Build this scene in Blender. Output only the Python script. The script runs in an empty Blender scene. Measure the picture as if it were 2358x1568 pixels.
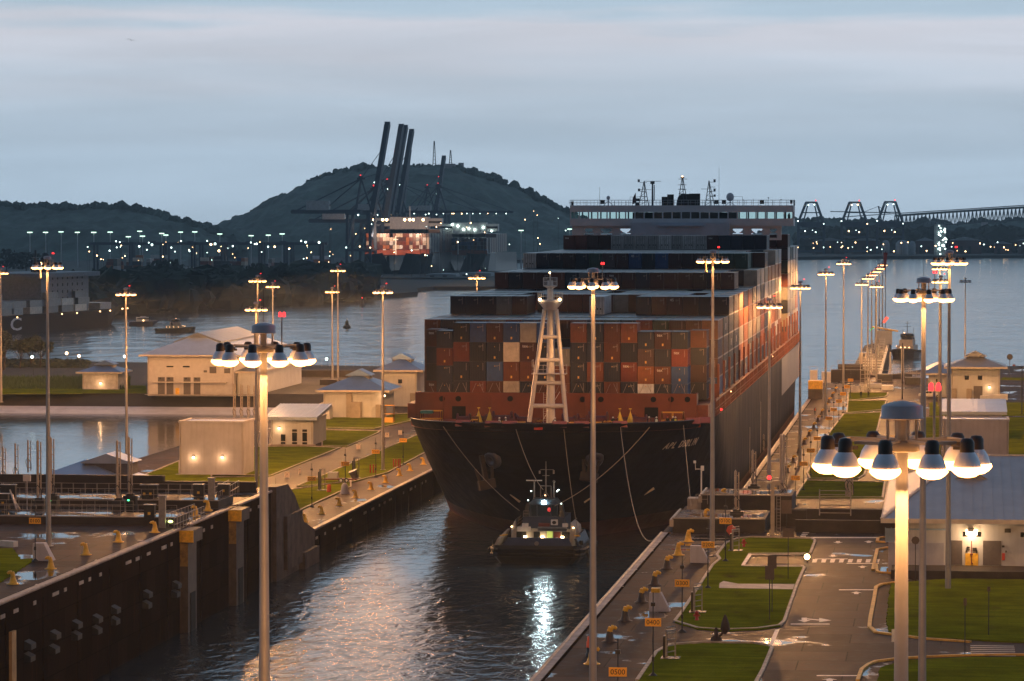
import bpy, bmesh, math, random
from math import radians as R, sin, cos, pi
from mathutils import Vector, noise
S = bpy.context.scene
rnd = random.Random(7)
# ---------------------------------------------------------------- camera
FPX, CX, CY, CAMH = 8167.0, 1179.0, 784.2, 47.3      # measured in a 2358 px wide copy of the photograph
YAW, PIT = R(6.92), R(2.055)
cam = bpy.data.objects.new('camera', bpy.data.cameras.new('camera'))
S.collection.objects.link(cam)
cam.location = (0, 0, CAMH)
cam.rotation_euler = (pi/2 - PIT, 0, YAW)
cam.data.sensor_width = 36.0
cam.data.lens = 36.0*FPX/2358.0
cam.data.clip_start = 1.0
cam.data.clip_end = 40000
S.camera = cam
# ---------------------------------------------------------------- view and world
S.view_settings.view_transform = 'Standard'
S.view_settings.look = 'None'
S.view_settings.exposure = 0.12
S.view_settings.gamma = 1.0
S.render.engine = 'CYCLES'
S.cycles.use_denoising = True
S.cycles.sample_clamp_indirect = 3.0
S.cycles.sample_clamp_direct = 30.0
S.cycles.max_bounces = 5
S.cycles.volume_bounces = 0
S.cycles.diffuse_bounces = 2
S.cycles.glossy_bounces = 3
W = bpy.data.worlds.new('World'); S.world = W; W.use_nodes = True
wn, wl = W.node_tree.nodes, W.node_tree.links
wn.clear()
def N(nt, t, **k):
    n = nt.nodes.new(t)
    for a, b in k.items(): setattr(n, a, b)
    return n
def ramp(nt, stops, interp='LINEAR'):
    r = N(nt, 'ShaderNodeValToRGB'); e = r.color_ramp; e.interpolation = interp
    while len(e.elements) > 1: e.elements.remove(e.elements[0])
    e.elements[0].position = stops[0][0]; e.elements[0].color = (*stops[0][1], 1)
    for p, c in stops[1:]:
        q = e.elements.new(p); q.color = (*c, 1)
    return r
nt = W.node_tree
SUN_EL, SUN_ROT = R(1.5), R(115)
sky = N(nt, 'ShaderNodeTexSky', sky_type='NISHITA', sun_disc=False, sun_elevation=SUN_EL, sun_rotation=SUN_ROT)
geo = N(nt, 'ShaderNodeTexCoord')
sep = N(nt, 'ShaderNodeSeparateXYZ'); wl.new(geo.outputs['Generated'], sep.inputs[0])
mp = N(nt, 'ShaderNodeMapping'); mp.inputs['Scale'].default_value = (9, 9, 120)
wl.new(geo.outputs['Generated'], mp.inputs[0])
nz = N(nt, 'ShaderNodeTexNoise'); nz.inputs['Scale'].default_value = 1.0; nz.inputs['Detail'].default_value = 5; nz.inputs['Roughness'].default_value = .5
wl.new(mp.outputs[0], nz.inputs['Vector'])
mx = N(nt, 'ShaderNodeMath', operation='MULTIPLY_ADD')      # elevation + (noise-.5)*k
wl.new(nz.outputs['Fac'], mx.inputs[0]); mx.inputs[1].default_value = .022
ad = N(nt, 'ShaderNodeMath', operation='SUBTRACT'); wl.new(sep.outputs['Z'], ad.inputs[0]); ad.inputs[1].default_value = .011
wl.new(ad.outputs[0], mx.inputs[2])
mr = N(nt, 'ShaderNodeMapRange'); mr.inputs['From Min'].default_value = 0; mr.inputs['From Max'].default_value = .12
wl.new(mx.outputs[0], mr.inputs['Value'])
low = ramp(nt, [(0, (.52, .67, .82)), (.12, (.52, .665, .81)), (.26, (.55, .67, .80)), (.36, (.62, .69, .80)), (.435, (.655, .69, .785)),
                (.475, (.47, .605, .735)), (.56, (.41, .55, .70)), (1, (.36, .52, .68))])
wl.new(mr.outputs[0], low.inputs[0])
mr2 = N(nt, 'ShaderNodeMapRange'); mr2.inputs['From Min'].default_value = .14; mr2.inputs['From Max'].default_value = .8
wl.new(sep.outputs['Z'], mr2.inputs['Value'])
mixh = N(nt, 'ShaderNodeMixRGB'); wl.new(mr2.outputs[0], mixh.inputs[0]); wl.new(low.outputs[0], mixh.inputs[1])
mixh.inputs[2].default_value = (.13, .20, .32, 1)
skys = N(nt, 'ShaderNodeMixRGB', blend_type='MIX'); skys.inputs[0].default_value = .12
sk2 = N(nt, 'ShaderNodeVectorMath', operation='SCALE'); sk2.inputs['Scale'].default_value = .12
wl.new(sky.outputs[0], sk2.inputs[0])
wl.new(mixh.outputs[0], skys.inputs[1]); wl.new(sk2.outputs[0], skys.inputs[2])
cm = N(nt, 'ShaderNodeMapping'); cm.inputs['Scale'].default_value = (5, 5, 55); wl.new(geo.outputs['Generated'], cm.inputs[0])
cn = N(nt, 'ShaderNodeTexNoise'); cn.inputs['Scale'].default_value = 1.3; cn.inputs['Detail'].default_value = 7; cn.inputs['Roughness'].default_value = .55; cn.inputs['Distortion'].default_value = .4; wl.new(cm.outputs[0], cn.inputs['Vector'])
cr_ = N(nt, 'ShaderNodeMapRange'); cr_.inputs['From Min'].default_value = .35; cr_.inputs['From Max'].default_value = .65; cr_.inputs['To Min'].default_value = .91; cr_.inputs['To Max'].default_value = 1.06; wl.new(cn.outputs['Fac'], cr_.inputs['Value'])
bg = N(nt, 'ShaderNodeBackground'); bg.inputs[1].default_value = 1.0
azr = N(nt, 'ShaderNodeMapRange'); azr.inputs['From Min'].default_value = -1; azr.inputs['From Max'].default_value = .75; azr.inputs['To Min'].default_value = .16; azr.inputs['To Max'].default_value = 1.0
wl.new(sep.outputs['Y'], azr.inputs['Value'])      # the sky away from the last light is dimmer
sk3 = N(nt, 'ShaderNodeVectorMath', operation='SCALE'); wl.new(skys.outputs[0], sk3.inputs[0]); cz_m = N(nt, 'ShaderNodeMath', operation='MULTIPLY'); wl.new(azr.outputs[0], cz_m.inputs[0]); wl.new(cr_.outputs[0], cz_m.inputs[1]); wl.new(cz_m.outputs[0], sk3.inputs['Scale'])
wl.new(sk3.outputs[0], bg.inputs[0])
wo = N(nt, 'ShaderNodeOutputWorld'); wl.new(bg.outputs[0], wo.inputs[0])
sl = bpy.data.lights.new('sun', 'SUN'); sl.energy = .03; sl.angle = R(30); sl.color = (.9, .92, 1)
so = bpy.data.objects.new('sun', sl); S.collection.objects.link(so)
so.rotation_euler = (R(76), 0, R(115+180))
# ---------------------------------------------------------------- pixel <-> world (2358 px coordinates)
_f = (-sin(YAW)*cos(PIT), cos(YAW)*cos(PIT), -sin(PIT)); _r = (cos(YAW), sin(YAW), 0)
_u = (_r[1]*_f[2]-_r[2]*_f[1], _r[2]*_f[0]-_r[0]*_f[2], _r[0]*_f[1]-_r[1]*_f[0])
def ray(u, v):
    a, b = (u-CX)/FPX, -(v-CY)/FPX
    return [_f[i]+a*_r[i]+b*_u[i] for i in range(3)]
def P(u, v, z):                       # where the ray meets the level z
    d = ray(u, v); t = (z-CAMH)/d[2]; return (d[0]*t, d[1]*t, z)
def PY(u, v, y):                      # where the ray reaches the distance y
    d = ray(u, v); t = y/d[1]; return (d[0]*t, y, CAMH+d[2]*t)
def proj(x, y, z):
    p = (x, y, z-CAMH); d = sum(p[i]*_f[i] for i in range(3))
    return (CX+FPX*sum(p[i]*_r[i] for i in range(3))/d, CY-FPX*sum(p[i]*_u[i] for i in range(3))/d, d)
# ---------------------------------------------------------------- materials
_M = {}
def mat(name, col, rough=.6, metal=0., var=.25, vs=1.0, bump=0., bs=5., spec=.5, emit=None, es=0., coat=0., rvar=0.):
    if name in _M: return _M[name]
    m = bpy.data.materials.new(name); m.use_nodes = True; t = m.node_tree; b = t.nodes['Principled BSDF']
    b.inputs['Base Color'].default_value = (*col, 1); b.inputs['Roughness'].default_value = rough
    b.inputs['Metallic'].default_value = metal; b.inputs['Specular IOR Level'].default_value = spec
    b.inputs['Coat Weight'].default_value = coat
    if var > 0 or bump > 0 or rvar > 0:
        tc = N(t, 'ShaderNodeTexCoord'); n = N(t, 'ShaderNodeTexNoise'); n.inputs['Scale'].default_value = vs; n.inputs['Detail'].default_value = 6
        n.inputs['Roughness'].default_value = .62
        t.links.new(tc.outputs['Object'], n.inputs['Vector'])
        if var > 0:
            lo = [c*(1-var) for c in col]; hi = [min(1, c*(1+var)) for c in col]
            r = ramp(t, [(.3, lo), (.7, hi)]); t.links.new(n.outputs['Fac'], r.inputs[0]); t.links.new(r.outputs[0], b.inputs['Base Color'])
        if rvar > 0:
            q = N(t, 'ShaderNodeMapRange'); q.inputs['From Min'].default_value = .3; q.inputs['From Max'].default_value = .7
            q.inputs['To Min'].default_value = max(0, rough-rvar); q.inputs['To Max'].default_value = min(1, rough+rvar)
            t.links.new(n.outputs['Fac'], q.inputs['Value']); t.links.new(q.outputs[0], b.inputs['Roughness'])
        if bump > 0:
            n2 = N(t, 'ShaderNodeTexNoise'); n2.inputs['Scale'].default_value = bs; n2.inputs['Detail'].default_value = 4
            t.links.new(tc.outputs['Object'], n2.inputs['Vector'])
            bp = N(t, 'ShaderNodeBump'); bp.inputs['Strength'].default_value = bump; bp.inputs['Distance'].default_value = .05
            t.links.new(n2.outputs['Fac'], bp.inputs['Height']); t.links.new(bp.outputs[0], b.inputs['Normal'])
    if emit:
        b.inputs['Emission Color'].default_value = (*emit, 1); b.inputs['Emission Strength'].default_value = es
        m.cycles.emission_sampling = 'AUTO' if name == 'lamp_lens' else 'NONE'
    _M[name] = m; return m
def wet(name, col, wetcol, s1=.12, thr=.56, grain=1.5, stretch=(1, 1, 1)):
    # paving with puddles: noise picks out smooth dark wet patches on a rough damp surface
    m = bpy.data.materials.new(name); m.use_nodes = True; t = m.node_tree; b = t.nodes['Principled BSDF']; L = t.links
    b.inputs['Specular IOR Level'].default_value = .5
    tc = N(t, 'ShaderNodeTexCoord'); mpp = N(t, 'ShaderNodeMapping'); mpp.inputs['Scale'].default_value = stretch; L.new(tc.outputs['Object'], mpp.inputs[0])
    a = N(t, 'ShaderNodeTexNoise'); a.inputs['Scale'].default_value = s1; a.inputs['Detail'].default_value = 5; a.inputs['Roughness'].default_value = .55; L.new(mpp.outputs[0], a.inputs['Vector'])
    g = N(t, 'ShaderNodeTexNoise'); g.inputs['Scale'].default_value = grain; g.inputs['Detail'].default_value = 8; g.inputs['Roughness'].default_value = .7; L.new(mpp.outputs[0], g.inputs['Vector'])
    cr = ramp(t, [(.28, [c*.42 for c in col]), (.5, col), (.74, [c*1.75 for c in col])]); L.new(g.outputs['Fac'], cr.inputs[0])
    br = N(t, 'ShaderNodeTexBrick'); br.inputs['Scale'].default_value = 1.0; br.inputs['Brick Width'].default_value = 7.5; br.inputs['Row Height'].default_value = 6.0; br.inputs['Mortar Size'].default_value = .06; br.inputs['Color1'].default_value = (.72, .72, .72, 1); br.inputs['Color2'].default_value = (1.15, 1.12, 1.1, 1); br.inputs['Mortar'].default_value = (.35, .35, .35, 1); L.new(tc.outputs['Object'], br.inputs['Vector'])
    bm = N(t, 'ShaderNodeVectorMath', operation='MULTIPLY'); L.new(cr.outputs[0], bm.inputs[0]); L.new(br.outputs['Color'], bm.inputs[1])
    pm = N(t, 'ShaderNodeMapRange'); pm.inputs['From Min'].default_value = thr; pm.inputs['From Max'].default_value = thr+.03; L.new(a.outputs['Fac'], pm.inputs['Value'])
    mc = N(t, 'ShaderNodeMixRGB'); L.new(pm.outputs[0], mc.inputs[0]); L.new(bm.outputs[0], mc.inputs[1]); mc.inputs[2].default_value = (*wetcol, 1); L.new(mc.outputs[0], b.inputs['Base Color'])
    rr = N(t, 'ShaderNodeMapRange'); rr.inputs['From Min'].default_value = .3; rr.inputs['From Max'].default_value = .7; rr.inputs['To Min'].default_value = .38; rr.inputs['To Max'].default_value = .75; L.new(g.outputs['Fac'], rr.inputs['Value'])
    rm = N(t, 'ShaderNodeMixRGB'); L.new(pm.outputs[0], rm.inputs[0]); L.new(rr.outputs[0], rm.inputs[1]); rm.inputs[2].default_value = (.04,)*3+(1,); L.new(rm.outputs[0], b.inputs['Roughness'])
    sp = N(t, 'ShaderNodeMapRange'); sp.inputs['To Min'].default_value = .012; sp.inputs['To Max'].default_value = .5; L.new(pm.outputs[0], sp.inputs['Value']); L.new(sp.outputs[0], b.inputs['Specular IOR Level'])
    bp = N(t, 'ShaderNodeBump'); bp.inputs['Distance'].default_value = .03; L.new(g.outputs['Fac'], bp.inputs['Height'])
    inv = N(t, 'ShaderNodeMath', operation='SUBTRACT'); inv.inputs[0].default_value = 1; L.new(pm.outputs[0], inv.inputs[1])
    k = N(t, 'ShaderNodeMath', operation='MULTIPLY'); L.new(inv.outputs[0], k.inputs[0]); k.inputs[1].default_value = .5; L.new(k.outputs[0], bp.inputs['Strength'])
    L.new(bp.outputs[0], b.inputs['Normal'])
    _M[name] = m; return m
def water_mat(name, big, small, amp, rough=.05, col=(.012, .022, .026), patch=None):
    m = bpy.data.materials.new(name); m.use_nodes = True; t = m.node_tree; b = t.nodes['Principled BSDF']; L = t.links
    b.inputs['Base Color'].default_value = (*col, 1); b.inputs['IOR'].default_value = 1.33; b.inputs['Roughness'].default_value = rough
    tc = N(t, 'ShaderNodeTexCoord'); prev = None; hs = []
    for s, w, st in ((big, 1.0, (1, .55, 1)), (small, .45, (1, .7, 1)), (small*2.6, .22, (1, 1, 1))):
        mpp = N(t, 'ShaderNodeMapping'); mpp.inputs['Scale'].default_value = st; mpp.inputs['Rotation'].default_value = (0, 0, .5); L.new(tc.outputs['Object'], mpp.inputs[0])
        n = N(t, 'ShaderNodeTexNoise'); n.inputs['Scale'].default_value = s; n.inputs['Detail'].default_value = 3; n.inputs['Distortion'].default_value = .6; L.new(mpp.outputs[0], n.inputs['Vector'])
        k = N(t, 'ShaderNodeMath', operation='MULTIPLY_ADD'); L.new(n.outputs['Fac'], k.inputs[0]); k.inputs[1].default_value = w/ (s*1.0)
        if prev: L.new(prev.outputs[0], k.inputs[2])
        else: k.inputs[2].default_value = 0
        prev = k
    # calm and ruffled patches
    pn = N(t, 'ShaderNodeTexNoise'); pn.inputs['Scale'].default_value = patch or big*.06; pn.inputs['Detail'].default_value = 3
    mpp = N(t, 'ShaderNodeMapping'); mpp.inputs['Scale'].default_value = (1, .5, 1); L.new(tc.outputs['Object'], mpp.inputs[0]); L.new(mpp.outputs[0], pn.inputs['Vector'])
    pr = N(t, 'ShaderNodeMapRange'); pr.inputs['From Min'].default_value = .38; pr.inputs['From Max'].default_value = .6; pr.inputs['To Min'].default_value = .35; pr.inputs['To Max'].default_value = 1.0; L.new(pn.outputs['Fac'], pr.inputs['Value'])
    bp = N(t, 'ShaderNodeBump'); bp.inputs['Distance'].default_value = amp
    L.new(pr.outputs[0], bp.inputs['Strength']); L.new(prev.outputs[0], bp.inputs['Height']); L.new(bp.outputs[0], b.inputs['Normal'])
    _M[name] = m; return m
# ---------------------------------------------------------------- mesh builder
class MB:
    def __init__(s): s.v = []; s.f = []; s.m = []; s.sm = []
    def add(s, vs, fs, mi=0, smooth=False):
        o = len(s.v); s.v += [tuple(v) for v in vs]
        for f in fs: s.f.append([i+o for i in f]); s.m.append(mi); s.sm.append(smooth)
        return s
    def box(s, x0, x1, y0, y1, z0, z1, mi=0):
        v = [(x0, y0, z0), (x1, y0, z0), (x1, y1, z0), (x0, y1, z0), (x0, y0, z1), (x1, y0, z1), (x1, y1, z1), (x0, y1, z1)]
        return s.add(v, [(0, 3, 2, 1), (4, 5, 6, 7), (0, 1, 5, 4), (1, 2, 6, 5), (2, 3, 7, 6), (3, 0, 4, 7)], mi)
    def bc(s, cx, cy, z0, sx, sy, sz, mi=0): return s.box(cx-sx/2, cx+sx/2, cy-sy/2, cy+sy/2, z0, z0+sz, mi)
    def cyl(s, p0, p1, r0, r1=None, n=8, mi=0, caps=True, smooth=True):
        r1 = r0 if r1 is None else r1
        a, b = Vector(p0), Vector(p1); d = (b-a)
        if d.length < 1e-6: return s
        d.normalize(); q = d.orthogonal().normalized(); w = d.cross(q)
        vs = []
        for c, r in ((a, r0), (b, r1)):
            for i in range(n):
                t = 2*pi*i/n; vs.append(c+(q*cos(t)+w*sin(t))*r)
        fs = [(i, (i+1) % n, n+(i+1) % n, n+i) for i in range(n)]
        s.add(vs, fs, mi, smooth)
        if caps: s.add(vs[:n], [tuple(range(n))[::-1]], mi); s.add(vs[n:], [tuple(range(n))], mi)
        return s
    def bar(s, p0, p1, w, h=None, mi=0):      # square bar
        h = h or w; a, b = Vector(p0), Vector(p1); d = b-a
        if d.length < 1e-6: return s
        d.normalize(); up = Vector((0, 0, 1)) if abs(d.z) < .95 else Vector((0, 1, 0))
        x = d.cross(up).normalized()*w/2; y = x.cross(d).normalized()*h/2
        vs = [a-x-y, a+x-y, a+x+y, a-x+y, b-x-y, b+x-y, b+x+y, b-x+y]
        return s.add(vs, [(0, 1, 2, 3), (7, 6, 5, 4), (0, 4, 5, 1), (1, 5, 6, 2), (2, 6, 7, 3), (3, 7, 4, 0)], mi)
    def path(s, pts, r, n=6, mi=0):
        for a, b in zip(pts[:-1], pts[1:]): s.cyl(a, b, r, r, n, mi)
        return s
    def lathe(s, c, prof, n=16, mi=0, smooth=True):
        vs = []; 
        for r, z in prof:
            for i in range(n): t = 2*pi*i/n; vs.append((c[0]+r*cos(t), c[1]+r*sin(t), c[2]+z))
        fs = [(j*n+i, j*n+(i+1) % n, (j+1)*n+(i+1) % n, (j+1)*n+i) for j in range(len(prof)-1) for i in range(n)]
        return s.add(vs, fs, mi, smooth)
    def prism(s, poly, z0, z1, mi=0, mside=None, top=True, bottom=True):
        n = len(poly); ar = sum(poly[i][0]*poly[(i+1) % n][1]-poly[(i+1) % n][0]*poly[i][1] for i in range(n))
        if ar < 0: poly = poly[::-1]
        vs = [(p[0], p[1], z0) for p in poly]+[(p[0], p[1], z1) for p in poly]
        if top: s.add(vs[n:], [tuple(range(n))], mi)
        if bottom: s.add(vs[:n], [tuple(range(n))[::-1]], mi)
        return s.add(vs, [(i, (i+1) % n, n+(i+1) % n, n+i) for i in range(n)], mi if mside is None else mside)
    def sheet(s, poly, z, mi=0):
        n = len(poly); ar = sum(poly[i][0]*poly[(i+1) % n][1]-poly[(i+1) % n][0]*poly[i][1] for i in range(n))
        if ar < 0: poly = poly[::-1]
        return s.add([(p[0], p[1], z) for p in poly], [tuple(range(n))], mi)
    def quad(s, a, b, c, d, mi=0): return s.add([a, b, c, d], [(0, 1, 2, 3)], mi)
    def ball(s, c, r, mi=0, n=8, k=6, sz=1.0):
        return s.lathe((c[0], c[1], c[2]), [(r*sin(pi*j/k)+1e-4, -r*cos(pi*j/k)*sz) for j in range(k+1)], n, mi)
    def mesh(s, name, mats, off=(0, 0, 0)):
        me = bpy.data.meshes.new(name)
        me.from_pydata([(v[0]-off[0], v[1]-off[1], v[2]-off[2]) for v in s.v], [], s.f)
        for m in (mats if isinstance(mats, (list, tuple)) else [mats]): me.materials.append(m)
        me.polygons.foreach_set('material_index', s.m); me.polygons.foreach_set('use_smooth', s.sm)
        me.update(); return me
def put(name, me, parent=None, loc=(0, 0, 0)):
    o = bpy.data.objects.new(name, me); S.collection.objects.link(o); o.location = loc
    if parent: o.parent = parent
    return o
def ob(name, mb, mats, parent=None, off=(0, 0, 0)):
    return put(name, mb.mesh(name, mats, off), parent)
def tag(o, label=None, cat=None, group=None, kind=None):
    if label: o['label'] = label
    if cat: o['category'] = cat
    if group: o['group'] = group
    if kind: o['kind'] = kind
    return o
def thing(name, label, cat, loc=(0, 0, 0), group=None, rz=0):
    o = bpy.data.objects.new(name, None); S.collection.objects.link(o); o.location = loc; o.rotation_euler.z = rz
    o.empty_display_size = .1
    return tag(o, label, cat, group)
def single(name, mb, mats, label, cat, group=None, off=None):
    off = off or tuple(mb.v[0]); o = put(name, mb.mesh(name, mats, off), None, off); return tag(o, label, cat, group)
def struct(name, mb, mats):
    return tag(ob(name, mb, mats), kind='structure')
def dup(root, loc, rz=None, label=None, group=None, sc=None):
    def cp(o, par):
        c = o.copy(); S.collection.objects.link(c); c.parent = par
        for ch in list(o.children): cp(ch, c)
        return c
    r = cp(root, None); r.location = loc
    if rz is not None: r.rotation_euler.z = rz
    if sc: r.scale = (sc,)*3
    if label: r['label'] = label
    if group: r['group'] = group
    return r
_T = {}
def text_mesh(txt, size, m, ext=.01, bold=False):
    k = (txt, size, m.name, ext)
    if k in _T: return _T[k]
    c = bpy.data.curves.new('t', 'FONT'); c.body = txt; c.size = size; c.extrude = ext; c.align_x = 'CENTER'; c.align_y = 'CENTER'
    if bold: c.offset = size*.012
    c.resolution_u = 3
    o = bpy.data.objects.new('t', c); S.collection.objects.link(o)
    dg = bpy.context.evaluated_depsgraph_get()
    me = bpy.data.meshes.new_from_object(o.evaluated_get(dg)); bpy.data.objects.remove(o)
    me.name = 'lettering'; me.materials.clear(); me.materials.append(m); _T[k] = me; return me
def text(txt, size, m, loc, parent=None, rot=(pi/2, 0, 0), name='lettering', ext=.01, bold=False):
    o = put(name, text_mesh(txt, size, m, ext, bold), parent, loc); o.rotation_euler = rot; return o
def ordn(n):
    if n < 20: return ORD[n]
    t = {2: 'twenty', 3: 'thirty', 4: 'forty', 5: 'fifty'}; a, b = divmod(n+1, 10)
    return t[a]+' '+ORD[b-1] if b else {2: 'twentieth', 3: 'thirtieth', 4: 'fortieth', 5: 'fiftieth'}[a]
ORD = ['first', 'second', 'third', 'fourth', 'fifth', 'sixth', 'seventh', 'eighth', 'ninth', 'tenth', 'eleventh', 'twelfth', 'thirteenth', 'fourteenth', 'fifteenth', 'sixteenth', 'seventeenth', 'eighteenth', 'nineteenth', 'twentieth']
def stained(name, col, rough=.75, k=.22):
    # painted wall with rain streaks running down and blotches of grime
    m = mat(name, col, rough, var=.12, vs=.4, bump=.15, bs=3); t = m.node_tree; b = t.nodes['Principled BSDF']; L = t.links
    src = b.inputs['Base Color'].links[0].from_socket; tc = N(t, 'ShaderNodeTexCoord'); mp_ = N(t, 'ShaderNodeMapping'); mp_.inputs['Scale'].default_value = (2.2, 2.2, .16); L.new(tc.outputs['Object'], mp_.inputs[0])
    n = N(t, 'ShaderNodeTexNoise'); n.inputs['Scale'].default_value = 1.0; n.inputs['Detail'].default_value = 7; L.new(mp_.outputs[0], n.inputs['Vector'])
    q = N(t, 'ShaderNodeMapRange'); q.inputs['From Min'].default_value = .5; q.inputs['From Max'].default_value = .75; q.inputs['To Max'].default_value = k; L.new(n.outputs['Fac'], q.inputs['Value'])
    x = N(t, 'ShaderNodeMixRGB'); L.new(q.outputs[0], x.inputs[0]); L.new(src, x.inputs[1]); x.inputs[2].default_value = (col[0]*.42, col[1]*.36, col[2]*.30, 1); L.new(x.outputs[0], b.inputs['Base Color']); return m
def steelbox(name, col):
    # container paint: each box its own tint, rust runs and scuffs
    m = mat(name, col, .34, var=.25, vs=.7, bump=.12, bs=1.2); t = m.node_tree; b = t.nodes['Principled BSDF']; L = t.links
    src = b.inputs['Base Color'].links[0].from_socket; oi = N(t, 'ShaderNodeObjectInfo'); mr_ = N(t, 'ShaderNodeMapRange'); mr_.inputs['To Min'].default_value = .6; mr_.inputs['To Max'].default_value = 1.35; L.new(oi.outputs['Random'], mr_.inputs['Value'])
    sc_ = N(t, 'ShaderNodeVectorMath', operation='SCALE'); L.new(src, sc_.inputs[0]); L.new(mr_.outputs[0], sc_.inputs['Scale'])
    tc = N(t, 'ShaderNodeTexCoord'); ad_ = N(t, 'ShaderNodeVectorMath', operation='ADD'); L.new(tc.outputs['Object'], ad_.inputs[0]); L.new(oi.outputs['Location'], ad_.inputs[1]); mp_ = N(t, 'ShaderNodeMapping'); mp_.inputs['Scale'].default_value = (1.6, 1.6, .35); L.new(ad_.outputs[0], mp_.inputs[0])
    n = N(t, 'ShaderNodeTexNoise'); n.inputs['Scale'].default_value = 1.3; n.inputs['Detail'].default_value = 8; n.inputs['Roughness'].default_value = .7; L.new(mp_.outputs[0], n.inputs['Vector'])
    q = N(t, 'ShaderNodeMapRange'); q.inputs['From Min'].default_value = .58; q.inputs['From Max'].default_value = .72; q.inputs['To Max'].default_value = .7; L.new(n.outputs['Fac'], q.inputs['Value'])
    x = N(t, 'ShaderNodeMixRGB'); L.new(q.outputs[0], x.inputs[0]); L.new(sc_.outputs[0], x.inputs[1]); x.inputs[2].default_value = (.06, .03, .018, 1); L.new(x.outputs[0], b.inputs['Base Color']); return m
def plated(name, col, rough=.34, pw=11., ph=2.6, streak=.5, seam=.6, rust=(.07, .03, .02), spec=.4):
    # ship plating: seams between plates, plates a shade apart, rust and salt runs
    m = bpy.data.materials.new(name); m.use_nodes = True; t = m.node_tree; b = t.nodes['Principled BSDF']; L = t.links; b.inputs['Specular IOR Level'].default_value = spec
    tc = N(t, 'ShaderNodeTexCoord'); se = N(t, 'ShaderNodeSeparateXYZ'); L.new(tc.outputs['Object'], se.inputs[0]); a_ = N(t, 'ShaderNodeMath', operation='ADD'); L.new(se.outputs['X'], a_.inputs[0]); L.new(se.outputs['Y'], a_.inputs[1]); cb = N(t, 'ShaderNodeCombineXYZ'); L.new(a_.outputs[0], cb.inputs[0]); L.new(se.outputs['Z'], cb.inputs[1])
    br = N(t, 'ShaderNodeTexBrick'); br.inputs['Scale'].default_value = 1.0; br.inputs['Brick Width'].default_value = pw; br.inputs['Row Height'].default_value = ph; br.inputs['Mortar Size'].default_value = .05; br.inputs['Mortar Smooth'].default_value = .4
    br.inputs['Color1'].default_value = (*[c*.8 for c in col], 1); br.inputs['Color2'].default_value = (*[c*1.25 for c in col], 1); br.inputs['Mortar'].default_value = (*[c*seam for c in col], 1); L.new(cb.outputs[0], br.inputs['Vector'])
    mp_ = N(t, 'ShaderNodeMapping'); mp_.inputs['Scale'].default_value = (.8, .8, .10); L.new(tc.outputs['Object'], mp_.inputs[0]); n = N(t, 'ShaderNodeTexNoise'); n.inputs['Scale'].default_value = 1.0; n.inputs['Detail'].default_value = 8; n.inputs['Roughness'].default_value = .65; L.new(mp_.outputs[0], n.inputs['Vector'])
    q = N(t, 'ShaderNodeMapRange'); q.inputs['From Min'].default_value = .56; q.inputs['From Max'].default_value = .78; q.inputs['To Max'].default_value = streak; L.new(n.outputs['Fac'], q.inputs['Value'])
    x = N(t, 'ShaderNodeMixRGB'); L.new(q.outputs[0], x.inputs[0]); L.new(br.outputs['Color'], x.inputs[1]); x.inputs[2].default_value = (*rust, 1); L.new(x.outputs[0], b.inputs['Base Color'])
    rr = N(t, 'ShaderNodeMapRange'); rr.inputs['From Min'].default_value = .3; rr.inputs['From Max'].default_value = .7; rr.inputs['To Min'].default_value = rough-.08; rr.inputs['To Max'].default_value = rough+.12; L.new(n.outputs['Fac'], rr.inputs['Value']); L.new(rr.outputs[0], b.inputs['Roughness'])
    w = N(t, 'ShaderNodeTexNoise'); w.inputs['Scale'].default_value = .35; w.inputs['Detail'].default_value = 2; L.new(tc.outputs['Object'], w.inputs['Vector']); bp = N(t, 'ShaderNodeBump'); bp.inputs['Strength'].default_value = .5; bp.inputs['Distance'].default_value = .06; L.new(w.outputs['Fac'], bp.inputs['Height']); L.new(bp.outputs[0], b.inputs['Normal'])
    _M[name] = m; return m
# shared materials
WHITE = mat('white_paint', (.72, .70, .68), .5, var=.12, vs=.6, bump=.05)
CREAM = stained('cream_render', (.50, .50, .51))
GREYR = stained('grey_render', (.47, .44, .47))
BLACK = mat('black_paint', (.012, .012, .014), .4, var=.3)
DKMETAL = mat('dark_metal', (.035, .034, .036), .45, metal=.4, var=.4)
GALV = mat('galvanised_steel', (.30, .28, .27), .45, metal=.6, var=.2, vs=2)
RAILM = mat('rail_steel', (.33, .29, .26), .5, metal=.4, var=.2)
YELLOW = mat('yellow_paint', (.75, .42, .03), .45, var=.3, vs=2)
ORANGE = mat('orange_paint', (.75, .16, .03), .5, var=.2)
REDP = mat('red_paint', (.45, .03, .02), .5, var=.3)
GLASS = mat('dark_glass', (.01, .012, .015), .08, var=0)
DARKOPEN = mat('dark_opening', (.006, .005, .005), .9, var=0)
SHUTTER = mat('roller_shutter', (.10, .085, .085), .5, var=.15, vs=3)
REDLAMP = mat('red_lamp', (.5, .02, .03), .3, var=0, emit=(1, .03, .03), es=3.0)
WARM = mat('warm_lamp', (1, .8, .5), .3, var=0, emit=(1, .62, .30), es=14)
COOL = mat('cool_lamp', (1, 1, 1), .3, var=0, emit=(.75, 1, .92), es=6)
WARMS = mat('warm_small', (1, .8, .5), .3, var=0, emit=(1, .55, .25), es=6)
LENS = mat('lamp_lens', (1, .8, .5), .3, var=0, emit=(1, .43, .12), es=11)
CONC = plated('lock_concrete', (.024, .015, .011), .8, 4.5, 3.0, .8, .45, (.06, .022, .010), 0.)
CONCL = mat('pale_concrete', (.36, .31, .28), .7, var=.35, vs=.7, bump=.3)
GRASS = mat('grass', (.150, .168, .008), .95, var=.38, vs=.22, bump=.9, bs=6, spec=.0)
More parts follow.
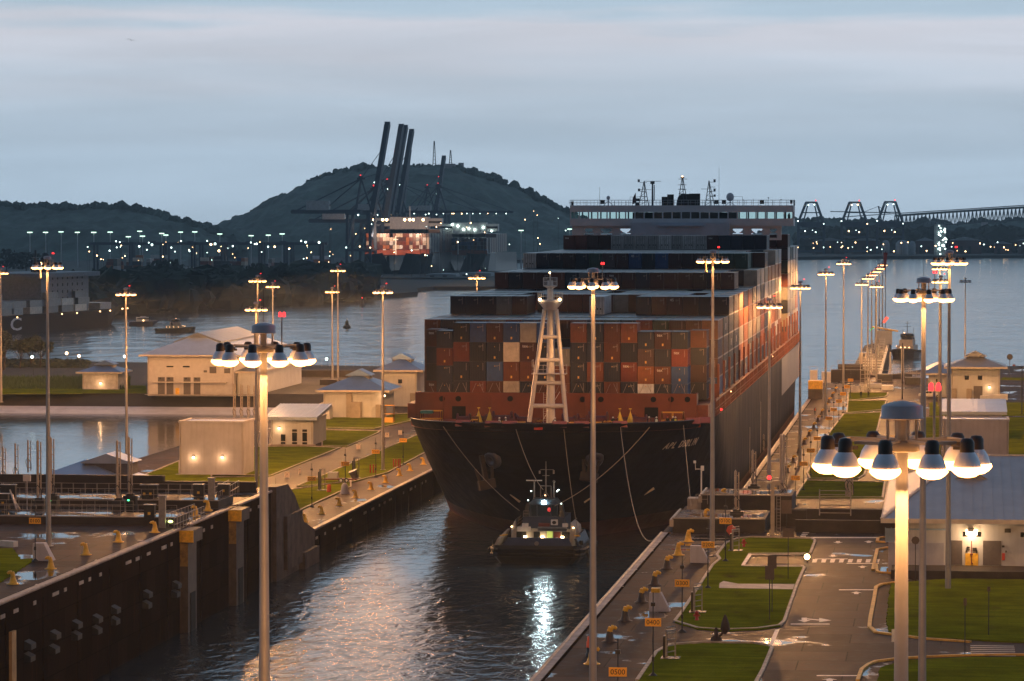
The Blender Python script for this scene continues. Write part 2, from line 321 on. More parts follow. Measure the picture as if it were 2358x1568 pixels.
def worn(m):
    # mown stripes and bare earthy patches in the turf
    t = m.node_tree; b = t.nodes['Principled BSDF']; L = t.links; src = b.inputs['Base Color'].links[0].from_socket; tc = N(t, 'ShaderNodeTexCoord')
    for sc_, st, lo, hi, c, k in ((.35, (1, .45, 1), .60, .74, (.075, .045, .022), .75), (1.0, (.12, 1.6, 1), .42, .66, (.060, .085, .006), .55), (5.0, (1, 1, 1), .50, .72, (.05, .075, .006), .5)):
        mp_ = N(t, 'ShaderNodeMapping'); mp_.inputs['Scale'].default_value = st; L.new(tc.outputs['Object'], mp_.inputs[0]); n = N(t, 'ShaderNodeTexNoise'); n.inputs['Scale'].default_value = sc_; n.inputs['Detail'].default_value = 6; L.new(mp_.outputs[0], n.inputs['Vector'])
        q = N(t, 'ShaderNodeMapRange'); q.inputs['From Min'].default_value = lo; q.inputs['From Max'].default_value = hi; q.inputs['To Max'].default_value = k; L.new(n.outputs['Fac'], q.inputs['Value'])
        x = N(t, 'ShaderNodeMixRGB'); L.new(q.outputs[0], x.inputs[0]); L.new(src, x.inputs[1]); x.inputs[2].default_value = (*c, 1); src = x.outputs[0]
    L.new(src, b.inputs['Base Color'])
worn(GRASS)
EOF_=0
# ================================================================ water and land
WTR = water_mat('open_water', .05, .35, .12, rough=.13, col=(.05, .08, .10), patch=.004)
def chamber(name):
    return water_mat(name, .45, 1.5, .17, rough=.10, col=(.03, .05, .062), patch=.035)
WCH = chamber('lock_water'); WLG = water_mat('basin_water', .5, 2.0, .05, rough=.08, col=(.01, .02, .024), patch=.03)
m = MB(); m.sheet([(-9000, 900), (9000, 900), (9000, 4990), (-9000, 4990)], 0.0); struct('water', m, WTR)
m = MB(); m.sheet([(-140, -60), (-20, -60), (-20, 900), (-140, 900)], 0.0); struct('lock_water', m, WCH)
PAVE = wet('wet_paving', (.068, .044, .035), (.010, .009, .009), s1=.16, thr=.60, grain=1.1, stretch=(.8, .5, 1))
ROADM = wet('wet_asphalt', (.066, .048, .042), (.009, .008, .009), s1=.13, thr=.66, grain=1.6, stretch=(.7, .7, 1))
GATEM = wet('puddled_deck', (.08, .055, .045), (.02, .018, .018), s1=.28, thr=.50, grain=1.2, stretch=(.55, 1, 1))
def land(name, poly, z, mt, zb=-8): m = MB(); m.prism(poly, zb, z, 0, bottom=False); return struct(name, m, mt)
RW, LW, ZN, ZF = -30.9, -85.2, 11.7, 4.0
land('ground', [(RW, -60), (RW, 396), (RW, 430), (420, 430), (420, -60)], ZN, PAVE)
land('ground', [(RW, 430.01), (RW, 905), (-22, 925), (-3, 1000), (60, 1040), (500, 1100), (500, 430.01)], ZF, PAVE)
land('ground', [(LW, -60), (LW, 452), (-420, 452), (-420, -60)], ZN, PAVE)
land('ground', [(LW, 452.01), (LW, 905), (-95, 960), (-141, 962), (-141, 452.01)], ZF, PAVE)
land('ground', [(-141, 812), (-141.01, 962), (-240, 985), (-330, 1040), (-600, 1080), (-600, 812)], 5.2, mat('damp_soil', (.035, .028, .02), .9, var=.4, vs=.2, bump=.4))
m = MB(); m.sheet([(-600, 452), (-139, 452), (-139, 797), (-600, 797)], 1.4); struct('basin_water', m, WLG)
# embankment behind the basin: pale membrane at its foot, dark slope above
m = MB(); m.add([(-600, 793, 1.3), (-141, 793, 1.3), (-141, 803, 2.6), (-600, 803, 2.6)], [(0, 1, 2, 3)]); struct('path', m, mat('pale_membrane', (.50, .50, .56), .6, var=.15, vs=.4))
m = MB(); m.add([(-600, 803, 2.6), (-141, 803, 2.6), (-141, 812.2, 5.25), (-600, 812.2, 5.25)], [(0, 1, 2, 3)]); struct('slope', m, mat('dark_bank', (.022, .015, .010), .9, var=.4, vs=.3, bump=.5))
# grass bank along the basin's right side
m = MB(); bk = [(-141, 452), (-139, 560), (-139.5, 600), (-141, 660), (-139, 793)]
m.add([(x-5, y, 1.2) for x, y in bk]+[(x, y, 4.05) for x, y in bk], [(i, i+1, i+6, i+5) for i in range(4)]); struct('slope', m, GRASS)
def grass(px, z, name='lawn', raise_=.10, mt=None, world=False):
    pts = [(p[0], p[1]) for p in px] if world else [P(u, v, z+raise_)[:2] for u, v in px]
    out = []
    for i in range(len(pts)):          # a slightly ragged mown edge
        a, b = Vector(pts[i]), Vector(pts[(i+1) % len(pts)]); k = min(60, max(1, int((b-a).length/.6)))
        for j in range(k): p = a.lerp(b, j/k); w = .10 if j else 0; out.append((p.x+rnd.uniform(-w, w), p.y+rnd.uniform(-w, w)*2))
    m = MB(); m.prism(out, z+.004, z+raise_, bottom=False); return struct(name, m, mt or GRASS)
def curb(px, z, w=.30, h=.16, mt=None, closed=False, name='kerb'):
    pts = [P(u, v, z)[:2] for u, v in px]; 
    if closed: pts.append(pts[0])
    m = MB()
    for a, b in zip(pts[:-1], pts[1:]): m.bar((a[0], a[1], z+h/2+.002), (b[0], b[1], z+h/2+.002), w, h)
    return struct(name, m, mt or KERB)
KERB = mat('kerb_concrete', (.42, .34, .26), .7, var=.35, vs=1.2)
KERBY = mat('kerb_yellow', (.66, .36, .05), .6, var=.35, vs=1.2)
DIRT = mat('bare_strip', (.05, .036, .03), .9, var=.3, vs=.8)
# --- right, near level
A = [(1641, 1303), (1658, 1289), (1651, 1279), (1672, 1252), (1698, 1241), (1731, 1237.5), (1868, 1241), (1877, 1246), (1866, 1276), (1727, 1277), (1711, 1303), (1846, 1304.5), (1852, 1309), (1835, 1348), (1806, 1432), (1795, 1442), (1744, 1449), (1665, 1452), (1606, 1448), (1554, 1432), (1571, 1410)]
grass(A, ZN); curb(A, ZN, w=.28, closed=True, mt=KERB)
B = [(1467, 1569), (1512, 1503), (1542, 1486), (1618, 1480.6), (1736, 1482), (1767, 1487), (1778, 1493), (1757, 1544), (1740, 1575), (1730, 1640), (1400, 1640)]
grass(B, ZN); curb(B[:9], ZN, w=.3)
# road sheet
rd = [P(u, v, ZN)[:2] for u, v in [(1869, 1241), (1888, 1215), (2040, 1215), (2030, 1300), (2017, 1354), (2004, 1426), (2002, 1445), (2017, 1458), (2064, 1464), (2236, 1480), (2700, 1500), (2700, 1512), (2220, 1511), (2135, 1514), (2064, 1519), (2017, 1525), (1984, 1544), (1975, 1568), (1960, 1640), (1745, 1640), (1757, 1544), (1778, 1493), (1767, 1486), (1736, 1481), (1618, 1479), (1640, 1455), (1744, 1451), (1797, 1443), (1808, 1432), (1837, 1348)]]
m = MB(); m.sheet(rd, ZN+.004); struct('road', m, ROADM)
C = [(2061, 1343), (2030, 1347), (2017, 1354), (2013, 1380), (2004, 1426), (2002, 1445), (2017, 1458), (2064, 1464), (2135, 1473), (2236, 1480)]
curb(C, ZN, mt=KERBY, w=.34)
grass([(2051, 1343), (2046, 1380), (2042, 1432), (2046, 1450), (2075, 1462), (2333, 1477), (2700, 1490), (2700, 1330), (2358, 1331), (2173, 1333)], ZN, raise_=.14)
D = [(1975, 1569), (1984, 1544), (2000, 1532), (2017, 1525), (2064, 1519), (2135, 1514), (2220, 1511), (2400, 1509)]
curb(D, ZN, mt=KERBY, w=.3)
grass([(2018, 1640), (2020, 1568), (2028, 1536), (2088, 1520), (2236, 1513), (2700, 1510), (2700, 1640)], ZN, raise_=.14)
curb([(2017, 1300), (2002+18, 1318), (2030, 1320), (2120, 1324), (2220, 1325), (2400, 1326)], ZN, mt=KERBY, w=.3)
for a in ([(2036, 1213), (2025, 1218), (2029, 1224), (2045, 1224)], [(2036, 1238), (2022, 1241), (2020, 1249), (2040, 1250)], [(2045, 1262), (2020, 1267), (2017, 1280), (2010, 1314)]):
    curb(a, ZN, mt=KERBY, w=.34)
# white bordered parking bay and pale slab let into the lawn
curb([(1866, 1277), (1727, 1278), (1711, 1303), (1846, 1305)], ZN+.1, w=.34, h=.08, mt=mat('white_kerb', (.72, .62, .55), .6, var=.2), name='kerb')
m = MB(); m.sheet([P(u, v, ZN+.1)[:2] for u, v in [(1657, 1343), (1666, 1338), (1700, 1344.5), (1830, 1345), (1826, 1357), (1656, 1354)]], ZN+.108); struct('path', m, CONCL)
# painted markings
MARK = mat('road_marking', (.74, .66, .58), .55, var=.3, vs=3)
m = MB(); zz = ZN+.010
def q(px): m.sheet([P(u, v, ZN)[:2] for u, v in px], zz)
for x in (510, 590, 668, 747, 825, 904, 983, 1061):
    u = (2840+x/2.358)/1.6285; q([(u-5, 1287.8), (u+6, 1287.8), (u+3, 1295.5), (u-7, 1295.5)])
def line(x0, x1, y, w=5, yy=None):
    u0, u1, v = (2840+x0/2.358)/1.6285, (2840+x1/2.358)/1.6285, (1950+y/2.358)/1.6285; h = w/2.358/1.6285/2
    q([(u0, v-h), (u1, v-h), (u1, v+h), (u0, v+h)])
for a in ((295, 640, 921, 7), (722, 1035, 618, 7), (525, 880, 1377, 8), (510, 800, 345, 5), (790, 1075, 385, 6), (380, 1120, 156, 9)): line(a[0], a[1], a[2], a[3])
def arrow(x, y, sx, sy, side=0):
    f = lambda a, b: ((2840+(x+a*sx)/2.358)/1.6285, (1950+(y+b*sy)/2.358)/1.6285)
    q([f(-.4, 0), f(.4, 0), f(.4, -1), f(-.4, -1)]); q([f(-1, 0), f(0, 1), f(1, 0)])
    if side: q([f(.4, -.7), f(2.4, -.1), f(2.4, .3), f(.4, -.3)]); q([f(2.2, -.9), f(4, .2), f(2.2, .9)])
arrow(713, 197, 45, 10); arrow(668, 318, 45, 10); arrow(930, 415, 45, -10); arrow(875, 645, 50, -11); arrow(985, 193, 45, -10); arrow(640, 1413, 70, -12)
arrow(415, 885, 60, 20, 1)
q([(1744+72-8, 1449.5), (1744+80, 1449.5), (1798, 1487+0), (1783, 1487)]) if 0 else None
line_pts = [(160, 968), (196, 968), (135, 1116), (93, 1116)]
q([((2840+a/2.358)/1.6285, (1950+b/2.358)/1.6285) for a, b in line_pts])
for k in range(6): line(430+k*4-k*14, 500-k*14, 68+k*15, 8)
struct('road_marking', m, MARK)
# drain grates
def grate(u0, u1, v0, v1, n, label):
    a, b = P(u0, v1, ZN), P(u1, v0, ZN); m = MB(); m.box(a[0], b[0], a[1], b[1], ZN+.006, ZN+.02, 1)
    for i in range(n):
        y = a[1]+(b[1]-a[1])*(i+.5)/n; m.box(a[0], b[0], y-.16, y+.16, ZN+.02, ZN+.05, 0)
    single('drain_grate', m, [GALV, DARKOPEN], label, 'drain grate', 'drain grates by the lawns')
grate(2155, 2225, 1333.5, 1341.5, 4, 'narrow slotted drain grate at the far edge of the right lawn')
grate(2236, 2335, 1487, 1512, 6, 'wide slotted drain grate at the near edge of the right lawn')
# --- right, far level
F = 1/1.6285
def c1(x, y): return ((2950+x/2.529)*F, (940+y/2.529)*F)      # crop of the right middle distance
def c2(x, y): return ((2950+x/2.6135)*F, (1350+y/2.6135)*F)
def c4(x, y): return ((900+x/2.24)*F, (1300+y/2.24)*F)
def c0(x, y): return (x/2.45*F, (1300+y/2.45)*F)
gl = [[c2(600, 320), c2(990, 320), c2(985, 350), c2(960, 362), c2(600, 400)], [c2(600, 400), c2(980, 400), c2(945, 480), c2(930, 490), c2(590, 520)],
      [c2(560, 530), c2(930, 512), c2(905, 620), c2(760, 1130), c2(700, 1165), c2(230, 1165), c2(200, 1110), c2(430, 700)], [c2(190, 1180), c2(960, 1200), c2(940, 1350), c2(80, 1350)]]
for g in gl: grass(g, ZF); curb(g, ZF, closed=True, w=.3)
grass([c2(1400, 415), c2(1700, 410), c2(2700, 420), c2(2700, 545), c2(1400, 545)], ZF)
grass([c2(1370, 560), c2(1520, 560), c2(1500, 1100), c2(1300, 1300), c2(1290, 700)], ZF)
grass([c2(2150, 560), c2(2800, 560), c2(2800, 1200), c2(2150, 1200)], ZF)
grass([(2302, 874), (2420, 877), (2600, 900), (2600, 885), (2420, 870), (2310, 869)], ZF)
m = MB(); m.sheet([P(*c2(x, y), ZF)[:2] for x, y in [(1010, 300), (1300, 300), (1290, 560), (1180, 800), (960, 1350), (700, 1350), (775, 1160), (925, 620), (980, 420)]], ZF+.004); struct('road', m, ROADM)
# --- left, far level
GL = [[c4(250, 1460), c4(300, 1240), c4(420, 1205), c4(930, 1130), c4(930, 1180), c4(365, 1440)],
      [c4(480, 1175), c4(1510, 735), c4(1560, 850), c4(1590, 872), c4(1240, 1060), c4(935, 1140)],
      [c4(0, 1100), c4(260, 1085), c4(840, 850), c4(560, 838), c4(50, 840), c4(50, 700), c4(-240, 760), c4(-240, 1100)],
      [c4(690, 700), c4(1180, 710), c4(1150, 730), c4(900, 840), c4(690, 835)], [c4(690, 600), c4(1440, 560), c4(1430, 625), c4(1130, 690), c4(690, 680)],
      [(270, 1120), (413, 1062), (413, 1092), (600, 1095), (600, 1130), (270, 1132)]]
for g in GL: grass(g, ZF); curb(g, ZF, closed=True, w=.25)
m = MB(); m.sheet([P(*c4(x, y), ZF)[:2] for x, y in [(200, 1260), (270, 1088), (850, 852), (1190, 715), (1440, 640), (1500, 715), (470, 1175), (300, 1235)]], ZF+.004); struct('road', m, ROADM)
grass([(-260, 905-0), (-260, 870), (60, 868), (185, 885), (335, 888), (338, 905)], 5.2, world=False)
grass([(-300, 885), (190, 880), (190, 906), (-300, 908)], 5.2, raise_=.14)
# left near level lawn
grass([(-5, 1262), (30, 1262), (48, 1258+30), (78, 1285), (68, 1296), (0, 1340), (-60, 1360), (-60, 1262)], ZN); grass([(-30, 1243), (12, 1243), (12, 1257), (-30, 1259)], ZN)
# ---------------------------------------------------------------- lock walls
def lock_wall(x, y0, y1, z, sgn, label, blocks=True):
    # sgn: +1 faces +x (left wall), -1 faces -x (right wall)
    t = thing('lock_wall', label, 'lock wall', (x, y0, z)); m = MB()
    xs = sorted((x-sgn*.9, x+sgn*.02)); zt = z+.06
    y = y0; k = 0; rr = random.Random(int(y0+x*3))
    while y < y1:
        d = min(9.0, y1-y); m.box(xs[0], xs[1]+.0, y+.03, y+d-.03, -3, zt-.003*(k % 2)); y += d; k += 1
    ob('wall_face', m, CONC, t, t.location)
    c = MB(); c.cyl((x+sgn*.03, y0, z+.02), (x+sgn*.03, y1, z+.02), .17, n=8); c.box(min(x, x-sgn*.7), max(x, x-sgn*.7), y0, y1, zt, zt+.04)
    ob('coping', c, mat('worn_coping', (.26, .20, .17), .55, var=.5, vs=.5, bump=.4), t, t.location)
    s = MB()
    y = y0+6
    while y < y1-3:
        s.box(min(x+sgn*.02, x+sgn*.16), max(x+sgn*.02, x+sgn*.16), y, y+.35, -2, z-1.0); y += 13.7
    ob('rubbing_strip', s, CONC, t, t.location)
    g = MB(); y = y0+3
    while y < y1-2:
        if rr.random() < .8: g.box(min(x+sgn*.02, x+sgn*.10), max(x+sgn*.02, x+sgn*.10), y, y+rr.choice((.9, 1.6, 2.4)), z-1.35-rr.random()*.1, z-1.05)
        y += rr.choice((4.6, 7.2, 5.4))
    ob('draft_mark', g, CONCL, t, t.location)
    return t
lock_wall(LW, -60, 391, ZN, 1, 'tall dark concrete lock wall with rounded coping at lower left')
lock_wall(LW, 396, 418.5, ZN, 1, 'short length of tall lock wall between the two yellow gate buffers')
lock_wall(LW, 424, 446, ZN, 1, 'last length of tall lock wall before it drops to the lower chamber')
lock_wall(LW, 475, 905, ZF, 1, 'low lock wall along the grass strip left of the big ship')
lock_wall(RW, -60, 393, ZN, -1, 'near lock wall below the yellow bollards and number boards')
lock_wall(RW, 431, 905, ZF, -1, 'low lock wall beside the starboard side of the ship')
# gate buffers with yellow ends, wing wall
BUFM = mat('buffer_concrete', (.085, .065, .055), .7, var=.35, vs=.9)
def buffer_block(y, label):
    t = thing('gate_buffer', label, 'buffer', (LW, y, ZN), 'gate buffers on the tall lock wall'); m = MB()
    m.box(LW-2.2, LW+1.6, y, y+5, ZN-1.5, ZN-.1); m.box(LW-2.2, LW+.9, y+.4, y+5, -3, ZN-1.5); ob('buffer_body', m, BUFM, t, t.location)
    y_ = MB(); y_.box(LW-.8, LW+1.63, y-.06, y, ZN-1.45, ZN-.12); y_.box(LW-.7, LW+.9, y+.33, y+.38, ZN-4.2, ZN-1.6, 1); ob('yellow_end', y_, [YELLOW, mat('stained_yellow', (.30, .18, .05), .7, var=.6, vs=1)], t, t.location)
    o = MB(); o.box(LW+.95, LW+1.0, y+1.4, y+4, -1, 4.4); ob('recess_opening', o, DARKOPEN, t, t.location)
buffer_block(391, 'nearer concrete gate buffer with a yellow end on the left wall')
buffer_block(418.6, 'farther concrete gate buffer with a yellow end on the left wall')
m = MB()
w0 = [(0, -3), (0, 12.2), (8, 12.0), (13, 10.2), (20, 6.0), (28, 4.3), (28, -3)]
vs = [(LW+.5, 447+a, b) for a, b in w0]+[(LW-1.6, 447+a, b) for a, b in w0]; n = len(w0)
m.add(vs, [tuple(range(n))[::-1], tuple(range(n, 2*n))]+[(i, (i+1) % n, n+(i+1) % n, n+i) for i in range(n)])
m.box(LW+.5, LW+1.0, 452, 463, 1.0, 8.0); m.box(LW+.5, LW+1.3, 463.2, 474, -1, 2.2)
single('wing_wall', m, mat('streaked_concrete', (.085, .062, .052), .8, var=.6, vs=.5, bump=.4), 'pale streaked wing wall sloping down behind the tall left wall', 'wall')
# wall fender brackets (boxes jutting from the tall wall)
def fender(u, v, label):
    # on the wall plane x = LW+.4
    d = ray(u, v); t_ = (LW+.5)/d[0]; y, z = d[1]*t_, CAMH+d[2]*t_
    m = MB(); m.add([(LW, y, z-.35), (LW+.7, y, z-.35), (LW+.7, y+1.8, z-.35), (LW, y+1.8, z-.35), (LW, y, z+.5), (LW+.7, y, z+.15), (LW+.7, y+1.8, z+.15), (LW, y+1.8, z+.5)],
          [(0, 3, 2, 1), (4, 5, 6, 7), (0, 1, 5, 4), (1, 2, 6, 5), (2, 3, 7, 6), (3, 0, 4, 7)])
    single('wall_fender', m, mat('fender_grey', (.022, .022, .025), .7, var=.4, vs=1.5), label, 'fender', 'fenders on the tall lock wall')
cw = lambda x, y: ((x/2.1436)*F, (1850+y/2.1436)*F)
fl = [(1420, 745), (1410, 815), (1185, 820), (1180, 905), (925, 945), (920, 1035), (780, 1020), (775, 1110), (615, 1065), (610, 1155), (440, 1150), (430, 1265), (235, 1230), (230, 1330)]
for i, (x, y) in enumerate(fl): fender(*cw(x, y), '%s grey box fender in the %s pair from the right on the tall wall' % (('upper', 'lower')[i % 2], ORD[i//2]))
m = MB(); d = cw(105, 1320); a = ray(*d); t_ = (LW+.3)/a[0]; y = a[1]*t_; z = CAMH+a[2]*t_
m.box(LW+.02, LW+.3, y-.4, y+1.2, z-2.6, z+2.4); single('sign_board', m, mat('tan_board', (.42, .27, .12), .7, var=.3), 'tall faded tan board fixed low on the dark wall, bottom left', 'board')
# ================================================================ high masts
POLEM = mat('mast_steel', (.36, .33, .31), .42, metal=.15, var=.15, vs=.6)
ALU = mat('spun_aluminium', (.70, .70, .76), .32, metal=.25, var=.08)
CAPM = mat('ballast_cap', (.035, .024, .018), .45, var=.3)
def flood():
    c = MB(); c.lathe((0, 0, .12), [(.155, 0), (.15, .20), (.11, .265), (.0, .28)], 14); c.bar((0, 0, .2), (-.32, 0, .2), .07)
    b = MB(); b.lathe((0, 0, -.22), [(.31, -.012), (.325, 0), (.30, .02), (.295, .09), (.25, .22), (.19, .31), (.155, .345)], 18)
    l = MB(); l.lathe((0, 0, -.23), [(.315, .075), (.335, .02), (.33, 0), (.27, -.06), (.18, -.115), (.08, -.135), (0.001, -.14)], 16)
    return c.mesh('ballast_cap', CAPM), b.mesh('reflector', ALU), l.mesh('lens', LENS)
FC, FB, FL = flood()
def batwing(L):
    # the floodlights throw most light outwards just below the horizontal, little upwards
    L.use_nodes = True; t = L.node_tree; e = t.nodes['Emission']; tc = N(t, 'ShaderNodeTexCoord'); se = N(t, 'ShaderNodeSeparateXYZ'); t.links.new(tc.outputs['Normal'], se.inputs[0])
    mr_ = N(t, 'ShaderNodeMapRange'); mr_.inputs['From Min'].default_value = -1; mr_.inputs['From Max'].default_value = 1; t.links.new(se.outputs['Z'], mr_.inputs['Value'])
    r = ramp(t, [(0, (.30,)*3), (.2, (.42,)*3), (.35, (.65,)*3), (.385, (1.5,)*3), (.405, (3.2,)*3), (.44, (2.6,)*3), (.472, (.75,)*3), (.488, (.12,)*3), (.505, (.012,)*3), (1, (.005,)*3)]); t.links.new(mr_.outputs[0], r.inputs[0])
    k = N(t, 'ShaderNodeMath', operation='MULTIPLY'); t.links.new(r.outputs[0], k.inputs[0]); k.inputs[1].default_value = 3.0; t.links.new(k.outputs[0], e.inputs['Strength'])
def make_mast(h, zb, full=True, lit=True, power=1.0, rot=10, beacon=True, droop=False):
    # local origin at the base, lamps' rims at height h
    t = thing('high_mast_light', 'x', 'light mast', (0, 0, 0))
    p = MB(); p.cyl((0, 0, 0), (0, 0, h+.15), .29, .12, 12); p.cyl((0, 0, 0), (0, 0, .12), .5, .5, 12); p.bc(0, -.3, 1.2, .35, .14, 1.0)
    put('pole', p.mesh('pole', POLEM), t)
    f = MB(); R0 = 1.45
    f.lathe((0, 0, h+.2), [(.30, -.12), (.34, -.1), (.34, .08), (.30, .1)], 10)
    for k in range(5):
        a = R(rot+36*2*k); b = a+R(36); r = R0-.25
        f.bar((.2*cos(a), .2*sin(a), h+.30), (r*cos(a), r*sin(a), h+.30), .06); f.bar((r*cos(a), r*sin(a), h+.30), (r*cos(b), r*sin(b), h+.30), .06)
        f.bar((.2*cos(b), .2*sin(b), h+.30), (r*cos(b), r*sin(b), h+.30), .05)
    for k in range(4): f.cyl((.3*cos(k*pi/2+.4), .3*sin(k*pi/2+.4), h+.32), (.3*cos(k*pi/2+.4), .3*sin(k*pi/2+.4), h+.72), .03)
    f.cyl((0, 0, h+.2), (0, 0, h+.72), .11)
    put('ring_frame', f.mesh('ring_frame', mat('frame_steel', (.28, .24, .2), .5, metal=.3)), t)
    d = MB(); d.lathe((0, 0, h+.72), [(.001, 0), (.42, 0), (.435, .02), (.41, .04), (.40, .25), (.37, .27), (.2, .33), (.001, .36)], 22)
    put('canopy', d.mesh('canopy', mat('canopy_metal', (.36, .33, .35), .45, metal=.3, var=.1)), t)
    r = MB(); r.cyl((0, 0, h+1.1), (0, 0, h+2.2), .012, .008, 5); put('lightning_rod', r.mesh('lightning_rod', BLACK), t)
    if beacon:
        b = MB(); b.cyl((.62, 0, h+.3), (.62, 0, h+1.25), .025); put('beacon_post', b.mesh('beacon_post', GALV), t)
        e = MB(); e.lathe((.56, 0, h+1.27), [(.05, 0), (.055, .07), (.04, .14), (.001, .17)], 10); e.lathe((.70, 0, h+1.27), [(.05, 0), (.055, .07), (.04, .14), (.001, .17)], 10); put('red_beacon', e.mesh('red_beacon', REDLAMP), t)
    if full:
        for k in range(10):
            a = R(rot+36*k); g = put('floodlight', FC, t, (R0*cos(a), R0*sin(a), h)); g.rotation_euler.z = a; g.scale = (.92, .92, 1)
            q = put('reflector', FB, g)
            if lit: put('lens', FL, g)
            else: put('lens', _unlit(), g)
    if droop:
        b = MB(); b.cyl((-.7, -.3, h), (-.7, -.3, h-1.0), .07, .09); b.lathe((-.7, -.3, h-1.25), [(.0, -.12), (.15, -.1), (.17, 0), (.1, .25)], 10); put('hanging_plug', b.mesh('hanging_plug', mat('plug_cream', (.6, .5, .35), .5)), t)
    if lit:
        L = bpy.data.lights.new('mast_lamp', 'POINT'); L.energy = MASTP*power*(.35 if zb > 8 else 1.0); L.color = (1, .45, .14); L.shadow_soft_size = .42; batwing(L)
        o = bpy.data.objects.new('mast_lamp', L); S.collection.objects.link(o); o.parent = t; o.location = (0, 0, h-.62)
    return t
_ul = []
def _unlit():
    if not _ul: m = FL.copy(); m.materials.clear(); m.materials.append(GALV); _ul.append(m)
    return _ul[0]
MASTP = 34000
def mast(u, v, zb, D=None, base=None, label='', full=True, lit=True, power=1.0, rot=10, beacon=True, droop=False, zl=None):
    # (u, v) = lamps in the photo; either the base pixel or the depth D fixes where it stands
    if base: x, y, _ = P(base[0], base[1], zb)
    elif zl is not None: x, y, _ = P(u, v, zl)
    else: x, y, _ = PY(u, v, D/1.0)
    if zl is None:
        d = proj(x, y, 30)[2]; zl = CAMH-(v-491.2)*d/FPX
    t = make_mast(zl-zb+.22, zb, full, lit, power, rot, beacon, droop); t.location = (x, y, zb); t['label'] = label; t['group'] = 'high mast lights around the locks'
    return t
mast(2077, 1075, ZN, zl=42.35, label='nearest mast light, its bell lamps seen large at the right, pole glowing white', full=True, rot=6)
mast(607, 832, ZN, zl=42.35, label='large near mast light whose pole crosses the tall wall on the left', full=True, rot=14)
mast(2127, 690, ZN, zl=42.4, label='mast light over the right hip roof, dark pole just right of the nearest mast', full=True, rot=30)
mast(2175, 607, ZN, base=(2183, 1358), label='mast light standing in the right lawn, pole bottom in grass', full=True)
mast(1366, 661, ZN, zl=42.4, label='mast light in front of the ship whose pole passes right of the tugboat', full=True, rot=20)
mast(1636, 603, ZN, base=(1640, 1262), label='mast light standing behind the 0200 board with a plug hanging from its ring', full=True, rot=5, droop=True)
mast(101, 617, ZN, base=(112, 1258), label='leftmost complete mast light, standing among bollards on the left quay', full=True, rot=0, droop=True)
mast(1772, 708, ZF, D=478, power=.45, label='mast light beside the far gate in front of the ship side', full=True)
mast(880, 674, ZF, base=(882, 1083), power=1.25, label='mast light on the grass strip just left of the ship bow', full=True, rot=25)
mast(290, 679, ZF, D=597, label='mast light by the basin at the left between the twin gauge posts')
mast(590, 714, ZF, D=545, power=1.25, label='lower mast light directly above the large near left mast')
mast(593, 648, ZF, D=690, power=1.25, label='mast light behind the big metal roofed building, left of two')
mast(628, 661, 5.2, D=900, label='small mast light behind the big metal roofed building, right of two')
mast(765, 673, 5.2, D=880, power=1.25, label='shorter mast light of the pair on the left shore')
mast(778, 624, ZF, D=812, power=1.25, label='taller mast light of the pair on the left shore')
mast(1098, 641, ZF, D=720, power=1.25, label='mast light half hidden behind the port side of the container stacks')
mast(1, 630, 5.2, D=770, label='mast light cut off by the left edge of the photo')
mast(1843, 664, ZF, D=608, power=.5, label='mast light against the aft containers, second beside the ship')
mast(1902, 632, ZF, D=757, label='mast light right of the ship stern, third in the row')
mast(1943, 608, ZF, D=850, label='taller mast light right of the stern, fourth in the row')
for i, (u, v, D) in enumerate([(1984.4, 656, 958), (1999, 642, 1040), (2007.5, 634, 1100), (2016.5, 626.5, 1160), (2025, 619, 1225), (2032.5, 611, 1305)]):
    mast(u, v, 3.2, D=D, label='%s mast light from the near end of the approach wall' % ORD[i], power=.3)
mast(2018.5, 661, 3.2, D=930, label='brightest mast light at the root of the approach wall')
mast(2164, 620, ZF, D=800, label='mast light hidden half behind the lawn mast, upper of two')
mast(2167, 650, ZF, D=670, label='mast light behind the lawn mast, lower of two, partly dark')
mast(2223, 650, 1.0, D=1010, lit=False, beacon=False, label='unlit mast light standing alone by the water at right')
# ================================================================ number boards on the walls
SIGNO = mat('sign_orange', (.95, .46, .04), .5, var=.05)
INK = mat('sign_ink', (.03, .012, .01), .6, var=0)
def board(txt, u, v, z, w, label, lamp=False, rz=0, zb=None, side='right'):
    x, y, _ = P(u, v, z); zb = zb if zb is not None else (ZN if z > 12 else ZF)
    t = thing('number_board', label, 'sign', (x, y, zb), 'orange distance boards along the locks'); h = z-zb
    p = MB(); p.cyl((0, .06, 0), (0, .06, h+2.3), .055, .04, 8); p.lathe((0, .06, 0), [(.38, 0), (.38, .06), (.1, .3), (.06, .35)], 10); p.bc(0, .02, h-3.0 if h > 3.2 else .8, .18, .2, .35); p.bc(0, .0, h+1.25, .34, .3, .28); put('post', p.mesh('post', DKMETAL), t)
    b = MB(); b.bc(0, 0, h-w*.25, w, .05, w*.5)
    b.box(-w*.5-.01, w*.5+.01, -.02, .02, h-w*.25-.01, h+w*.25+.01); put('panel', b.mesh('panel', SIGNO), t)
    text(txt, w*.42, INK, (0, -.035, h-w*.01), t, bold=False)
    return t
NEARL = {'0500': 'near right board reading 0500 at the bottom of the view', '0400': 'near right board reading 0400 beside the sloped dark cabinet', '0300': 'near right board reading 0300 left of the middle lawn', '0200': 'near right board reading 0200 crossing the foot of the plug mast', '0100': 'near right board reading 0100 in front of the lock gate'}
for txt, u, v in (('0500', 1422.7, 1547.5), ('0400', 1503.8, 1433), ('0300', 1570.8, 1343), ('0200', 1630.3, 1254.3), ('0100', 1670.6, 1199.5)):
    board(txt, u, v, 15.9, 1.22, NEARL[txt])
FARO = ['1100', '1000', '0900', '0800', '0600', '0500', '0400', '0300', '0200', '0100']
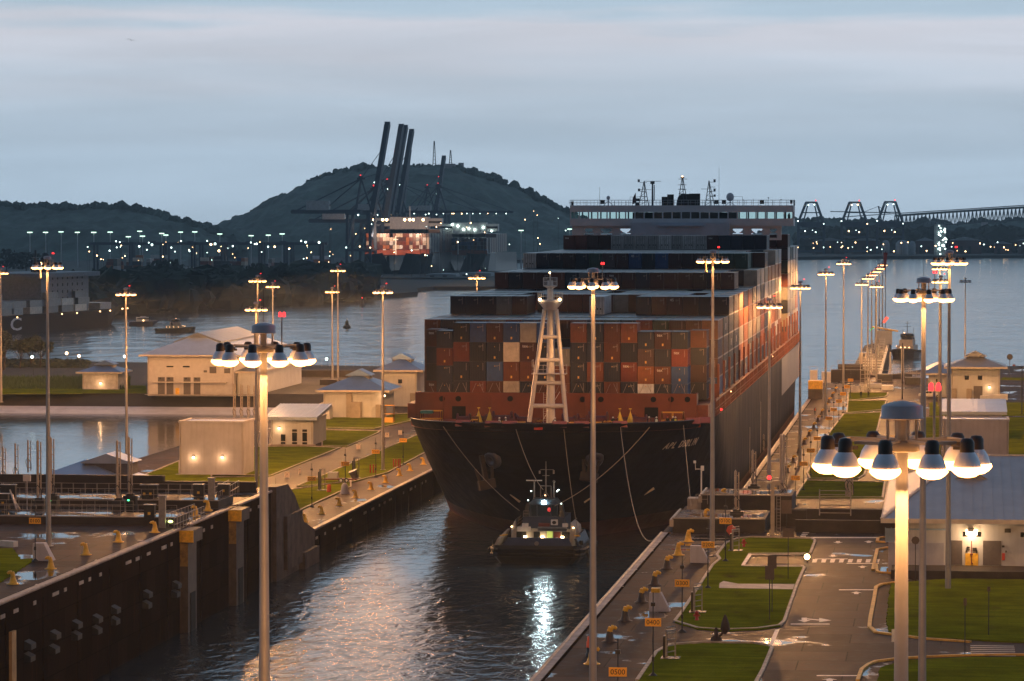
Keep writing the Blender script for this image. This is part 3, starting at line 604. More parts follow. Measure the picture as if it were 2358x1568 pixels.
for txt, x, y in (('1100', 87, 1157), ('1000', 166, 1017), ('0900', 236, 887), ('0800', 300, 770), ('0600', 416, 571), ('0500', 462, 484), ('0400', 512, 404), ('0300', 553, 331), ('0200', 592, 262), ('0100', 626, 197)):
    u, v = c2(x, y); board(txt, u, v, 8.2, 1.25, 'small board reading %s, %s from the front in the row beside the ship' % (txt, ORD[FARO.index(txt)]))
for i, (txt, x, y) in enumerate((('1300', 300, 1243), ('1200', 603, 1110), ('1100', 884, 985), ('1000', 1140, 883), ('0900', 1370, 787))):
    u, v = c4(x, y); board(txt, u, v, 8.2, 1.25, '%s orange number board from the left along the grass by the bow' % ORD[i])
board('0100', 80.5, 1199.5, 15.9, 1.22, 'dim orange board reading 0100 on the left quay beside the leftmost mast')
# ================================================================ bollards (hooked yellow bitts)
def bitt_mesh(m2):
    m = MB(); m.lathe((0, 0, 0), [(.62, 0), (.62, .05), (.40, .12), (.27, .55), (.22, .85)], 14, 0)
    pts = [(0, 0, .75), (.03, 0, .98), (.14, 0, 1.12), (.36, 0, 1.14), (.55, 0, 1.02)]; rs = [.23, .22, .2, .17, .11]
    for a, b, r0, r1 in zip(pts[:-1], pts[1:], rs[:-1], rs[1:]): m.cyl(a, b, r0, r1, 10, 1)
    m.bc(.1, 0, .98, .42, .34, .2, 1)
    return m.mesh('mooring_bollard', m2)
BY = bitt_mesh([YELLOW, YELLOW]); BD = bitt_mesh([mat('dark_bollard', (.06, .035, .02), .5, var=.5, vs=3), YELLOW])  # second version: body darker than its yellow hook
def bollard(u, v, z, label, rz=0, me=None, s=1.0):
    x, y, _ = P(u, v, z); o = put('mooring_bollard', me or BY, None, (x, y, z)); o.rotation_euler.z = rz; o.scale = (s,)*3
    return tag(o, label, 'bollard', 'mooring bollards along the lock walls')
n4 = lambda x, y: ((1980+x/2.5956)*F, (1950+y/2.5956)*F)
for i, (x, y) in enumerate([(1645, 98), (1560, 212), (1462, 342), (1352, 478), (1232, 635), (1105, 802), (945, 985), (795, 1188), (622, 1403)]):
    bollard(*n4(x, y), ZN, '%s hooked bollard from the far end of the near right quay' % ORD[i], .0, BY if i in (0, 1, 2, 8) else BD, 1.08)
for i, (x, y) in enumerate([(105, 730), (408, 608), (690, 495), (952, 392), (1245, 315), (1573, 185), (1672, 138)]):
    bollard(*cw(x, y), ZN, '%s yellow hooked bollard from the left on the tall left quay' % ORD[i], R(180))
for i, (x, y) in enumerate([(545, 1475), (685, 1407), (832, 1335), (970, 1268), (1100, 1200), (1222, 1143), (1340, 1085), (1428, 1043), (1540, 990), (1635, 940)]):
    bollard(*c4(x, y), ZF, '%s yellow bollard from the near end of the low left wall' % ORD[i], R(180), s=.95)
for i in range(17):
    y = 470+i*24.5; o = put('mooring_bollard', BY if i < 4 else BD, None, (RW+5.3, y, ZF)); tag(o, '%s bollard from the near end of the quay along the ship side' % ORD[i], 'bollard', 'mooring bollards along the lock walls')
# pale hatch plates set along the wall edges
PLM = mat('hatch_plate', (.52, .42, .38), .5, var=.2)
def plates(pl, z, where):
    for i, (u, v) in enumerate(pl):
        x, y, _ = P(u, v, z); m = MB(); m.bc(x, y, z+.01, .55, .8, .05); single('hatch_plate', m, PLM, '%s pale hatch plate %s' % (ORD[i], where), 'plate', 'pale hatch plates along the wall edges')
plates([n4(*p) for p in [(1272, 213), (1195, 305), (1117, 400), (1035, 488), (905, 650), (590, 1000), (405, 1212), (200, 1438)]], ZN, 'from the far end at the near right wall edge')
plates([cw(*p) for p in [(310, 738), (615, 613), (785, 541), (1130, 383)]], ZN, 'from the left on the tall left quay')
plates([c4(*p) for p in [(607, 1530), (765, 1452), (815, 1350), (953, 1353), (1015, 1313), (1200, 1235), (1275, 1200), (1320, 1180), (1435, 1115), (1545, 1057), (1650, 1004)]], ZF, 'from the near end of the low left wall edge')
for i in range(16):
    y = 470+i*21; m = MB(); m.bc(RW+1.9, y, ZF+.01, 2.2, .9, .05); single('hatch_plate', m, PLM, '%s pale plate from the near end of the quay beside the ship' % ORD[i], 'plate', 'pale hatch plates along the wall edges')
# ================================================================ the container ship
XC = -56.2; YB = 489.0; YS = 846.0; HB = 22.9
ship = thing('container_ship', 'huge dark blue container ship entering the lock bow first, loaded with stacked containers', 'container ship', (XC, YB, 0))
HULLM = [plated('hull_navy', (.007, .0095, .022), .46, rust=(.012, .009, .010), streak=.5, spec=.03, seam=.45), plated('hull_red', (.10, .014, .009), .5, rust=(.08, .03, .02)), plated('hull_grey', (.10, .095, .10), .42)]
ZD = 17.0
def hb(y, z):
    s = max(0., min(1., z/18.)); st = YB+17*(1-s**1.3)          # stem rakes forward as it rises
    if z < 0: st = YB+17
    L = 62*(1-s)+48*s; t = (y-st)/L
    if t <= 0: return 0.
    if t >= 1: w = 1.
    else:
        p = 1.45*(1-s)+2.6*s; w = (1-(1-t)**p)**(1/(1.05*(1-s)+2.6*s))
        w = w*(1-s*.0)
    if y > 800: w *= 1-.12*((y-800)/46)**2*(1-s*.8)
    return HB*w
def sheer(y): return ZD+1.0*max(0, (530-y)/40.)**1.2 if y < 530 else ZD
zs = [-3, -1, 0, 1.3, 2.6, 4, 6, 8, 10, 12, 14, 15.5, 1e9]
ys = []; y = YB
while y < YS: ys.append(y); y += .6 if y < 520 else (2.0 if y < 560 else 12)
ys.append(YS)
m = MB(); rings = []
for y in ys:
    row = []
    for z in zs:
        zz = min(z, sheer(y)); row.append((XC+hb(y, zz), y, zz))
    rings.append(row)
nz_ = len(zs); base = []
for sgn in (1, -1):
    vs = [(XC+sgn*(p[0]-XC), p[1] + (17*(1-max(0, min(1, p[2]/18.))**1.3)-(p[1]-YB) if (p[0]-XC) < 1e-6 and p[1] < YB+17*(1-max(0, min(1, p[2]/18.))**1.3) else 0), p[2]) for r in rings for p in r]
    for i in range(len(ys)-1):
        for j in range(nz_-1):
            a, b, c, d = i*nz_+j, (i+1)*nz_+j, (i+1)*nz_+j+1, i*nz_+j+1
            mi = 1 if zs[j+1] <= 2.7 else 0
            m.add([vs[a], vs[b], vs[c], vs[d]] if sgn > 0 else [vs[a], vs[d], vs[c], vs[b]], [(0, 1, 2, 3)], mi, True)
r = rings[-1]; m.add([p for p in r]+[(2*XC-p[0], p[1], p[2]) for p in r], [(j, nz_+j, nz_+j+1, j+1) for j in range(nz_-1)], 0)
hm = m.mesh('hull', HULLM, ship.location)
bmh = bmesh.new(); bmh.from_mesh(hm); bmesh.ops.remove_doubles(bmh, verts=bmh.verts, dist=.003); bmh.to_mesh(hm); bmh.free()
put('hull', hm, ship)
OFF = ship.location
REDDK = mat('deck_red', (.22, .045, .018), .55, var=.25, vs=.3, bump=.1)
RUST = mat('lashing_red', (.20, .05, .025), .6, var=.4, vs=.5)
m = MB(); dk = [(XC+hb(y, ZD)-.1, y) for y in ys if y > YB+.5]; pl = dk+[(2*XC-x, y) for x, y in dk[::-1]]
vs = [(x, y, sheer(y)-1.15 if y < 516 else ZD-.02) for x, y in pl]; n = len(dk)
m.add(vs, [(i, i+1, 2*n-2-i, 2*n-1-i) for i in range(n-1)]); ob('main_deck', m, REDDK, ship, OFF)
# bulwark rail cap
m = MB()
for sg in (1, -1): m.path([(XC+sg*(hb(y, ZD)+.02), y, sheer(y)+.03) for y in ys[1:40]], .09, 5)
ob('rail_cap', m, mat('rail_navy', (.02, .025, .045), .4), ship, OFF)
# breakwater: tall wall across the foredeck with wing returns
m = MB(); m.box(-77.2, -35.6, 517.6, 518.2, 15.8, 20.9); m.box(-77.2, -76.8, 518.2, 521, 16, 20.9); m.box(-36.0, -35.6, 518.2, 521, 16, 20.9)
for x in (-73, -66, -60, -52, -46, -39.5): m.bar((x, 517.5, 16.2), (x, 517.5, 20.5), .14)
bw = ob('breakwater', m, mat('breakwater_orange', (.17, .03, .010), .5, var=.18, vs=.4, bump=.08), ship, OFF)
for (u, v) in ((434/1.965, 130/1.965), (1852/1.965, 140/1.965)):
    uu, vv = (1500+u)*F, (1480+v)*F; x, y, z = PY(uu, vv, 517.5); m = MB(); m.box(x-1.0, x+1.0, 517.50, 517.57, 16.0, z+.9); ob('doorway', m, DARKOPEN, ship, OFF)
m = MB()
for u in (353, 538, 1125): 
    x, y, z = PY((1540+u/3.015)*F, (1120+1132/3.015)*F, 517.5); m.cyl((x, 517.45, z), (x, 517.6, z), .42, n=10)
for u in (105, 310, 905, 1105, 1290):
    x, y, z = PY((2150+u/3.015)*F, (1120+1140/3.015)*F, 517.5); m.cyl((x, 517.45, z), (x, 517.6, z), .42, n=10)
ob('porthole', m, DARKOPEN, ship, OFF); bpy.data.objects['porthole'].data.materials[0] = DARKOPEN
# yellow winch-side arrow cones painted on stands
m = MB()
for u, h in ((580, 1), (660, 1), (1620, 1), (1697, 1)):
    x, y, z = PY((1500+u/1.965)*F, (1480+180/1.965)*F, 510); m = MB(); m.lathe((x, 510, 16.1), [(.85, 0), (.9, .25), (.75, .45), (.06, 2.5), (.001, 2.6)], 12); m.cyl((x, 510, 18.6), (x, 510, 19.1), .03); m.bc(x, 510, 19.0, .4, .1, .12)
    ob('yellow_cone', m, mat('bright_yellow', (.85, .55, .04), .4, var=.1), ship, OFF)
def n5(x, y): return ((1500+x/1.965)*F, (1480+y/1.965)*F)
def railing(m, pts, h=1.1, n=None, r=.03, zf=None):
    for a, b in zip(pts[:-1], pts[1:]):
        L = (Vector(b)-Vector(a)).length; k = max(1, int(L/1.5))
        for i in range(k+1):
            p = Vector(a).lerp(Vector(b), i/k); m.cyl(p, p+Vector((0, 0, h)), r, n=4, caps=False)
        for f_ in (.5, 1.0): m.cyl((a[0], a[1], a[2]+h*f_), (b[0], b[1], b[2]+h*f_), r, n=4, caps=False)
    return m
YR = mat('handrail_yellow', (.80, .42, .05), .45, var=.1)
m = MB()
for (u0, u1, w, yy) in ((150, 300, 1, 509), (1925, 2085, 1, 509), (705, 760, 0, 500), (855, 912, 0, 499), (1243, 1300, 0, 499), (1425, 1475, 0, 500), (765, 830, 0, 498), (1345, 1400, 0, 498), (1010, 1040, 0, 503), (1500, 1560, 0, 503), (520, 560, 0, 504)):
    a, b = PY(*n5(u0, 190), yy), PY(*n5(u1, 190), yy); zf = 16.3
    h = 2.3 if w else 1.3; railing(m, [(a[0], yy, zf), (b[0], yy, zf), (b[0], yy+2, zf), (a[0], yy+2, zf), (a[0], yy, zf)], h, r=.055)
ob('yellow_handrail', m, YR, ship, OFF)
a, b = PY(*n5(155, 190), 508.5), PY(*n5(240, 190), 508.5); m = MB(); m.box(a[0], b[0], 507.6, 509.6, 18.3, 18.7); ob('canvas_cover', m, mat('teal_canvas', (.02, .14, .15), .8), ship, OFF)
# winches, bitts and windlass
WM = mat('winch_maroon', (.10, .022, .018), .5, var=.3)
for i, (u, y, s) in enumerate(((755, 506, 1.3), (820, 505, .9), (905, 505, 1.1), (1255, 505, 1.1), (1330, 505, .9), (1460, 506, 1.3), (470, 508, .9), (1770, 508, .9), (600, 511, .7), (1660, 511, .7))):
    x = PY(*n5(u, 180), y)[0]; t = MB(); t.cyl((x-s, y, 17.3), (x+s, y, 17.3), .75*s, n=14); t.cyl((x-s-.1, y, 17.3), (x-s+.1, y, 17.3), 1.2*s, n=16); t.cyl((x+s-.1, y, 17.3), (x+s+.1, y, 17.3), 1.2*s, n=16)
    t.bc(x, y, 16, 2.6*s, 1.8, .6); t.bc(x+1.8*s, y, 16, 1.0, 1.2, 1.9); ob('winch', t, WM, ship, OFF)
m = MB()
for u in (300, 400, 1040, 1120, 1560, 1640, 1800):
    x = PY(*n5(u, 190), 503)[0]; m.cyl((x-.4, 503, 16), (x-.4, 503, 17.5), .28, n=8); m.cyl((x+.4, 503, 16), (x+.4, 503, 17.5), .28, n=8)
ob('deck_bitts', m, WM, ship, OFF)
# pink roller fairlead plates on the bow rail
for i, u in enumerate((483, 714, 843, 1205, 1362, 1630, 2103, 2183)):
    x = PY(*n5(u, 205), 496)[0]
    y = YB+1
    while hb(y, ZD) < abs(x-XC)+.05 and y < 515: y += .1
    z = sheer(y); m = MB(); m.add([(x-1.1, y-.5, z-.45), (x+1.1, y-.5, z-.45), (x+1.0, y+.3, z+.35), (x-1.0, y+.3, z+.35), (x-1.1, y+.2, z-.6), (x+1.1, y+.2, z-.6), (x+1, y+.9, z+.1), (x-1, y+.9, z+.1)], [(0, 1, 2, 3), (7, 6, 5, 4), (0, 3, 7, 4), (1, 5, 6, 2), (3, 2, 6, 7), (0, 4, 5, 1)])
    ob('fairlead', m, mat('fairlead_pink', (.30, .10, .09), .5, var=.2), ship, OFF)
# foremast: two raking legs joined by rungs, central post, crow's nest
FMW = mat('foremast_white', (.62, .58, .56), .45, var=.1, vs=.5)
FY = 501.0; sx = lambda u: PY(u, 900, FY)[0]; sz = lambda v: PY(1267, v, FY)[2]
m = MB()
def rect_leg(m, p0, p1, w0, w1): m.cyl(p0, p1, w0, w1, 8)
zt = sz(712)
rect_leg(m, (sx(1219), FY, sz(972)), (sx(1254), FY, zt), .33, .30); rect_leg(m, (sx(1304), FY, sz(972)), (sx(1281), FY, zt), .33, .30)
rungs = [(776, .26), (829, .28), (882, .28), (935, .32)]
def legx(v, s): f = (972-v)/(972-712); return sx(1219+(1254-1219)*f) if s < 0 else sx(1304+(1281-1304)*f)
for v, r_ in rungs: m.cyl((legx(v, -1), FY, sz(v)), (legx(v, 1), FY, sz(v)), r_, n=8)
# curved throat under the head
m.lathe((sx(1267), FY, sz(712)), [(.95, -.1), (1.05, .15), (1.75, 1.0), (1.8, 1.3), (1.1, 1.35), (.001, 1.36)], 16)
fm = ob('foremast', m, FMW, ship, OFF)
m = MB(); m.cyl((sx(1267), FY+.9, 16.0), (sx(1267), FY+.6, zt), .62, .55, 14); ob('mast_post', m, FMW, fm)
m = MB(); m.cyl((sx(1267), FY, sz(690)), (sx(1267), FY, sz(646)), .48, .42, 12); m.lathe((sx(1267), FY, sz(664)), [(.4, 0), (1.0, .3), (1.0, .42), (.3, .42)], 12); m.cyl((sx(1267), FY, sz(646)), (sx(1267), FY, sz(625)), .12, .08, 6)
ob('mast_head', m, FMW, fm)
m = MB()
for rr_, z0 in ((1.8, sz(712)+1.3), (1.0, sz(664)+.42)):
    k = 14
    for i in range(k):
        a, b = 2*pi*i/k, 2*pi*(i+1)/k; p = (sx(1267)+rr_*cos(a), FY+rr_*sin(a), z0); q_ = (sx(1267)+rr_*cos(b), FY+rr_*sin(b), z0)
        m.cyl(p, (p[0], p[1], z0+1.1), .035, n=4)
        for hh in (.55, 1.1): m.cyl((p[0], p[1], z0+hh), (q_[0], q_[1], z0+hh), .03, n=4)
z0 = sz(860); x0 = sx(1267)
m.box(x0-2.6, x0+2.3, FY-.9, FY+1.1, z0-.1, z0+.02); railing(m, [(x0-2.5, FY-.85, z0), (x0+2.25, FY-.85, z0), (x0+2.25, FY+1, z0)], 1.2, r=.035); railing(m, [(x0-2.5, FY+1, z0), (x0-2.5, FY-.85, z0)], 1.9, r=.035)
for i in range(16): m.cyl((x0-.95, FY-.1, 16.5+i*.33), (x0-.5, FY-.1, 16.5+i*.33), .02, n=4)
m.cyl((x0-.95, FY-.1, 16), (x0-.95, FY-.1, 21.8), .035, n=4); m.cyl((x0-.5, FY-.1, 16), (x0-.5, FY-.1, 21.8), .035, n=4)
m.bar((x0-.95, FY-.2, 18), (x0+1.3, FY+.6, 21.9), .07); ob('mast_rails', m, FMW, fm)
m = MB(); m.cyl((x0-.1, FY-1.05, z0+.1), (x0-.1, FY-1.0, z0+.85), .35, .35, 12); ob('fog_horn', m, FMW, fm)
for u, v in ((1243.5, 690), (1289, 690)):
    x, _, z = PY(u, v, FY-1.6); m = MB(); m.ball((x, FY-1.7, z), .22); ob('mast_floodlight', m, WARM, fm)
m = MB(); x, _, z = PY(1266, 628, FY-.2); m.ball((x, FY-.3, z), .12); ob('masthead_lamp', m, WARM, fm)
for c in fm.children: c.location = -Vector(OFF)+Vector(c.location); 
# anchors with bolsters
for k, (x, y) in enumerate(((690, 470), (1425, 470))):
    uu, vv = n5(x, y); best = None
    for yy in range(4900, 5300):
        p = PY(uu, vv, yy/10.)
        if hb(yy/10., p[2]) >= abs(p[0]-XC): best = p; break
    if best is None: continue
    m = MB(); m.lathe((0, 0, 0), [(1.45, 0), (1.4, .5), (1.1, .75), (.55, .8), (.45, .4), (.001, .4)], 16)
    bo = ob('anchor_bolster', m, mat('bolster_steel', (.09, .09, .12), .28, metal=.4, var=.3), ship); bo.location = Vector(best)-Vector(OFF); sg = 1 if best[0] > XC else -1
    bo.rotation_euler = (R(112), 0, R(sg*38)); bo.location += Vector((0, .25, 0))
    a = MB(); a.box(-.3, .3, -.35, .35, -3.9, .9); a.bar((-1.2, 0, -3.3), (1.2, 0, -3.3), 1.0, 1.3); a.bar((-.9, 0, -2.8), (-1.25, -.1, -.9), .38, .25); a.bar((.9, 0, -2.8), (1.25, -.1, -.9), .38, .25)
    an = ob('anchor', a, mat('anchor_iron', (.022, .010, .007), .7, var=.4, bump=.4), ship); p0 = best
    if k == 0: an.location = Vector((p0[0]-1.3, p0[1]-2.2, p0[2]-.3))-Vector(OFF); an.rotation_euler = (R(-3), R(-10), R(25))
    else: an.location = Vector((p0[0], p0[1]-1.0, p0[2]+.7))-Vector(OFF); an.rotation_euler = (R(-12), R(4), R(-20))
# ship's name on the starboard bow, laid on the plating letter by letter
NAMEM = mat('name_paint', (.50, .42, .36), .6, var=.3, vs=1)
def hull_text(txt, x_start, y_start, z, step, size, sg):
    # walk along the waterline at height z
    y = y_start; 
    for ch in txt:
        x = XC+sg*hb(y, z); dx = XC+sg*hb(y+.6, z)-x; ang = math.atan2(.6, dx)
        if ch != ' ':
            dz = (hb(y+.3, z+.8)-hb(y+.3, z-.8)); tilt = math.atan2(dz, 1.6)
            o = text(ch, size, NAMEM, (0, 0, 0), ship, name='name_letter', ext=.02, bold=True)
            nrm = Vector((sin(ang), -cos(ang), 0)) * 1.0
            if nrm.x*sg < 0: nrm = -nrm
            tdir = Vector((cos(ang), sin(ang), 0))
            if sg < 0: tdir = -tdir
            upv = (Vector((0, 0, 1))+nrm*math.tan(tilt)*.95).normalized()
            n2 = tdir.cross(upv).normalized(); 
            from mathutils import Matrix
            Mx = Matrix((tdir, upv, n2)).transposed().to_4x4()
            slant = Matrix.Identity(4); slant[0][1] = .25
            o.matrix_local = Matrix.Translation(Vector((x, y, z))-Vector(OFF)+n2*.10) @ Mx
        L = math.hypot(dx, .6); y += step*.6/L if sg > 0 else -step*.6/L
for yy in range(4900, 5400):
    p = PY(1534, 1027, yy/10.)
    if hb(yy/10., p[2]) >= abs(p[0]-XC): NS = p; break
hull_text('APL DUBLIN', NS[0], NS[1], NS[2], 1.22, 1.75, 1)
for yy in range(4900, 5400):
    p = PY(972, 1014, yy/10.)
    if hb(yy/10., p[2]) >= abs(p[0]-XC): NS = p; break
# side structure: lashing frames under the outer stacks, walkway rails
m = MB(); SX = XC+HB-.25
for y in range(530, 846, 3):
    if y % 2 == 0 or True: m.bar((SX, y, ZD), (SX, y, 19.4), .22)
m.bar((SX, 528, 19.4), (SX, 845, 19.4), .3); m.bar((SX, 528, 18.1), (SX, 845, 18.1), .12); m.bar((SX, 528, 17.6), (SX, 845, 17.6), .08)
for y in range(537, 840, 14): m.box(SX-6, SX+.1, y-1.2, y-.7, ZD, 21.5); m.box(SX-.2, SX+.12, y-1.3, y-.6, ZD, 24.5)
ob('lashing_frames', m, RUST, ship, OFF)
m = MB(); m.box(-78.5, -34.0, 518.5, 845, ZD, 19.2); ob('hatch_coaming', m, RUST, ship, OFF)
m = MB()
for y in (560, 700): m.ball((SX+.15, y+5, 18.9), .10, n=6, k=4)
ob('deck_lamp', m, WARMS, ship, OFF)
m = MB(); x, y, z = PY(1661, 943, 524); m.ball((x, 524, z), .17); ob('red_side_lamp', m, REDLAMP, ship, OFF)
m = MB()
for (x, y0, y1, z0, z1) in ((XC+HB+.03, 690, 690.3, 2, 12), (XC+HB+.03, 655, 655.4, 3, 12.5), (XC+HB+.03, 618, 618.3, 2, 10)): m.box(x, x+.08, y0, y1, z0, z1)
ob('draft_stripe', m, mat('pale_stripe', (.45, .40, .36), .5), ship, OFF)
m = MB(); m.box(XC+HB+.02, XC+HB+.07, 742, 845.5, 9.2, 16.9); ob('painted_lit_patch', m, mat('hull_lit_tone', (.20, .20, .22), .5, var=.15, vs=.2), ship, OFF)  # paler sheet paints in the lit stretch of the aft hull side
# ---------------------------------------------------------------- bridge
BY0 = 766.0; BW = mat('bridge_white', (.52, .54, .60), .5, var=.1, vs=.3); NAVY = mat('bridge_blue', (.18, .24, .36), .5, var=.1)
bx0, bx1 = -80.3, -31.9
m = MB(); m.box(bx0, bx1, BY0, BY0+7.5, 44.7, 46.15); m.box(bx0, bx1, BY0+.02, BY0+7.5, 47.55, 49.0); m.box(bx0-.05, bx1+.05, BY0-.12, BY0+7.6, 44.55, 44.7)
m.box(bx0, bx1, BY0+6.8, BY0+7.5, 46.15, 47.55) if False else None
wh = ob('wheelhouse', m, BW, ship, OFF)
xs_ = [bx0+(bx1-bx0)*i/24 for i in range(25)]
for i, x in enumerate(xs_):
    m = MB(); m.bar((x+(.15 if i == 0 else (-.15 if i == 24 else 0)), BY0+.12, 46.15), (x+(.15 if i == 0 else (-.15 if i == 24 else 0)), BY0+.12, 47.55), .26); ob('mullion', m, BW, wh, (0, 0, 0)).location = -Vector(OFF); m = MB(); m.bar((min(max(x, bx0+.2), bx1-.2), BY0+7.2, 46.15), (min(max(x, bx0+.2), bx1-.2), BY0+7.2, 47.55), .3); ob('mullion', m, BW, wh, (0, 0, 0)).location = -Vector(OFF)
GL2 = bpy.data.materials.new('window_glass'); GL2.use_nodes = True; b_ = GL2.node_tree.nodes['Principled BSDF']; b_.inputs['Base Color'].default_value = (.75, .95, .85, 1); b_.inputs['Roughness'].default_value = .02; b_.inputs['Transmission Weight'].default_value = 1.0; b_.inputs['IOR'].default_value = 1.02
for i in range(24):
    dark = i in (7, 9, 10, 11, 12, 13, 14, 15, 17); m = MB(); m.box(xs_[i]+.14, xs_[i+1]-.14, BY0+.20, BY0+.23, 46.18, 47.53)
    o = ob('bridge_window', m, GLASS if dark else GL2, wh, (0, 0, 0)); o.location = -Vector(OFF)
m = MB(); m.box(-66.8, -44.2, BY0+1.5, BY0+7, 46.16, 47.5); o = ob('bridge_interior', m, mat('interior_dark', (.03, .03, .035), .8), wh); o.location = -Vector(OFF)
# block under the wheelhouse and the arched wing supports
m = MB(); m.box(-66.9, -45.6, BY0-2.2, BY0+8, 40, 45.3); m.box(-61, -51.2, BY0-3.2, BY0-2.2, 44.5, 44.75); m.box(-74, -38.5, BY0+1, BY0+8, 18, 40); ob('bridge_block', m, NAVY if False else mat('block_blue', (.36, .42, .52), .5, var=.12, vs=.3), ship, OFF)
def arch_wall(xa, xb, holes, sgn, label='wing_support'):
    m = MB(); z0, z1 = 41.5, 44.55; x = xa
    for (h0, h1) in holes:
        m.box(x, h0, BY0+1, BY0+1.5, z0, z1); m.box(h0, h1, BY0+1, BY0+1.5, 43.95, z1); m.box(h0, h1, BY0+1, BY0+1.5, z0, 42.0)
        k = 4
        for e, s_ in ((h0, 1), (h1, -1)):
            for j in range(k):
                w_ = .9*(1-sin((j+.5)/k*pi/2)); m.box(min(e, e+s_*w_), max(e, e+s_*w_), BY0+1.01, BY0+1.49, 43.0+j*.24, 43.24+j*.24)
        x = h1
    m.box(x, xb, BY0+1, BY0+1.5, z0, z1); return ob(label, m, BW, ship, OFF)
sxx = lambda x: PY((2100+x/2.456)*F, 530, BY0+1)[0]
arch_wall(sxx(110), -66.9, [(sxx(225), sxx(310)), (sxx(375), sxx(480)), (sxx(552), sxx(650))], -1)
arch_wall(-45.6, sxx(2040), [(sxx(1590), sxx(1685)), (sxx(1762), sxx(1865)), (sxx(1930), sxx(2000))], 1)
# roof rails, radomes, aerials
m = MB(); railing(m, [(bx0, BY0+.1, 49), (bx1, BY0+.1, 49), (bx1, BY0+7.4, 49), (bx0, BY0+7.4, 49), (bx0, BY0+.1, 49)], 1.15, r=.05); ob('roof_railing', m, mat('rail_grey', (.35, .38, .42), .5), ship, OFF)
sc3 = lambda x, y, yy=BY0+3: PY((2100+x/2.456)*F, (620+y/2.456)*F, yy)
for (x, r_, zt) in ((445, .42, 300), (1567, .85, 292)):
    p = sc3(x, zt); m = MB(); m.ball(p, r_, n=14, k=8, sz=1.1); m.cyl((p[0], p[1], 49), (p[0], p[1], p[2]-r_), .12); m.cyl((p[0]-1, p[1], 49), (p[0], p[1], p[2]-r_-.2), .06); m.cyl((p[0]+1, p[1], 49), (p[0], p[1], p[2]-r_-.2), .06)
    ob('radome', m, BW, ship, OFF)
m = MB()
for x, y in ((115, 335), (365, 200), (240, 330), (610, 330), (1465, 20), (1690, 320), (1780, 305), (1920, 300), (2035, 318), (2130, 320), (1955, 320), (500, 330), (915, 320), (975, 318)):
    p = sc3(x, y); m.cyl((p[0], p[1], 49), p, .05, .035, 4)
    if x in (1690, 1920, 2035): m.ball(p, .22, n=8, k=4, sz=.5)
    if x in (115, 2130): m.bc(p[0], p[1], p[2]-.8, .5, .4, .8); m.bc(p[0]+(.4 if x > 500 else -.3), p[1], p[2]-.3, .7, .3, .12)
for x in (390, 1440, 1510, 1860): p = sc3(x, 370); m.bc(p[0], p[1], 49.3, .9, .5, .8)
p, q_ = sc3(645, 292), sc3(735, 292); m.bar(p, q_, .06); m.bar((p[0], p[1], 49), p, .06); p, q_ = sc3(1595, 288), sc3(1680, 288); m.bar(p, q_, .05); m.bar(p, (p[0], p[1], 49), .06); m.bar(q_, (q_[0], q_[1], 49), .06); p, q_ = sc3(1600, 320), sc3(1680, 320); m.bar(p, q_, .05)
ob('aerial', m, DKMETAL, ship, OFF)
DKB = mat('mast_bluegrey', (.05, .065, .09), .5, var=.2)
def lattice(xb0, xb1, xt, ztop, rungs, label='radar_mast', extra=()):
    m = MB(); t = sc3(xt, ztop); a, b = sc3(xb0, 390), sc3(xb1, 390)
    for p in ((a[0], BY0+2, 49), (b[0], BY0+2, 49), ((a[0]+b[0])/2, BY0+5, 49)): m.bar(p, (t[0], BY0+3, t[2]), .16)
    for f_ in (.2, .38, .55, .7):
        m.bar((a[0]+(t[0]-a[0])*f_, BY0+2.2, 49+(t[2]-49)*f_), (b[0]+(t[0]-b[0])*f_, BY0+2.2, 49+(t[2]-49)*f_), .09)
    fr = [.0, .2, .38, .55]
    for f0, f1 in zip(fr[:-1], fr[1:]): m.bar((a[0]+(t[0]-a[0])*f0, BY0+2.2, 49+(t[2]-49)*f0), (b[0]+(t[0]-b[0])*f1, BY0+2.2, 49+(t[2]-49)*f1), .08)
    for (x0, x1, y) in rungs: p, q_ = sc3(x0, y), sc3(x1, y); m.bar(p, q_, .09)
    for (x, y, w, h) in extra: p = sc3(x, y); m.bc(p[0], p[1], p[2], w, .4, h)
    return ob(label, m, DKB, ship, OFF)
lattice(730, 820, 775, 145, [(725, 840, 225), (735, 800, 160), (735, 790, 240), (725, 780, 290), (775, 930, 147), (700, 740, 330)], extra=[(726, 155, .45, .6), (728, 240, .45, .6), (712, 370, .9, .7), (716, 330, .8, .6)])
lattice(1340, 1425, 1372, 140, [(1300, 1375, 218), (1375, 1430, 155), (1375, 1430, 200), (1375, 1430, 240), (1380, 1430, 285)], extra=[(1424, 155, .45, .6), (1424, 240, .45, .6), (1424, 290, .45, .5)])
lattice(1085, 1180, 1128, 95, [(1090, 1172, 127), (1085, 1165, 180), (1085, 1165, 222), (1095, 1160, 262), (1100, 1098, 55), (1165, 1164, 80)], extra=[(1128, 120, .8, .3)])
m = MB(); p = sc3(852, 160); m.cyl((p[0], p[1], 49), p, .22, .16, 8); p2 = sc3(868, 180); m.cyl((p2[0], p2[1], 50), p2, .1); m.bc(p[0], p[1], p[2]-.3, .9, .8, .6); ob('radar_post', m, DKB, ship, OFF)
m = MB(); p = sc3(1127, 102, BY0+2.6); m.ball(p, .16); ob('top_lamp', m, WARMS, ship, OFF)
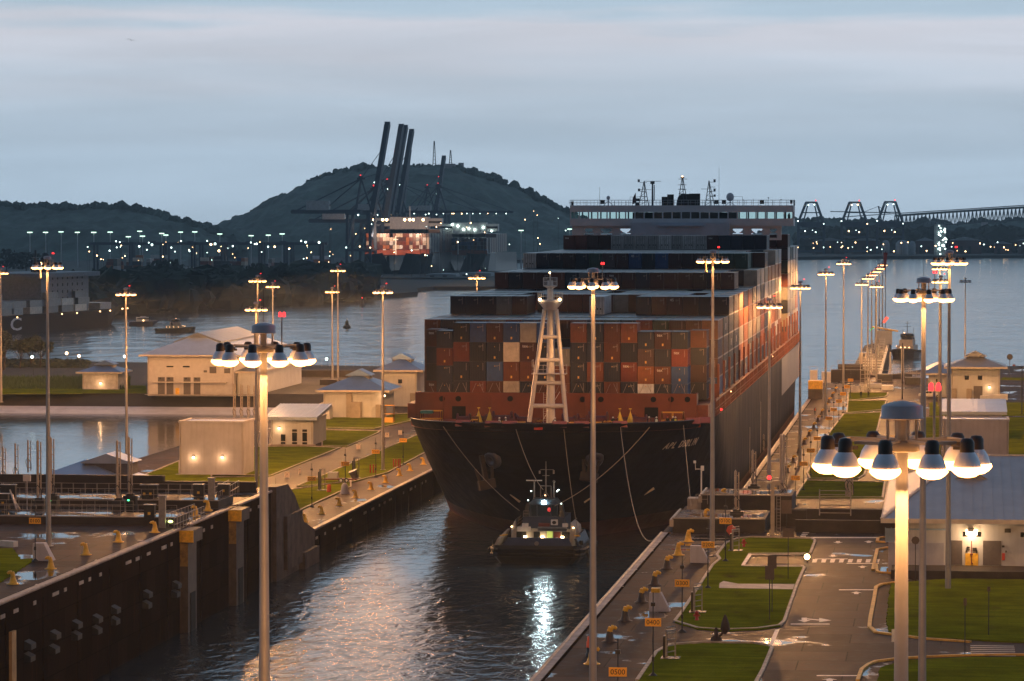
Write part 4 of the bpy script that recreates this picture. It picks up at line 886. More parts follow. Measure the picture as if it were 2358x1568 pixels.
# funnel casing and exhaust pipes behind
m = MB(); p0, p1 = sc3(1052, 390), sc3(1210, 262); xm = (p0[0]+p1[0])/2; w_ = (p1[0]-p0[0])/2
pr_ = [(xm-w_, 47), (xm+w_, 47), (xm+w_, p1[2]-2.2), (xm+w_*.82, p1[2]-.7), (xm+w_*.4, p1[2]), (xm-w_*.4, p1[2]), (xm-w_*.82, p1[2]-.7), (xm-w_, p1[2]-2.2)]
m.add([(x, BY0+9, z) for x, z in pr_]+[(x, BY0+15, z) for x, z in pr_], [tuple(range(8))[::1], tuple(range(8, 16))[::-1]]+[(i, 8+i, 8+(i+1) % 8, (i+1) % 8) for i in range(8)]); ob('funnel', m, mat('funnel_black', (.012, .012, .015), .5), ship, OFF)
m = MB()
for x, y, r_ in ((1018, 268, .75), (1220, 262, .55), (1247, 262, .6)): p = sc3(x, y, BY0+12); m.cyl((p[0], p[1], 47), p, r_, r_, 12)
p = sc3(965, 350, BY0+8); m.bc(p[0], p[1], 49, 1.3, 1, 1.9); p = sc3(1240, 290, BY0+8); m.bc(p[0], p[1], 49, 2.4, 1, 2.6); ob('exhaust_pipe', m, BLACK, ship, OFF)
m = MB(); p0 = sc3(665, 380); m.add([(p0[0], p0[1], 49.2), (p0[0]+.9, p0[1]+.1, 49.6), (p0[0]+.75, p0[1], 51.8), (p0[0]+.1, p0[1], 50.6)], [(0, 1, 2, 3), (3, 2, 1, 0)]); ob('furled_flag', m, mat('flag_dark', (.08, .02, .03), .8), ship, OFF)
for x, w_ in ((2072, 0), (2110, 0)):
    p = sc3(x, 470, BY0+1.2); m = MB(); m.lathe((p[0], BY0+1.0, 46.15), [(.3, 0), (.28, .5), (.3, .8), (.12, 1.0), (.14, 1.15), (.001, 1.3)], 8); o = ob('person', m, BLACK, None, (p[0], BY0+1.0, 46.15)); o.location = (p[0], BY0+1.0, 46.15); tag(o, ('dark figure left of another inside the starboard wing window of the bridge', 'dark figure at the very end of the bridge wing window')[x > 2100], 'person', 'people on the ship')
# ================================================================ containers on the ship
CCOL = {'navy': (.011, .016, .036), 'blue': (.022, .06, .17), 'dark blue': (.008, .011, .026), 'rust brown': (.125, .034, .016), 'rust red': (.155, .026, .016), 'maroon': (.055, .014, .014), 'orange': (.36, .11, .035),
        'cream': (.50, .43, .36), 'grey': (.16, .16, .16), 'dark green': (.03, .055, .04), 'white': (.60, .60, .62), 'purple brown': (.09, .05, .055), 'pale blue': (.20, .30, .42)}
CM = {k: steelbox('container_'+k.replace(' ', '_'), c) for k, c in CCOL.items()}
ROOFM = {}
RODM = mat('lock_rod', (.42, .34, .32), .5, metal=.3, var=0); STK = mat('warning_plate', (.75, .42, .10), .5, var=0)
_cc = {}
def cmesh(col, L, h, reefer=False):
    k = (col, L, h, reefer)
    if k in _cc: return _cc[k]
    W_ = 2.42; m = MB(); x0, x1 = -W_/2, W_/2
    def panel(o, ux, uz, nrm, w, hh, d=.05, mg=.10):      # framed face with a sunk panel
        O, U, Z, Nn = Vector(o), Vector(ux), Vector(uz), Vector(nrm); g = mg
        a = [O, O+U*w, O+U*w+Z*hh, O+Z*hh]; b = [O+U*g+Z*g, O+U*(w-g)+Z*g, O+U*(w-g)+Z*(hh-g), O+U*g+Z*(hh-g)]; c = [p-Nn*d for p in b]
        m.add(a+b+c, [(0, 1, 5, 4), (1, 2, 6, 5), (2, 3, 7, 6), (3, 0, 4, 7), (4, 5, 9, 8), (5, 6, 10, 9), (6, 7, 11, 10), (7, 4, 8, 11), (8, 9, 10, 11)])
    panel((x0, 0, 0), (1, 0, 0), (0, 0, 1), (0, -1, 0), W_, h); panel((x1, L, 0), (-1, 0, 0), (0, 0, 1), (0, 1, 0), W_, h)
    panel((x1, 0, 0), (0, 1, 0), (0, 0, 1), (1, 0, 0), L, h); panel((x0, L, 0), (0, -1, 0), (0, 0, 1), (-1, 0, 0), L, h)
    panel((x0, 0, h), (1, 0, 0), (0, 1, 0), (0, 0, 1), W_, L, .03, .08); m.add([(x0, 0, 0), (x0, L, 0), (x1, L, 0), (x1, 0, 0)], [(0, 1, 2, 3)])
    n = int(L/.55)
    for i in range(n): y = .3+i*(L-.6)/n; m.add([(x1-.045, y, .12), (x1-.045, y+.28, .12), (x1-.045, y+.28, h-.12), (x1-.045, y, h-.12), (x1-.01, y+.08, .12), (x1-.01, y+.20, .12), (x1-.01, y+.20, h-.12), (x1-.01, y+.08, h-.12)], [(0, 4, 7, 3), (4, 5, 6, 7), (5, 1, 2, 6)])
    for i in range(6): xx = x0+.25+i*.36; m.box(xx, xx+.14, -.0+.012, .05, .14, h-.14)
    _cc[k] = m.mesh('shipping_container', CM[col]); return _cc[k]
_rod = {}
def rods(h, reefer):
    k = (h, reefer)
    if k not in _rod:
        m = MB()
        if reefer:
            for x in (-.85, -.35, .35, .85): m.box(x-.03, x+.03, -.035, -.002, .1, h-.1)
            for x in (-.6, .1, .6): m.box(x-.10, x+.10, -.04, -.01, .75, 1.0)
            m.box(-.02, .02, -.03, 0, 0, h)
        else: m.box(.72, .765, -.03, -.002, h*.55, h-.18)
        _rod[k] = m.mesh('locking_rod', DKMETAL if reefer else RODM)
    return _rod[k]
m = MB(); m.box(-.12, .12, -.03, -.004, .45, .8); STM = m.mesh('warning_plate', STK); m = MB(); m.box(-.05, .05, -.03, -.004, 2.15, 2.3); STM2 = m.mesh('warning_plate', STK)
m = MB()
for q_ in range(7): m.box(.12+q_*.09, .12+q_*.09+.055, -.03, -.004, 2.28, 2.36)
for q_ in range(4): m.box(.12+q_*.09, .12+q_*.09+.055, -.03, -.004, 2.14, 2.21)
IDM = m.mesh('code_mark', mat('faded_lettering', (.34, .30, .28), .6, var=0))
TEX = mat('white_lettering', (.62, .56, .54), .6, var=0)
def container(x, y, z, L, h, col, label, detail=0, txt=None, plate=0, reefer=False):
    o = put('shipping_container', cmesh(col, L, h), None, (x, y, z)); tag(o, label, 'container', 'containers stacked on the big ship')
    if detail or reefer: put('locking_rod', rods(h, reefer), o)
    if plate & 1: put('warning_plate', STM, o)
    if plate & 2: put('warning_plate', STM2, o)
    if detail and col not in ('cream', 'white') and cr.random() < .6: put('code_lettering', IDM, o)
    if txt: text(txt, .62, TEX, (-.45, -.035, h-.55), o, ext=.006, bold=True)
    return o
cr = random.Random(11)
PAL = ['navy', 'navy', 'dark blue', 'rust brown', 'rust brown', 'maroon', 'maroon', 'rust red', 'blue', 'purple brown', 'dark green', 'grey']
# front bay, 15 columns by 4 tiers, top tier first
N_, DB, RB_, RR, BL, MA, CRM, OR_, GR, PB, WH = 'navy', 'dark blue', 'rust brown', 'rust red', 'blue', 'maroon', 'cream', 'orange', 'grey', 'purple brown', 'white'
FRONT = [(N_, RR, N_, N_), (DB, RR, DB, DB), (BL, N_, DB, RR), (MA, DB, BL, RB_), (BL, CRM, RB_, CRM), (CRM, MA, RB_, N_), (BL, N_, N_, RB_), (GR, GR, RB_, RB_),
         (RB_, DB, DB, N_), (N_, N_, RB_, DB), (RB_, RB_, DB, RB_), (RB_, DB, RR, DB), (N_, PB, OR_, WH), (MA, N_, RB_, N_), (N_, RR, BL, BL)]
FTXT = {(4, 1): None, (5, 1): 'tex', (11, 2): 'tex', (13, 0): 'tex', (13, 2): 'tex', (14, 1): 'tex'}
X0 = -78.70+1.25; Yb = 522.0
TN = ['top', 'second from top', 'third from top', 'lowest']
for c in range(15):
    cc = c+1.5 if False else c+1.6; low = c in (0, 12, 13, 14) or c == 7
    hs = 2.59 if low else 2.89; z = 19.5
    for k in range(3, -1, -1):
        if c == 7 and k == 0: continue
        col = FRONT[c][k]; x = X0+cc*2.5
        container(x, Yb, z, 6.06, hs-.02, col, '%s container in the foremost row, %s column from the left, %s' % (col, ORD[c], TN[k]), 1, FTXT.get((c, k)), plate=(1 if cr.random() < .45 and col not in (CRM, WH) else 0) | (2 if cr.random() < .6 else 0))
        z += hs
for j, (cc, cols) in enumerate(((.62, (MA, N_, N_, RR)), (16.55, (RB_, N_, MA, DB)))):
    z = 19.5
    for k in range(3, -1, -1):
        container(X0+cc*2.5, Yb+6.4, z, 6.06, 2.57, cols[k], '%s container at the %s end just behind the foremost row, %s' % (cols[k], ('left', 'right')[j], TN[k]), 1, 'tex' if (j, k) in ((0, 0), (0, 3)) else None); z += 2.59
allc = []      # (area, kwargs)
bays = [537+14.3*i for i in range(15)]+[781, 795.3, 809.6, 823.9]
def tiers(b, c):
    if b <= 1: n = 4
    elif b == 2: n = 5 if c in (0, 1, 2, 3, 4, 12, 13, 14, 15, 16, 17) or c == 9 else 4
    elif b <= 5: n = 5 if (b*7+c*3) % 11 else 4
    elif b == 6: n = 6 if c < 17 else 5
    elif b <= 8: n = 6 if c < 16 or b == 8 else 5
    elif b == 9: n = 7 if c < 17 else 6
    elif b <= 12: n = 7 if c < 16 else (7 if b < 11 else 6)
    elif b <= 14: n = 8 if c < (17 if b == 14 else 16) else 7
    if b == 13: n = 7
    if b >= 15: n = {15: 8, 16: 8, 17: 7, 18: 7}[b] - (1 if c == 17 and b in (16,) else 0)
    return n
def hgt(b, c): return 19.5+2.9*tiers(b, c)
SIDEC = {0: ['blue', 'rust brown', 'maroon', 'orange'], 1: ['navy', 'navy', 'maroon', 'navy'], 2: ['navy', 'navy', 'dark blue', 'navy', 'dark blue'], 3: ['dark blue', 'maroon', 'navy', 'rust brown', 'rust brown'],
         4: ['maroon', 'orange', 'cream', 'orange', 'orange'], 5: ['blue', 'orange', 'orange', 'orange', 'dark blue'], 6: ['navy', 'navy', 'cream', 'rust brown', 'rust brown'], 7: ['rust brown', 'maroon', 'rust brown', 'rust brown', 'navy'],
         8: ['navy', 'navy', 'grey', 'rust brown', 'white', 'cream'], 9: ['navy', 'orange', 'rust brown', 'maroon', 'dark blue', 'cream'], 10: ['blue', 'dark blue', 'navy', 'rust brown', 'white', 'cream', 'rust brown'], 11: ['rust red', 'cream', 'cream', 'white', 'white', 'orange'],
         12: ['orange', 'rust red', 'orange', 'rust brown', 'white', 'orange'], 13: ['rust brown', 'white', 'orange', 'rust brown', 'cream', 'orange', 'cream'], 14: ['rust red', 'orange', 'cream', 'cream', 'white', 'orange', 'white']}
ORB = ['%s bay' % o for o in ORD]
for b, y in enumerate(bays):
    for c in range(18):
        nt_ = tiers(b, c)
        for k in range(nt_):
            x = X0+c*2.5; z = 19.5+2.9*k; px = FPX/y
            frt = hgt(b-1, c) if b else (19.5+10.4 if 0 < c < 17 else 19.5)
            if b == 15: frt = 44
            vis = 0.
            if z+1.4 > frt: vis += 2.4*2.9*px*px
            if c == 17 or z+1.4 > hgt(b, c+1): vis += 12.2*2.9*px*px*max(.02, (x+1.2)/-y*-1 if False else abs((X0+c*2.5)/y))
            if k == nt_-1: vis += 2.4*12.2*px*px*max(.005, (CAMH-z-2.9)/y)
            reef = False
            if c == 17 and b in SIDEC: col = SIDEC[b][min(k, len(SIDEC[b])-1)]
            elif b == 14 and k == nt_-1: col = ['maroon', 'rust red', 'maroon', 'maroon', 'white', 'white', 'white', 'white', 'white', 'white', 'white', 'white', 'maroon', 'navy', 'navy', 'dark blue', 'dark blue'][min(c, 16)]; reef = 4 <= c <= 11
            elif b == 9 and k == nt_-1: col = ['white', 'dark blue', 'dark blue', 'maroon', 'navy', 'dark green', 'purple brown', 'maroon', 'blue', 'navy', 'blue', 'maroon', 'maroon', 'maroon', 'dark green', 'dark green', 'dark green'][min(c, 16)]; reef = c == 0
            elif b == 6 and k == nt_-1: col = ['maroon', 'navy', 'maroon', 'maroon', 'rust brown', 'navy', 'grey', 'maroon', 'maroon', 'maroon', 'navy', 'maroon', 'maroon', 'maroon', 'maroon', 'maroon', 'maroon'][min(c, 16)]
            elif b == 2 and k == nt_-1: col = {0: 'dark blue', 1: 'dark blue', 2: 'dark blue', 3: 'grey', 4: 'maroon', 9: 'white'}.get(c, cr.choice(['navy', 'maroon', 'navy', 'rust brown'])); reef = c == 9
            elif b == 0 and c == 17 and k == 3: col = 'orange'
            elif b == 0 and c == 0: col = 'rust brown'
            else: col = cr.choice(PAL)
            if b >= 15 and cr.random() < .3: col = cr.choice(['cream', 'white', 'grey', 'orange'])
            allc.append((vis, b, c, k, nt_, x, y, z, col, reef))
allc.sort(key=lambda q: -q[0])
NIND = 205
rest = []
TXT2 = {(14, 0): 'tex', (14, 12): 'tex', (9, 8): '45', (6, 8): 'tex', (2, 14): '45'}
for i, (vis, b, c, k, nt_, x, y, z, col, reef) in enumerate(allc):
    if i < NIND and vis > 12:
        fc = c < 17 or b in (2, 6, 9, 14) and k == nt_-1
        if c == 17: lb = '%s container on the starboard face, %s from the bow, %s tier up' % (col, ORB[b], ORD[k])
        else: lb = '%s container, %s from the bow, %s column from port, %s tier up' % (col, ORB[b], ORD[c], ORD[k])
        container(x, y, z, 12.19, 2.87, col, lb, detail=b < 10 and (b in (0, 2, 6, 9)), txt=TXT2.get((b, c)) if k == nt_-1 else None, reefer=reef)
    else: rest.append((x, y, z, col))
m = MB(); cl = list(CCOL)
for x, y, z, col in rest: m.box(x-1.2, x+1.2, y+.05, y+12.1, z+.03, z+2.84, cl.index(col))
o = ob('shipping_container', m, [CM[k] for k in cl]); tag(o, 'remaining containers packed inside and along the tops of the ship stacks', 'containers', kind='stuff')
# white marks on the side containers
def mark(txt, b, k, s=1.3, dy=5, dz=1.3, mtl=TEX):
    for oo in S.objects:
        if oo.name.startswith('shipping_container') and oo.get('category') == 'container' and abs(oo.location.x-(X0+42.5)) < .1 and abs(oo.location.y-bays[b]) < .1 and abs(oo.location.z-(19.5+2.9*k)) < .1:
            text(txt, s, mtl, (1.24, dy, dz), oo, rot=(pi/2, 0, pi/2), ext=.01, bold=True); return
for b, k in ((1, 1), (1, 0), (1, 3), (2, 2), (3, 2), (6, 1), (6, 2), (8, 1), (5, 0)): mark('N', b, k, 1.5)
mark('Hsu', 5, 2, 1.6, 6, 1.4, mat('red_lettering', (.4, .03, .02), .6)) if False else None
m = MB()
for c in range(16):
    x = X0+1.6*2.5-1.25+c*2.5
    for a_, b_ in ((-.1, 1.0), (.1, -1.0)): m.cyl((x+a_, Yb-.16, 19.6), (x+b_, Yb-.16, 22.1), .03, n=4)
for y in bays:
    for a_ in (-1.1, 1.1): m.cyl((XC+HB-.3, y-.8, 19.5), (X0+42.5+1.26, y-.8+a_*0+1.2, 22.2), .03, n=4); m.cyl((XC+HB-.3, y+13, 19.5), (X0+42.5+1.26, y+11, 22.2), .03, n=4)
ob('lashing_rods', m, RODM, ship, OFF)
# mooring and tow lines
ROPE = mat('rope', (.30, .24, .18), .8, var=0)
def rope(p0, p1, sag, r, label, n=16):
    a, b = Vector(p0), Vector(p1); pts = []
    for i in range(n+1):
        t_ = i/n; p = a.lerp(b, t_); p.z -= sag*4*t_*(1-t_); pts.append(p)
    m = MB(); m.path(pts, r, 5); single('mooring_line', m, ROPE, label, 'rope', 'lines hanging from the bow')
def bow(x, y):
    uu, vv = n5(x, y)
    for yy in range(4890, 5300, 2):
        p = PY(uu, vv, yy/10.)
        if hb(yy/10., min(p[2], 17.6)) >= abs(p[0]-XC): return (p[0], p[1]-.15, p[2])
    return PY(uu, vv, 500)
for x_, y_, r_ in ((1395, 765, 35), (850, 760, -40), (1835, 712, 30), (1020, 250, 0)):
    p = bow(x_, y_); m = MB(); m.box(-.9 if r_ else -.6, .9 if r_ else .6, -.05, .05, -.18, .18); o = put('hull_mark', m.mesh('hull_mark', mat('mark_paint', (.42, .36, .30), .6) if r_ else REDP), ship, Vector(p)-Vector(OFF)); o.rotation_euler = (R(-20), R(-r_), 0)
rope(bow(855, 255), PY(*n5(1055, 700), 478), 1.0, .05, 'line from left of the foremast down to the tugboat mast')
rope(bow(1208, 255), PY(*n5(1330, 1090), 481), 1.5, .045, 'line hanging from right of the foremast to the tug stern quarter')
rope(bow(1840, 240), PY(*n5(1140, 820), 480), 1.2, .05, 'long diagonal line from the starboard bow to the tug wheelhouse')
rope(bow(1625, 240), P(*n5(1890, 1048), ZN), 5.5, .05, 'slack line curving from the bow to the near right wall')
rope(bow(2090, 225), P(*n5(2145, 820), 13), .3, .04, 'near vertical line from the starboard bow to the gate top')
rope(bow(320, 235), PY(*n5(880, 855), 480), 1.0, .045, 'faint line from the port bow to the tug wheelhouse')
# ================================================================ gate zones
GD = mat('gate_dark_face', (.030, .022, .019), .75, var=.5, vs=.4, bump=.4)
def gate(x0, x1, y0, y1, zt, label, right=True):
    t = thing('lock_gate', label, 'lock gate', ((x0+x1)/2, y0, ZN)); m = MB(); m.box(x0, x1, y0, y1, ZN-6, zt); ob('gate_body', m, GD, t, t.location)
    d = MB(); d.box(x0+.3, x1-.3, y0+.3, y1-.3, zt+.004, zt+.06); ob('gate_deck', d, GATEM, t, t.location)
    e = MB(); e.bar((x0, y0, zt+.05), (x1, y0, zt+.05), .12); e.bar((x0, y0, zt+.05), (x0, y1, zt+.05), .2); e.box(x0-.35, x0+.1, y0-.05, y1, zt-.9, zt-.1); ob('gate_edge', e, RAILM, t, t.location)
    return t
g1 = gate(-29.8, -19.5, 394.5, 406.5, 13.2, 'nearer rolling lock gate top with puddled deck, beside the ship bow')
g2 = gate(-28.2, -17.5, 418, 428, 14.0, 'farther rolling lock gate top, dark parapet under the mast light')
def walk_rail(pts, label, h=1.15, mt=None, grp='railings around the gates', r=.035):
    m = MB(); railing(m, pts, h, r=r); for_off = pts[0]; m.cyl(pts[0], (pts[0][0], pts[0][1], pts[0][2]+h), r)
    return single('railing', m, mt or RAILM, label, 'railing', grp, off=for_off)
def px3(x, y): return ((2500+x/3.136)*F, (1650+y/3.136)*F)
# recess trenches to the right of the gates
for (y0, y1, x1, nm) in ((409, 417, 14, 'near'), (395.5, 402, 12, 'far')):
    pass
m = MB(); m.box(-19.3, 2.5, 409.5, 410.1, ZN, ZN+1.5); m.box(-19.3, -15.2, 403, 403.5, ZN, ZN+1.9); single('parapet', m, GD, 'long dark parapet behind the road end and left of the hip roof', 'parapet')
m = MB(); m.box(-16.2, -1.5, 396.4, 397, ZN, ZN+1.35); single('parapet', m, GD, 'nearer dark rusty parapet across the head of the road', 'parapet')
m = MB(); m.sheet([(-16, 398), (-2, 398), (-2, 409), (-16, 409)], ZN+.006); struct('floor', m, GATEM)
m = MB(); m.sheet([(-30.5, 371), (-17, 371), (-17, 394), (-30.5, 394)], ZN+.006); struct('floor', m, GATEM)
# framed rail stand (seen right of centre)
a = P((2950+322/2.6135)*F, (1350+1515/2.6135)*F, ZN+1.2); b = P((2950+628/2.6135)*F, (1350+1515/2.6135)*F, ZN+1.2)
m = MB()
for z in (.8, 1.3, 1.7, 2.3, 2.9, 3.35): m.cyl((a[0], a[1], ZN+1.1+z-.5), (b[0], a[1], ZN+1.1+z-.5), .05, n=5)
for x in (a[0], b[0]): m.cyl((x, a[1], ZN+1.1), (x, a[1], ZN+4.1), .07, n=6)
single('railing', m, RAILM, 'tall galvanised rail frame standing on the dark parapet left of the nearest mast', 'railing', 'railings around the gates')
walk_rail([P(*px3(345, 705), ZN+2)[:2]+(ZN+1.5,), P(*px3(480, 705), ZN+2)[:2]+(ZN+1.5,)], 'short grey rail by the camera post at the gate tip')
# gate position posts: twin steel tubes on a dark pedestal
POSTM = mat('gauge_post', (.40, .33, .27), .45, metal=.3, var=.2, vs=2)
def gauge(u, v0, v1, z, label, twin=True, ped=True, w=.16):
    # v0 top, v1 foot
    x, y, _ = P(u, v1, z); d = proj(x, y, z)[2]; h = (v1-v0)*d/FPX
    t = thing('gauge_post', label, 'gauge post', (x, y, z), 'tall gate gauge posts'); m = MB(); m.cyl((-.16, 0, 0), (-.16, 0, h), w, n=8); m.cyl((-.16, 0, h), (-.16, 0, h+.2), w*.6, .02, 6)
    if twin:
        m.cyl((.2, .05, .2), (.2, .05, h-.1), w*.55, n=6)
        for i in range(int(h/.9)): m.bc(.03, 0, .6+i*.9, .5, .12, .10)
    put('post', m.mesh('post', POSTM), t)
    if ped: p = MB(); p.bc(0, .1, -1.5, 1.5, 1.2, 1.7); p.bc(0, .1, .2, .9, .8, .25); put('pedestal', p.mesh('pedestal', DKMETAL), t)
    c = MB(); c.path([(-.2, -.15, .6), (-.45, -.2, 1.5), (-.15, -.15, 2.0), (.3, -.2, 1.4), (.35, -.15, .4)], .045, 5); put('cable_loop', c.mesh('cable_loop', BLACK), t)
    return t
for i, (x, y0, y1) in enumerate([(38, 925, 1270), (152, 893, 1240), (268, 862, 1155)]):
    gauge(x/2.45*F, (1300+y0/2.45)*F, (1300+y1/2.45)*F, ZN, '%s slim gauge post from the left against the basin' % ORD[i], ped=False, w=.12)
for i, (x, y0, y1) in enumerate([(360, 868, 1425), (480, 838, 1385), (1090, 865, 1425), (1197, 835, 1385)]):
    gauge(x/2.45*F, (1300+y0/2.45)*F, (1300+y1/2.45)*F, ZN+1.5, '%s tall gauge post from the left with a dark pedestal on the left gates' % ORD[i])
for i, (x, y0, y1, zz) in enumerate([(826, 368, 860, ZN+1.6), (1027, 125, 560, ZN+1.2), (1357, -60, 700, ZN+1), (1390, -60, 690, ZN+1), (2130, 385, 660, ZN+1), (2165, 380, 670, ZN+1), (1150, -60, 120, ZF)]):
    u, v0 = px3(x, y0); v1 = px3(x, y1)[1]; gauge(u, v0, v1, zz, '%s tall steel gauge post among the right hand gates' % ORD[i], twin=i != 6, ped=i in (0, 1))
for i, x in enumerate((2155, 2220, 2285, 2342)):
    gauge(x/2.45*F, (1300+(345+i*5)/2.45)*F, (1300+(655)/2.45)*F, ZF, '%s thin gauge post in the row behind the pale box building' % ORD[i], ped=False, w=.14)
# ladder post
u, v = px3(1245, 1145); x, y, _ = P(u, v, ZN); d = proj(x, y, ZN)[2]; h = (v-px3(0, 500)[1])*d/FPX; m = MB(); m.bar((x, y, ZN), (x, y, ZN+h), .42)
m.cyl((x+.45, y, ZN), (x+.45, y, ZN+h), .03); m.cyl((x+.85, y, ZN), (x+.85, y, ZN+h), .03)
for i in range(int(h/.35)): m.cyl((x+.45, y, ZN+.3+i*.35), (x+.85, y, ZN+.3+i*.35), .02, n=4)
m.bc(x-.5, y-.2, ZN+h-.1, .9, .3, .22); m.bc(x+.4, y, ZN+h-.3, .9, .4, .5)
single('camera_post', m, RAILM, 'square post with a side ladder and cameras on top, right of the gates', 'post')
# camera post on the gate tip
u, v = px3(408, 665); x, y, _ = P(u, v, ZN+1.6); m = MB(); m.cyl((x, y, ZN+1.6), (x, y, ZN+1.6+3.7), .09); m.bc(x+.15, y, ZN+4.7, .35, .3, .6); m.bar((x, y, ZN+4.9), (x-.7, y, ZN+4.9), .07); m.bar((x-.7, y, ZN+4.8), (x-.75, y, ZN+5.7), .06); m.bc(x-.8, y, ZN+5.6, .3, .3, .3)
single('camera_post', m, WHITE, 'thin white post with a small camera at the tip of the gate', 'post')
x, y, _ = P(*px3(408, 675), ZN+1.7); m = MB(); m.box(x-1.6, x+2.4, y-1.2, y+1.5, ZN-1, ZN+1.65); single('platform', m, CONCL, 'small pale concrete platform under the white camera post', 'platform')
# red signal lamp on thin stem
x, y, _ = P(*px3(1205, 780), ZN+1); t = thing('signal_lamp', 'glowing red signal lamp on a thin stem in front of the gates', 'signal lamp', (x, y, ZN)); m = MB(); m.cyl((0, 0, 0), (0, 0, 4.3), .05); put('stem', m.mesh('stem', DKMETAL), t); m = MB(); m.ball((0, -.05, 4.4), .26); put('lamp', m.mesh('lamp', REDLAMP), t)
# flat yellow topped concrete block at the far gate
x, y, _ = P(*c2(210, 260), ZF+3); x2, _, _ = P(*c2(350, 260), ZF+3); t = thing('gate_buffer', 'yellow topped concrete block beside the ship stern at the far gate', 'buffer', (x, y, ZF)); m = MB(); m.box(0, x2-x, 0, 4, -6, 2.4); put('block', m.mesh('block', BUFM), t); m = MB(); m.box(0, x2-x, -.05, 5, 2.4, 4.3); put('yellow_cap', m.mesh('yellow_cap', YELLOW), t)
# yellow bollards on the gates
for i, (x, y, zz) in enumerate(((455, 920, ZN+1), (655, 675, ZN+1.6))): bollard(*px3(x, y), zz, '%s yellow bollard standing on the gate deck' % ORD[i], 0, BY, .85)
# flood lamp on the ground by the crossing
x, y, _ = P(1858.5, 1296, ZN); t = thing('ground_floodlight', 'round glaring white light low on the ground beside the crossing', 'floodlight', (x, y, ZN)); m = MB(); m.cyl((0, .2, 0), (0, .2, .5), .08); m.cyl((0, .3, .62), (0, -.1, .62), .30, .44, 14); put('housing', m.mesh('housing', DKMETAL), t)
m = MB(); m.lathe((0, 0, 0), [(.3, 0), (.22, .1), (.001, .14)], 14); o = put('lens', m.mesh('lens', WARM), t, (0, -.12, .62)); o.rotation_euler = (pi/2, 0, 0)
# low wedge cabinets and winches on the near quay
def wedge(x, y, label, s=1.0, rim=True):
    m = MB(); m.add([(x-.6*s, y-.5*s, ZN), (x+1.1*s, y-.5*s, ZN), (x+1.1*s, y+.7*s, ZN), (x-.6*s, y+.7*s, ZN), (x-.6*s, y-.4*s, ZN+1.5*s), (x+.35*s, y-.4*s, ZN+1.5*s), (x+.35*s, y+.6*s, ZN+1.5*s), (x-.6*s, y+.6*s, ZN+1.5*s)], [(4, 5, 6, 7), (0, 1, 5, 4), (1, 2, 6, 5), (2, 3, 7, 6), (3, 0, 4, 7)])
    if rim: m.bc(x-.1*s, y, ZN+1.52*s, .7*s, .8*s, .35*s, 1)
    single('winch_cabinet', m, [GREYR, YELLOW if rim else DKMETAL], label, 'cabinet', 'grey sloped cabinets on the quays')
x, y, _ = P(*n4(1255, 885), ZN); wedge(x, y, 'dark sloped cabinet with a yellow top by the 0400 board', 1.1)
x, y, _ = P(*px3(360, 1440), ZN); wedge(x, y, 'grey sloped cabinet left of the 0200 board', 1.15, False)
x, y, _ = P(*c4(880, 1235), ZF); 
m = MB(); m.lathe((x, y, ZF), [(.75, 0), (.6, .5), (.5, 1.3), (.3, 1.6), (.001, 1.7)], 8); single('winch_cabinet', m, GREYR, 'hooded grey capstan cabinet on the low left quay', 'cabinet', 'grey sloped cabinets on the quays')
x, y, _ = P((330/2.1436)*F, (1850+540/2.1436)*F, ZN); wedge(x, y, 'grey sloped cabinet at the foot of the leftmost mast', 1.2, False)
# lifebuoy post, cabinets with white frames on the right lawn
x, y, _ = P(*px3(755, 1245), ZN); t = thing('life_ring_case', 'red diamond shaped case on a post behind the 0100 board', 'safety case', (x, y, ZN)); m = MB(); m.cyl((0, 0, 0), (0, 0, 1.1), .05); put('post', m.mesh('post', DKMETAL), t)
m = MB(); m.add([(-.5, 0, 1.6), (-.35, 0, 2.05), (.1, 0, 2.25), (.5, 0, 1.9), (.05, 0, .9), (-.5, .3, 1.6), (-.35, .3, 2.05), (.1, .3, 2.25), (.5, .3, 1.9), (.05, .3, .9)], [(4, 3, 2, 1, 0), (5, 6, 7, 8, 9)]+[(i, (i+1) % 5, 5+(i+1) % 5, 5+i) for i in range(5)]); put('case', m.mesh('case', REDP), t)
def cab(u, v, z, label, h=2.3):
    x, y, _ = P(u, v, z); t = thing('panel_stand', label, 'panel stand', (x, y, z), 'white framed panel stands on the lawns'); m = MB(); m.bc(0, 0, .02, 1.5, 1.6, .12); put('base', m.mesh('base', DKMETAL), t)
    m = MB()
    for a in ((-.3, -.6), (.35, .6), (-.3, .6)): m.bar((a[0], a[1], .1), (a[0], a[1], h), .11)
    for k in range(5): m.bar((-.3, -.6, .6+k*.5), (.35, .6, .6+k*.5), .07)
    m.bar((-.3, -.6, h), (.35, .6, h), .16); put('frame', m.mesh('frame', GALV), t)
    m = MB(); m.box(-.55, -.36, -.6, .5, .2, h-.4); put('panel', m.mesh('panel', DKMETAL), t)
cab(*n4(1650, 905), ZN, 'white framed panel stand at the lawn edge beyond the 0400 board'); cab(*n4(1385, 1355), ZN, 'white framed panel stand on the nearest lawn by the 0400 board'); cab(*px3(808, 1310), ZN, 'white framed panel stand right of the 0100 board')
for i, (x, y) in enumerate([(690, 1210), (975, 1110)]): cab(*c4(x, y), ZF, ('dark striped panel stand left of the trailer', 'dark striped panel stand right of the trailer')[i], 3.4)
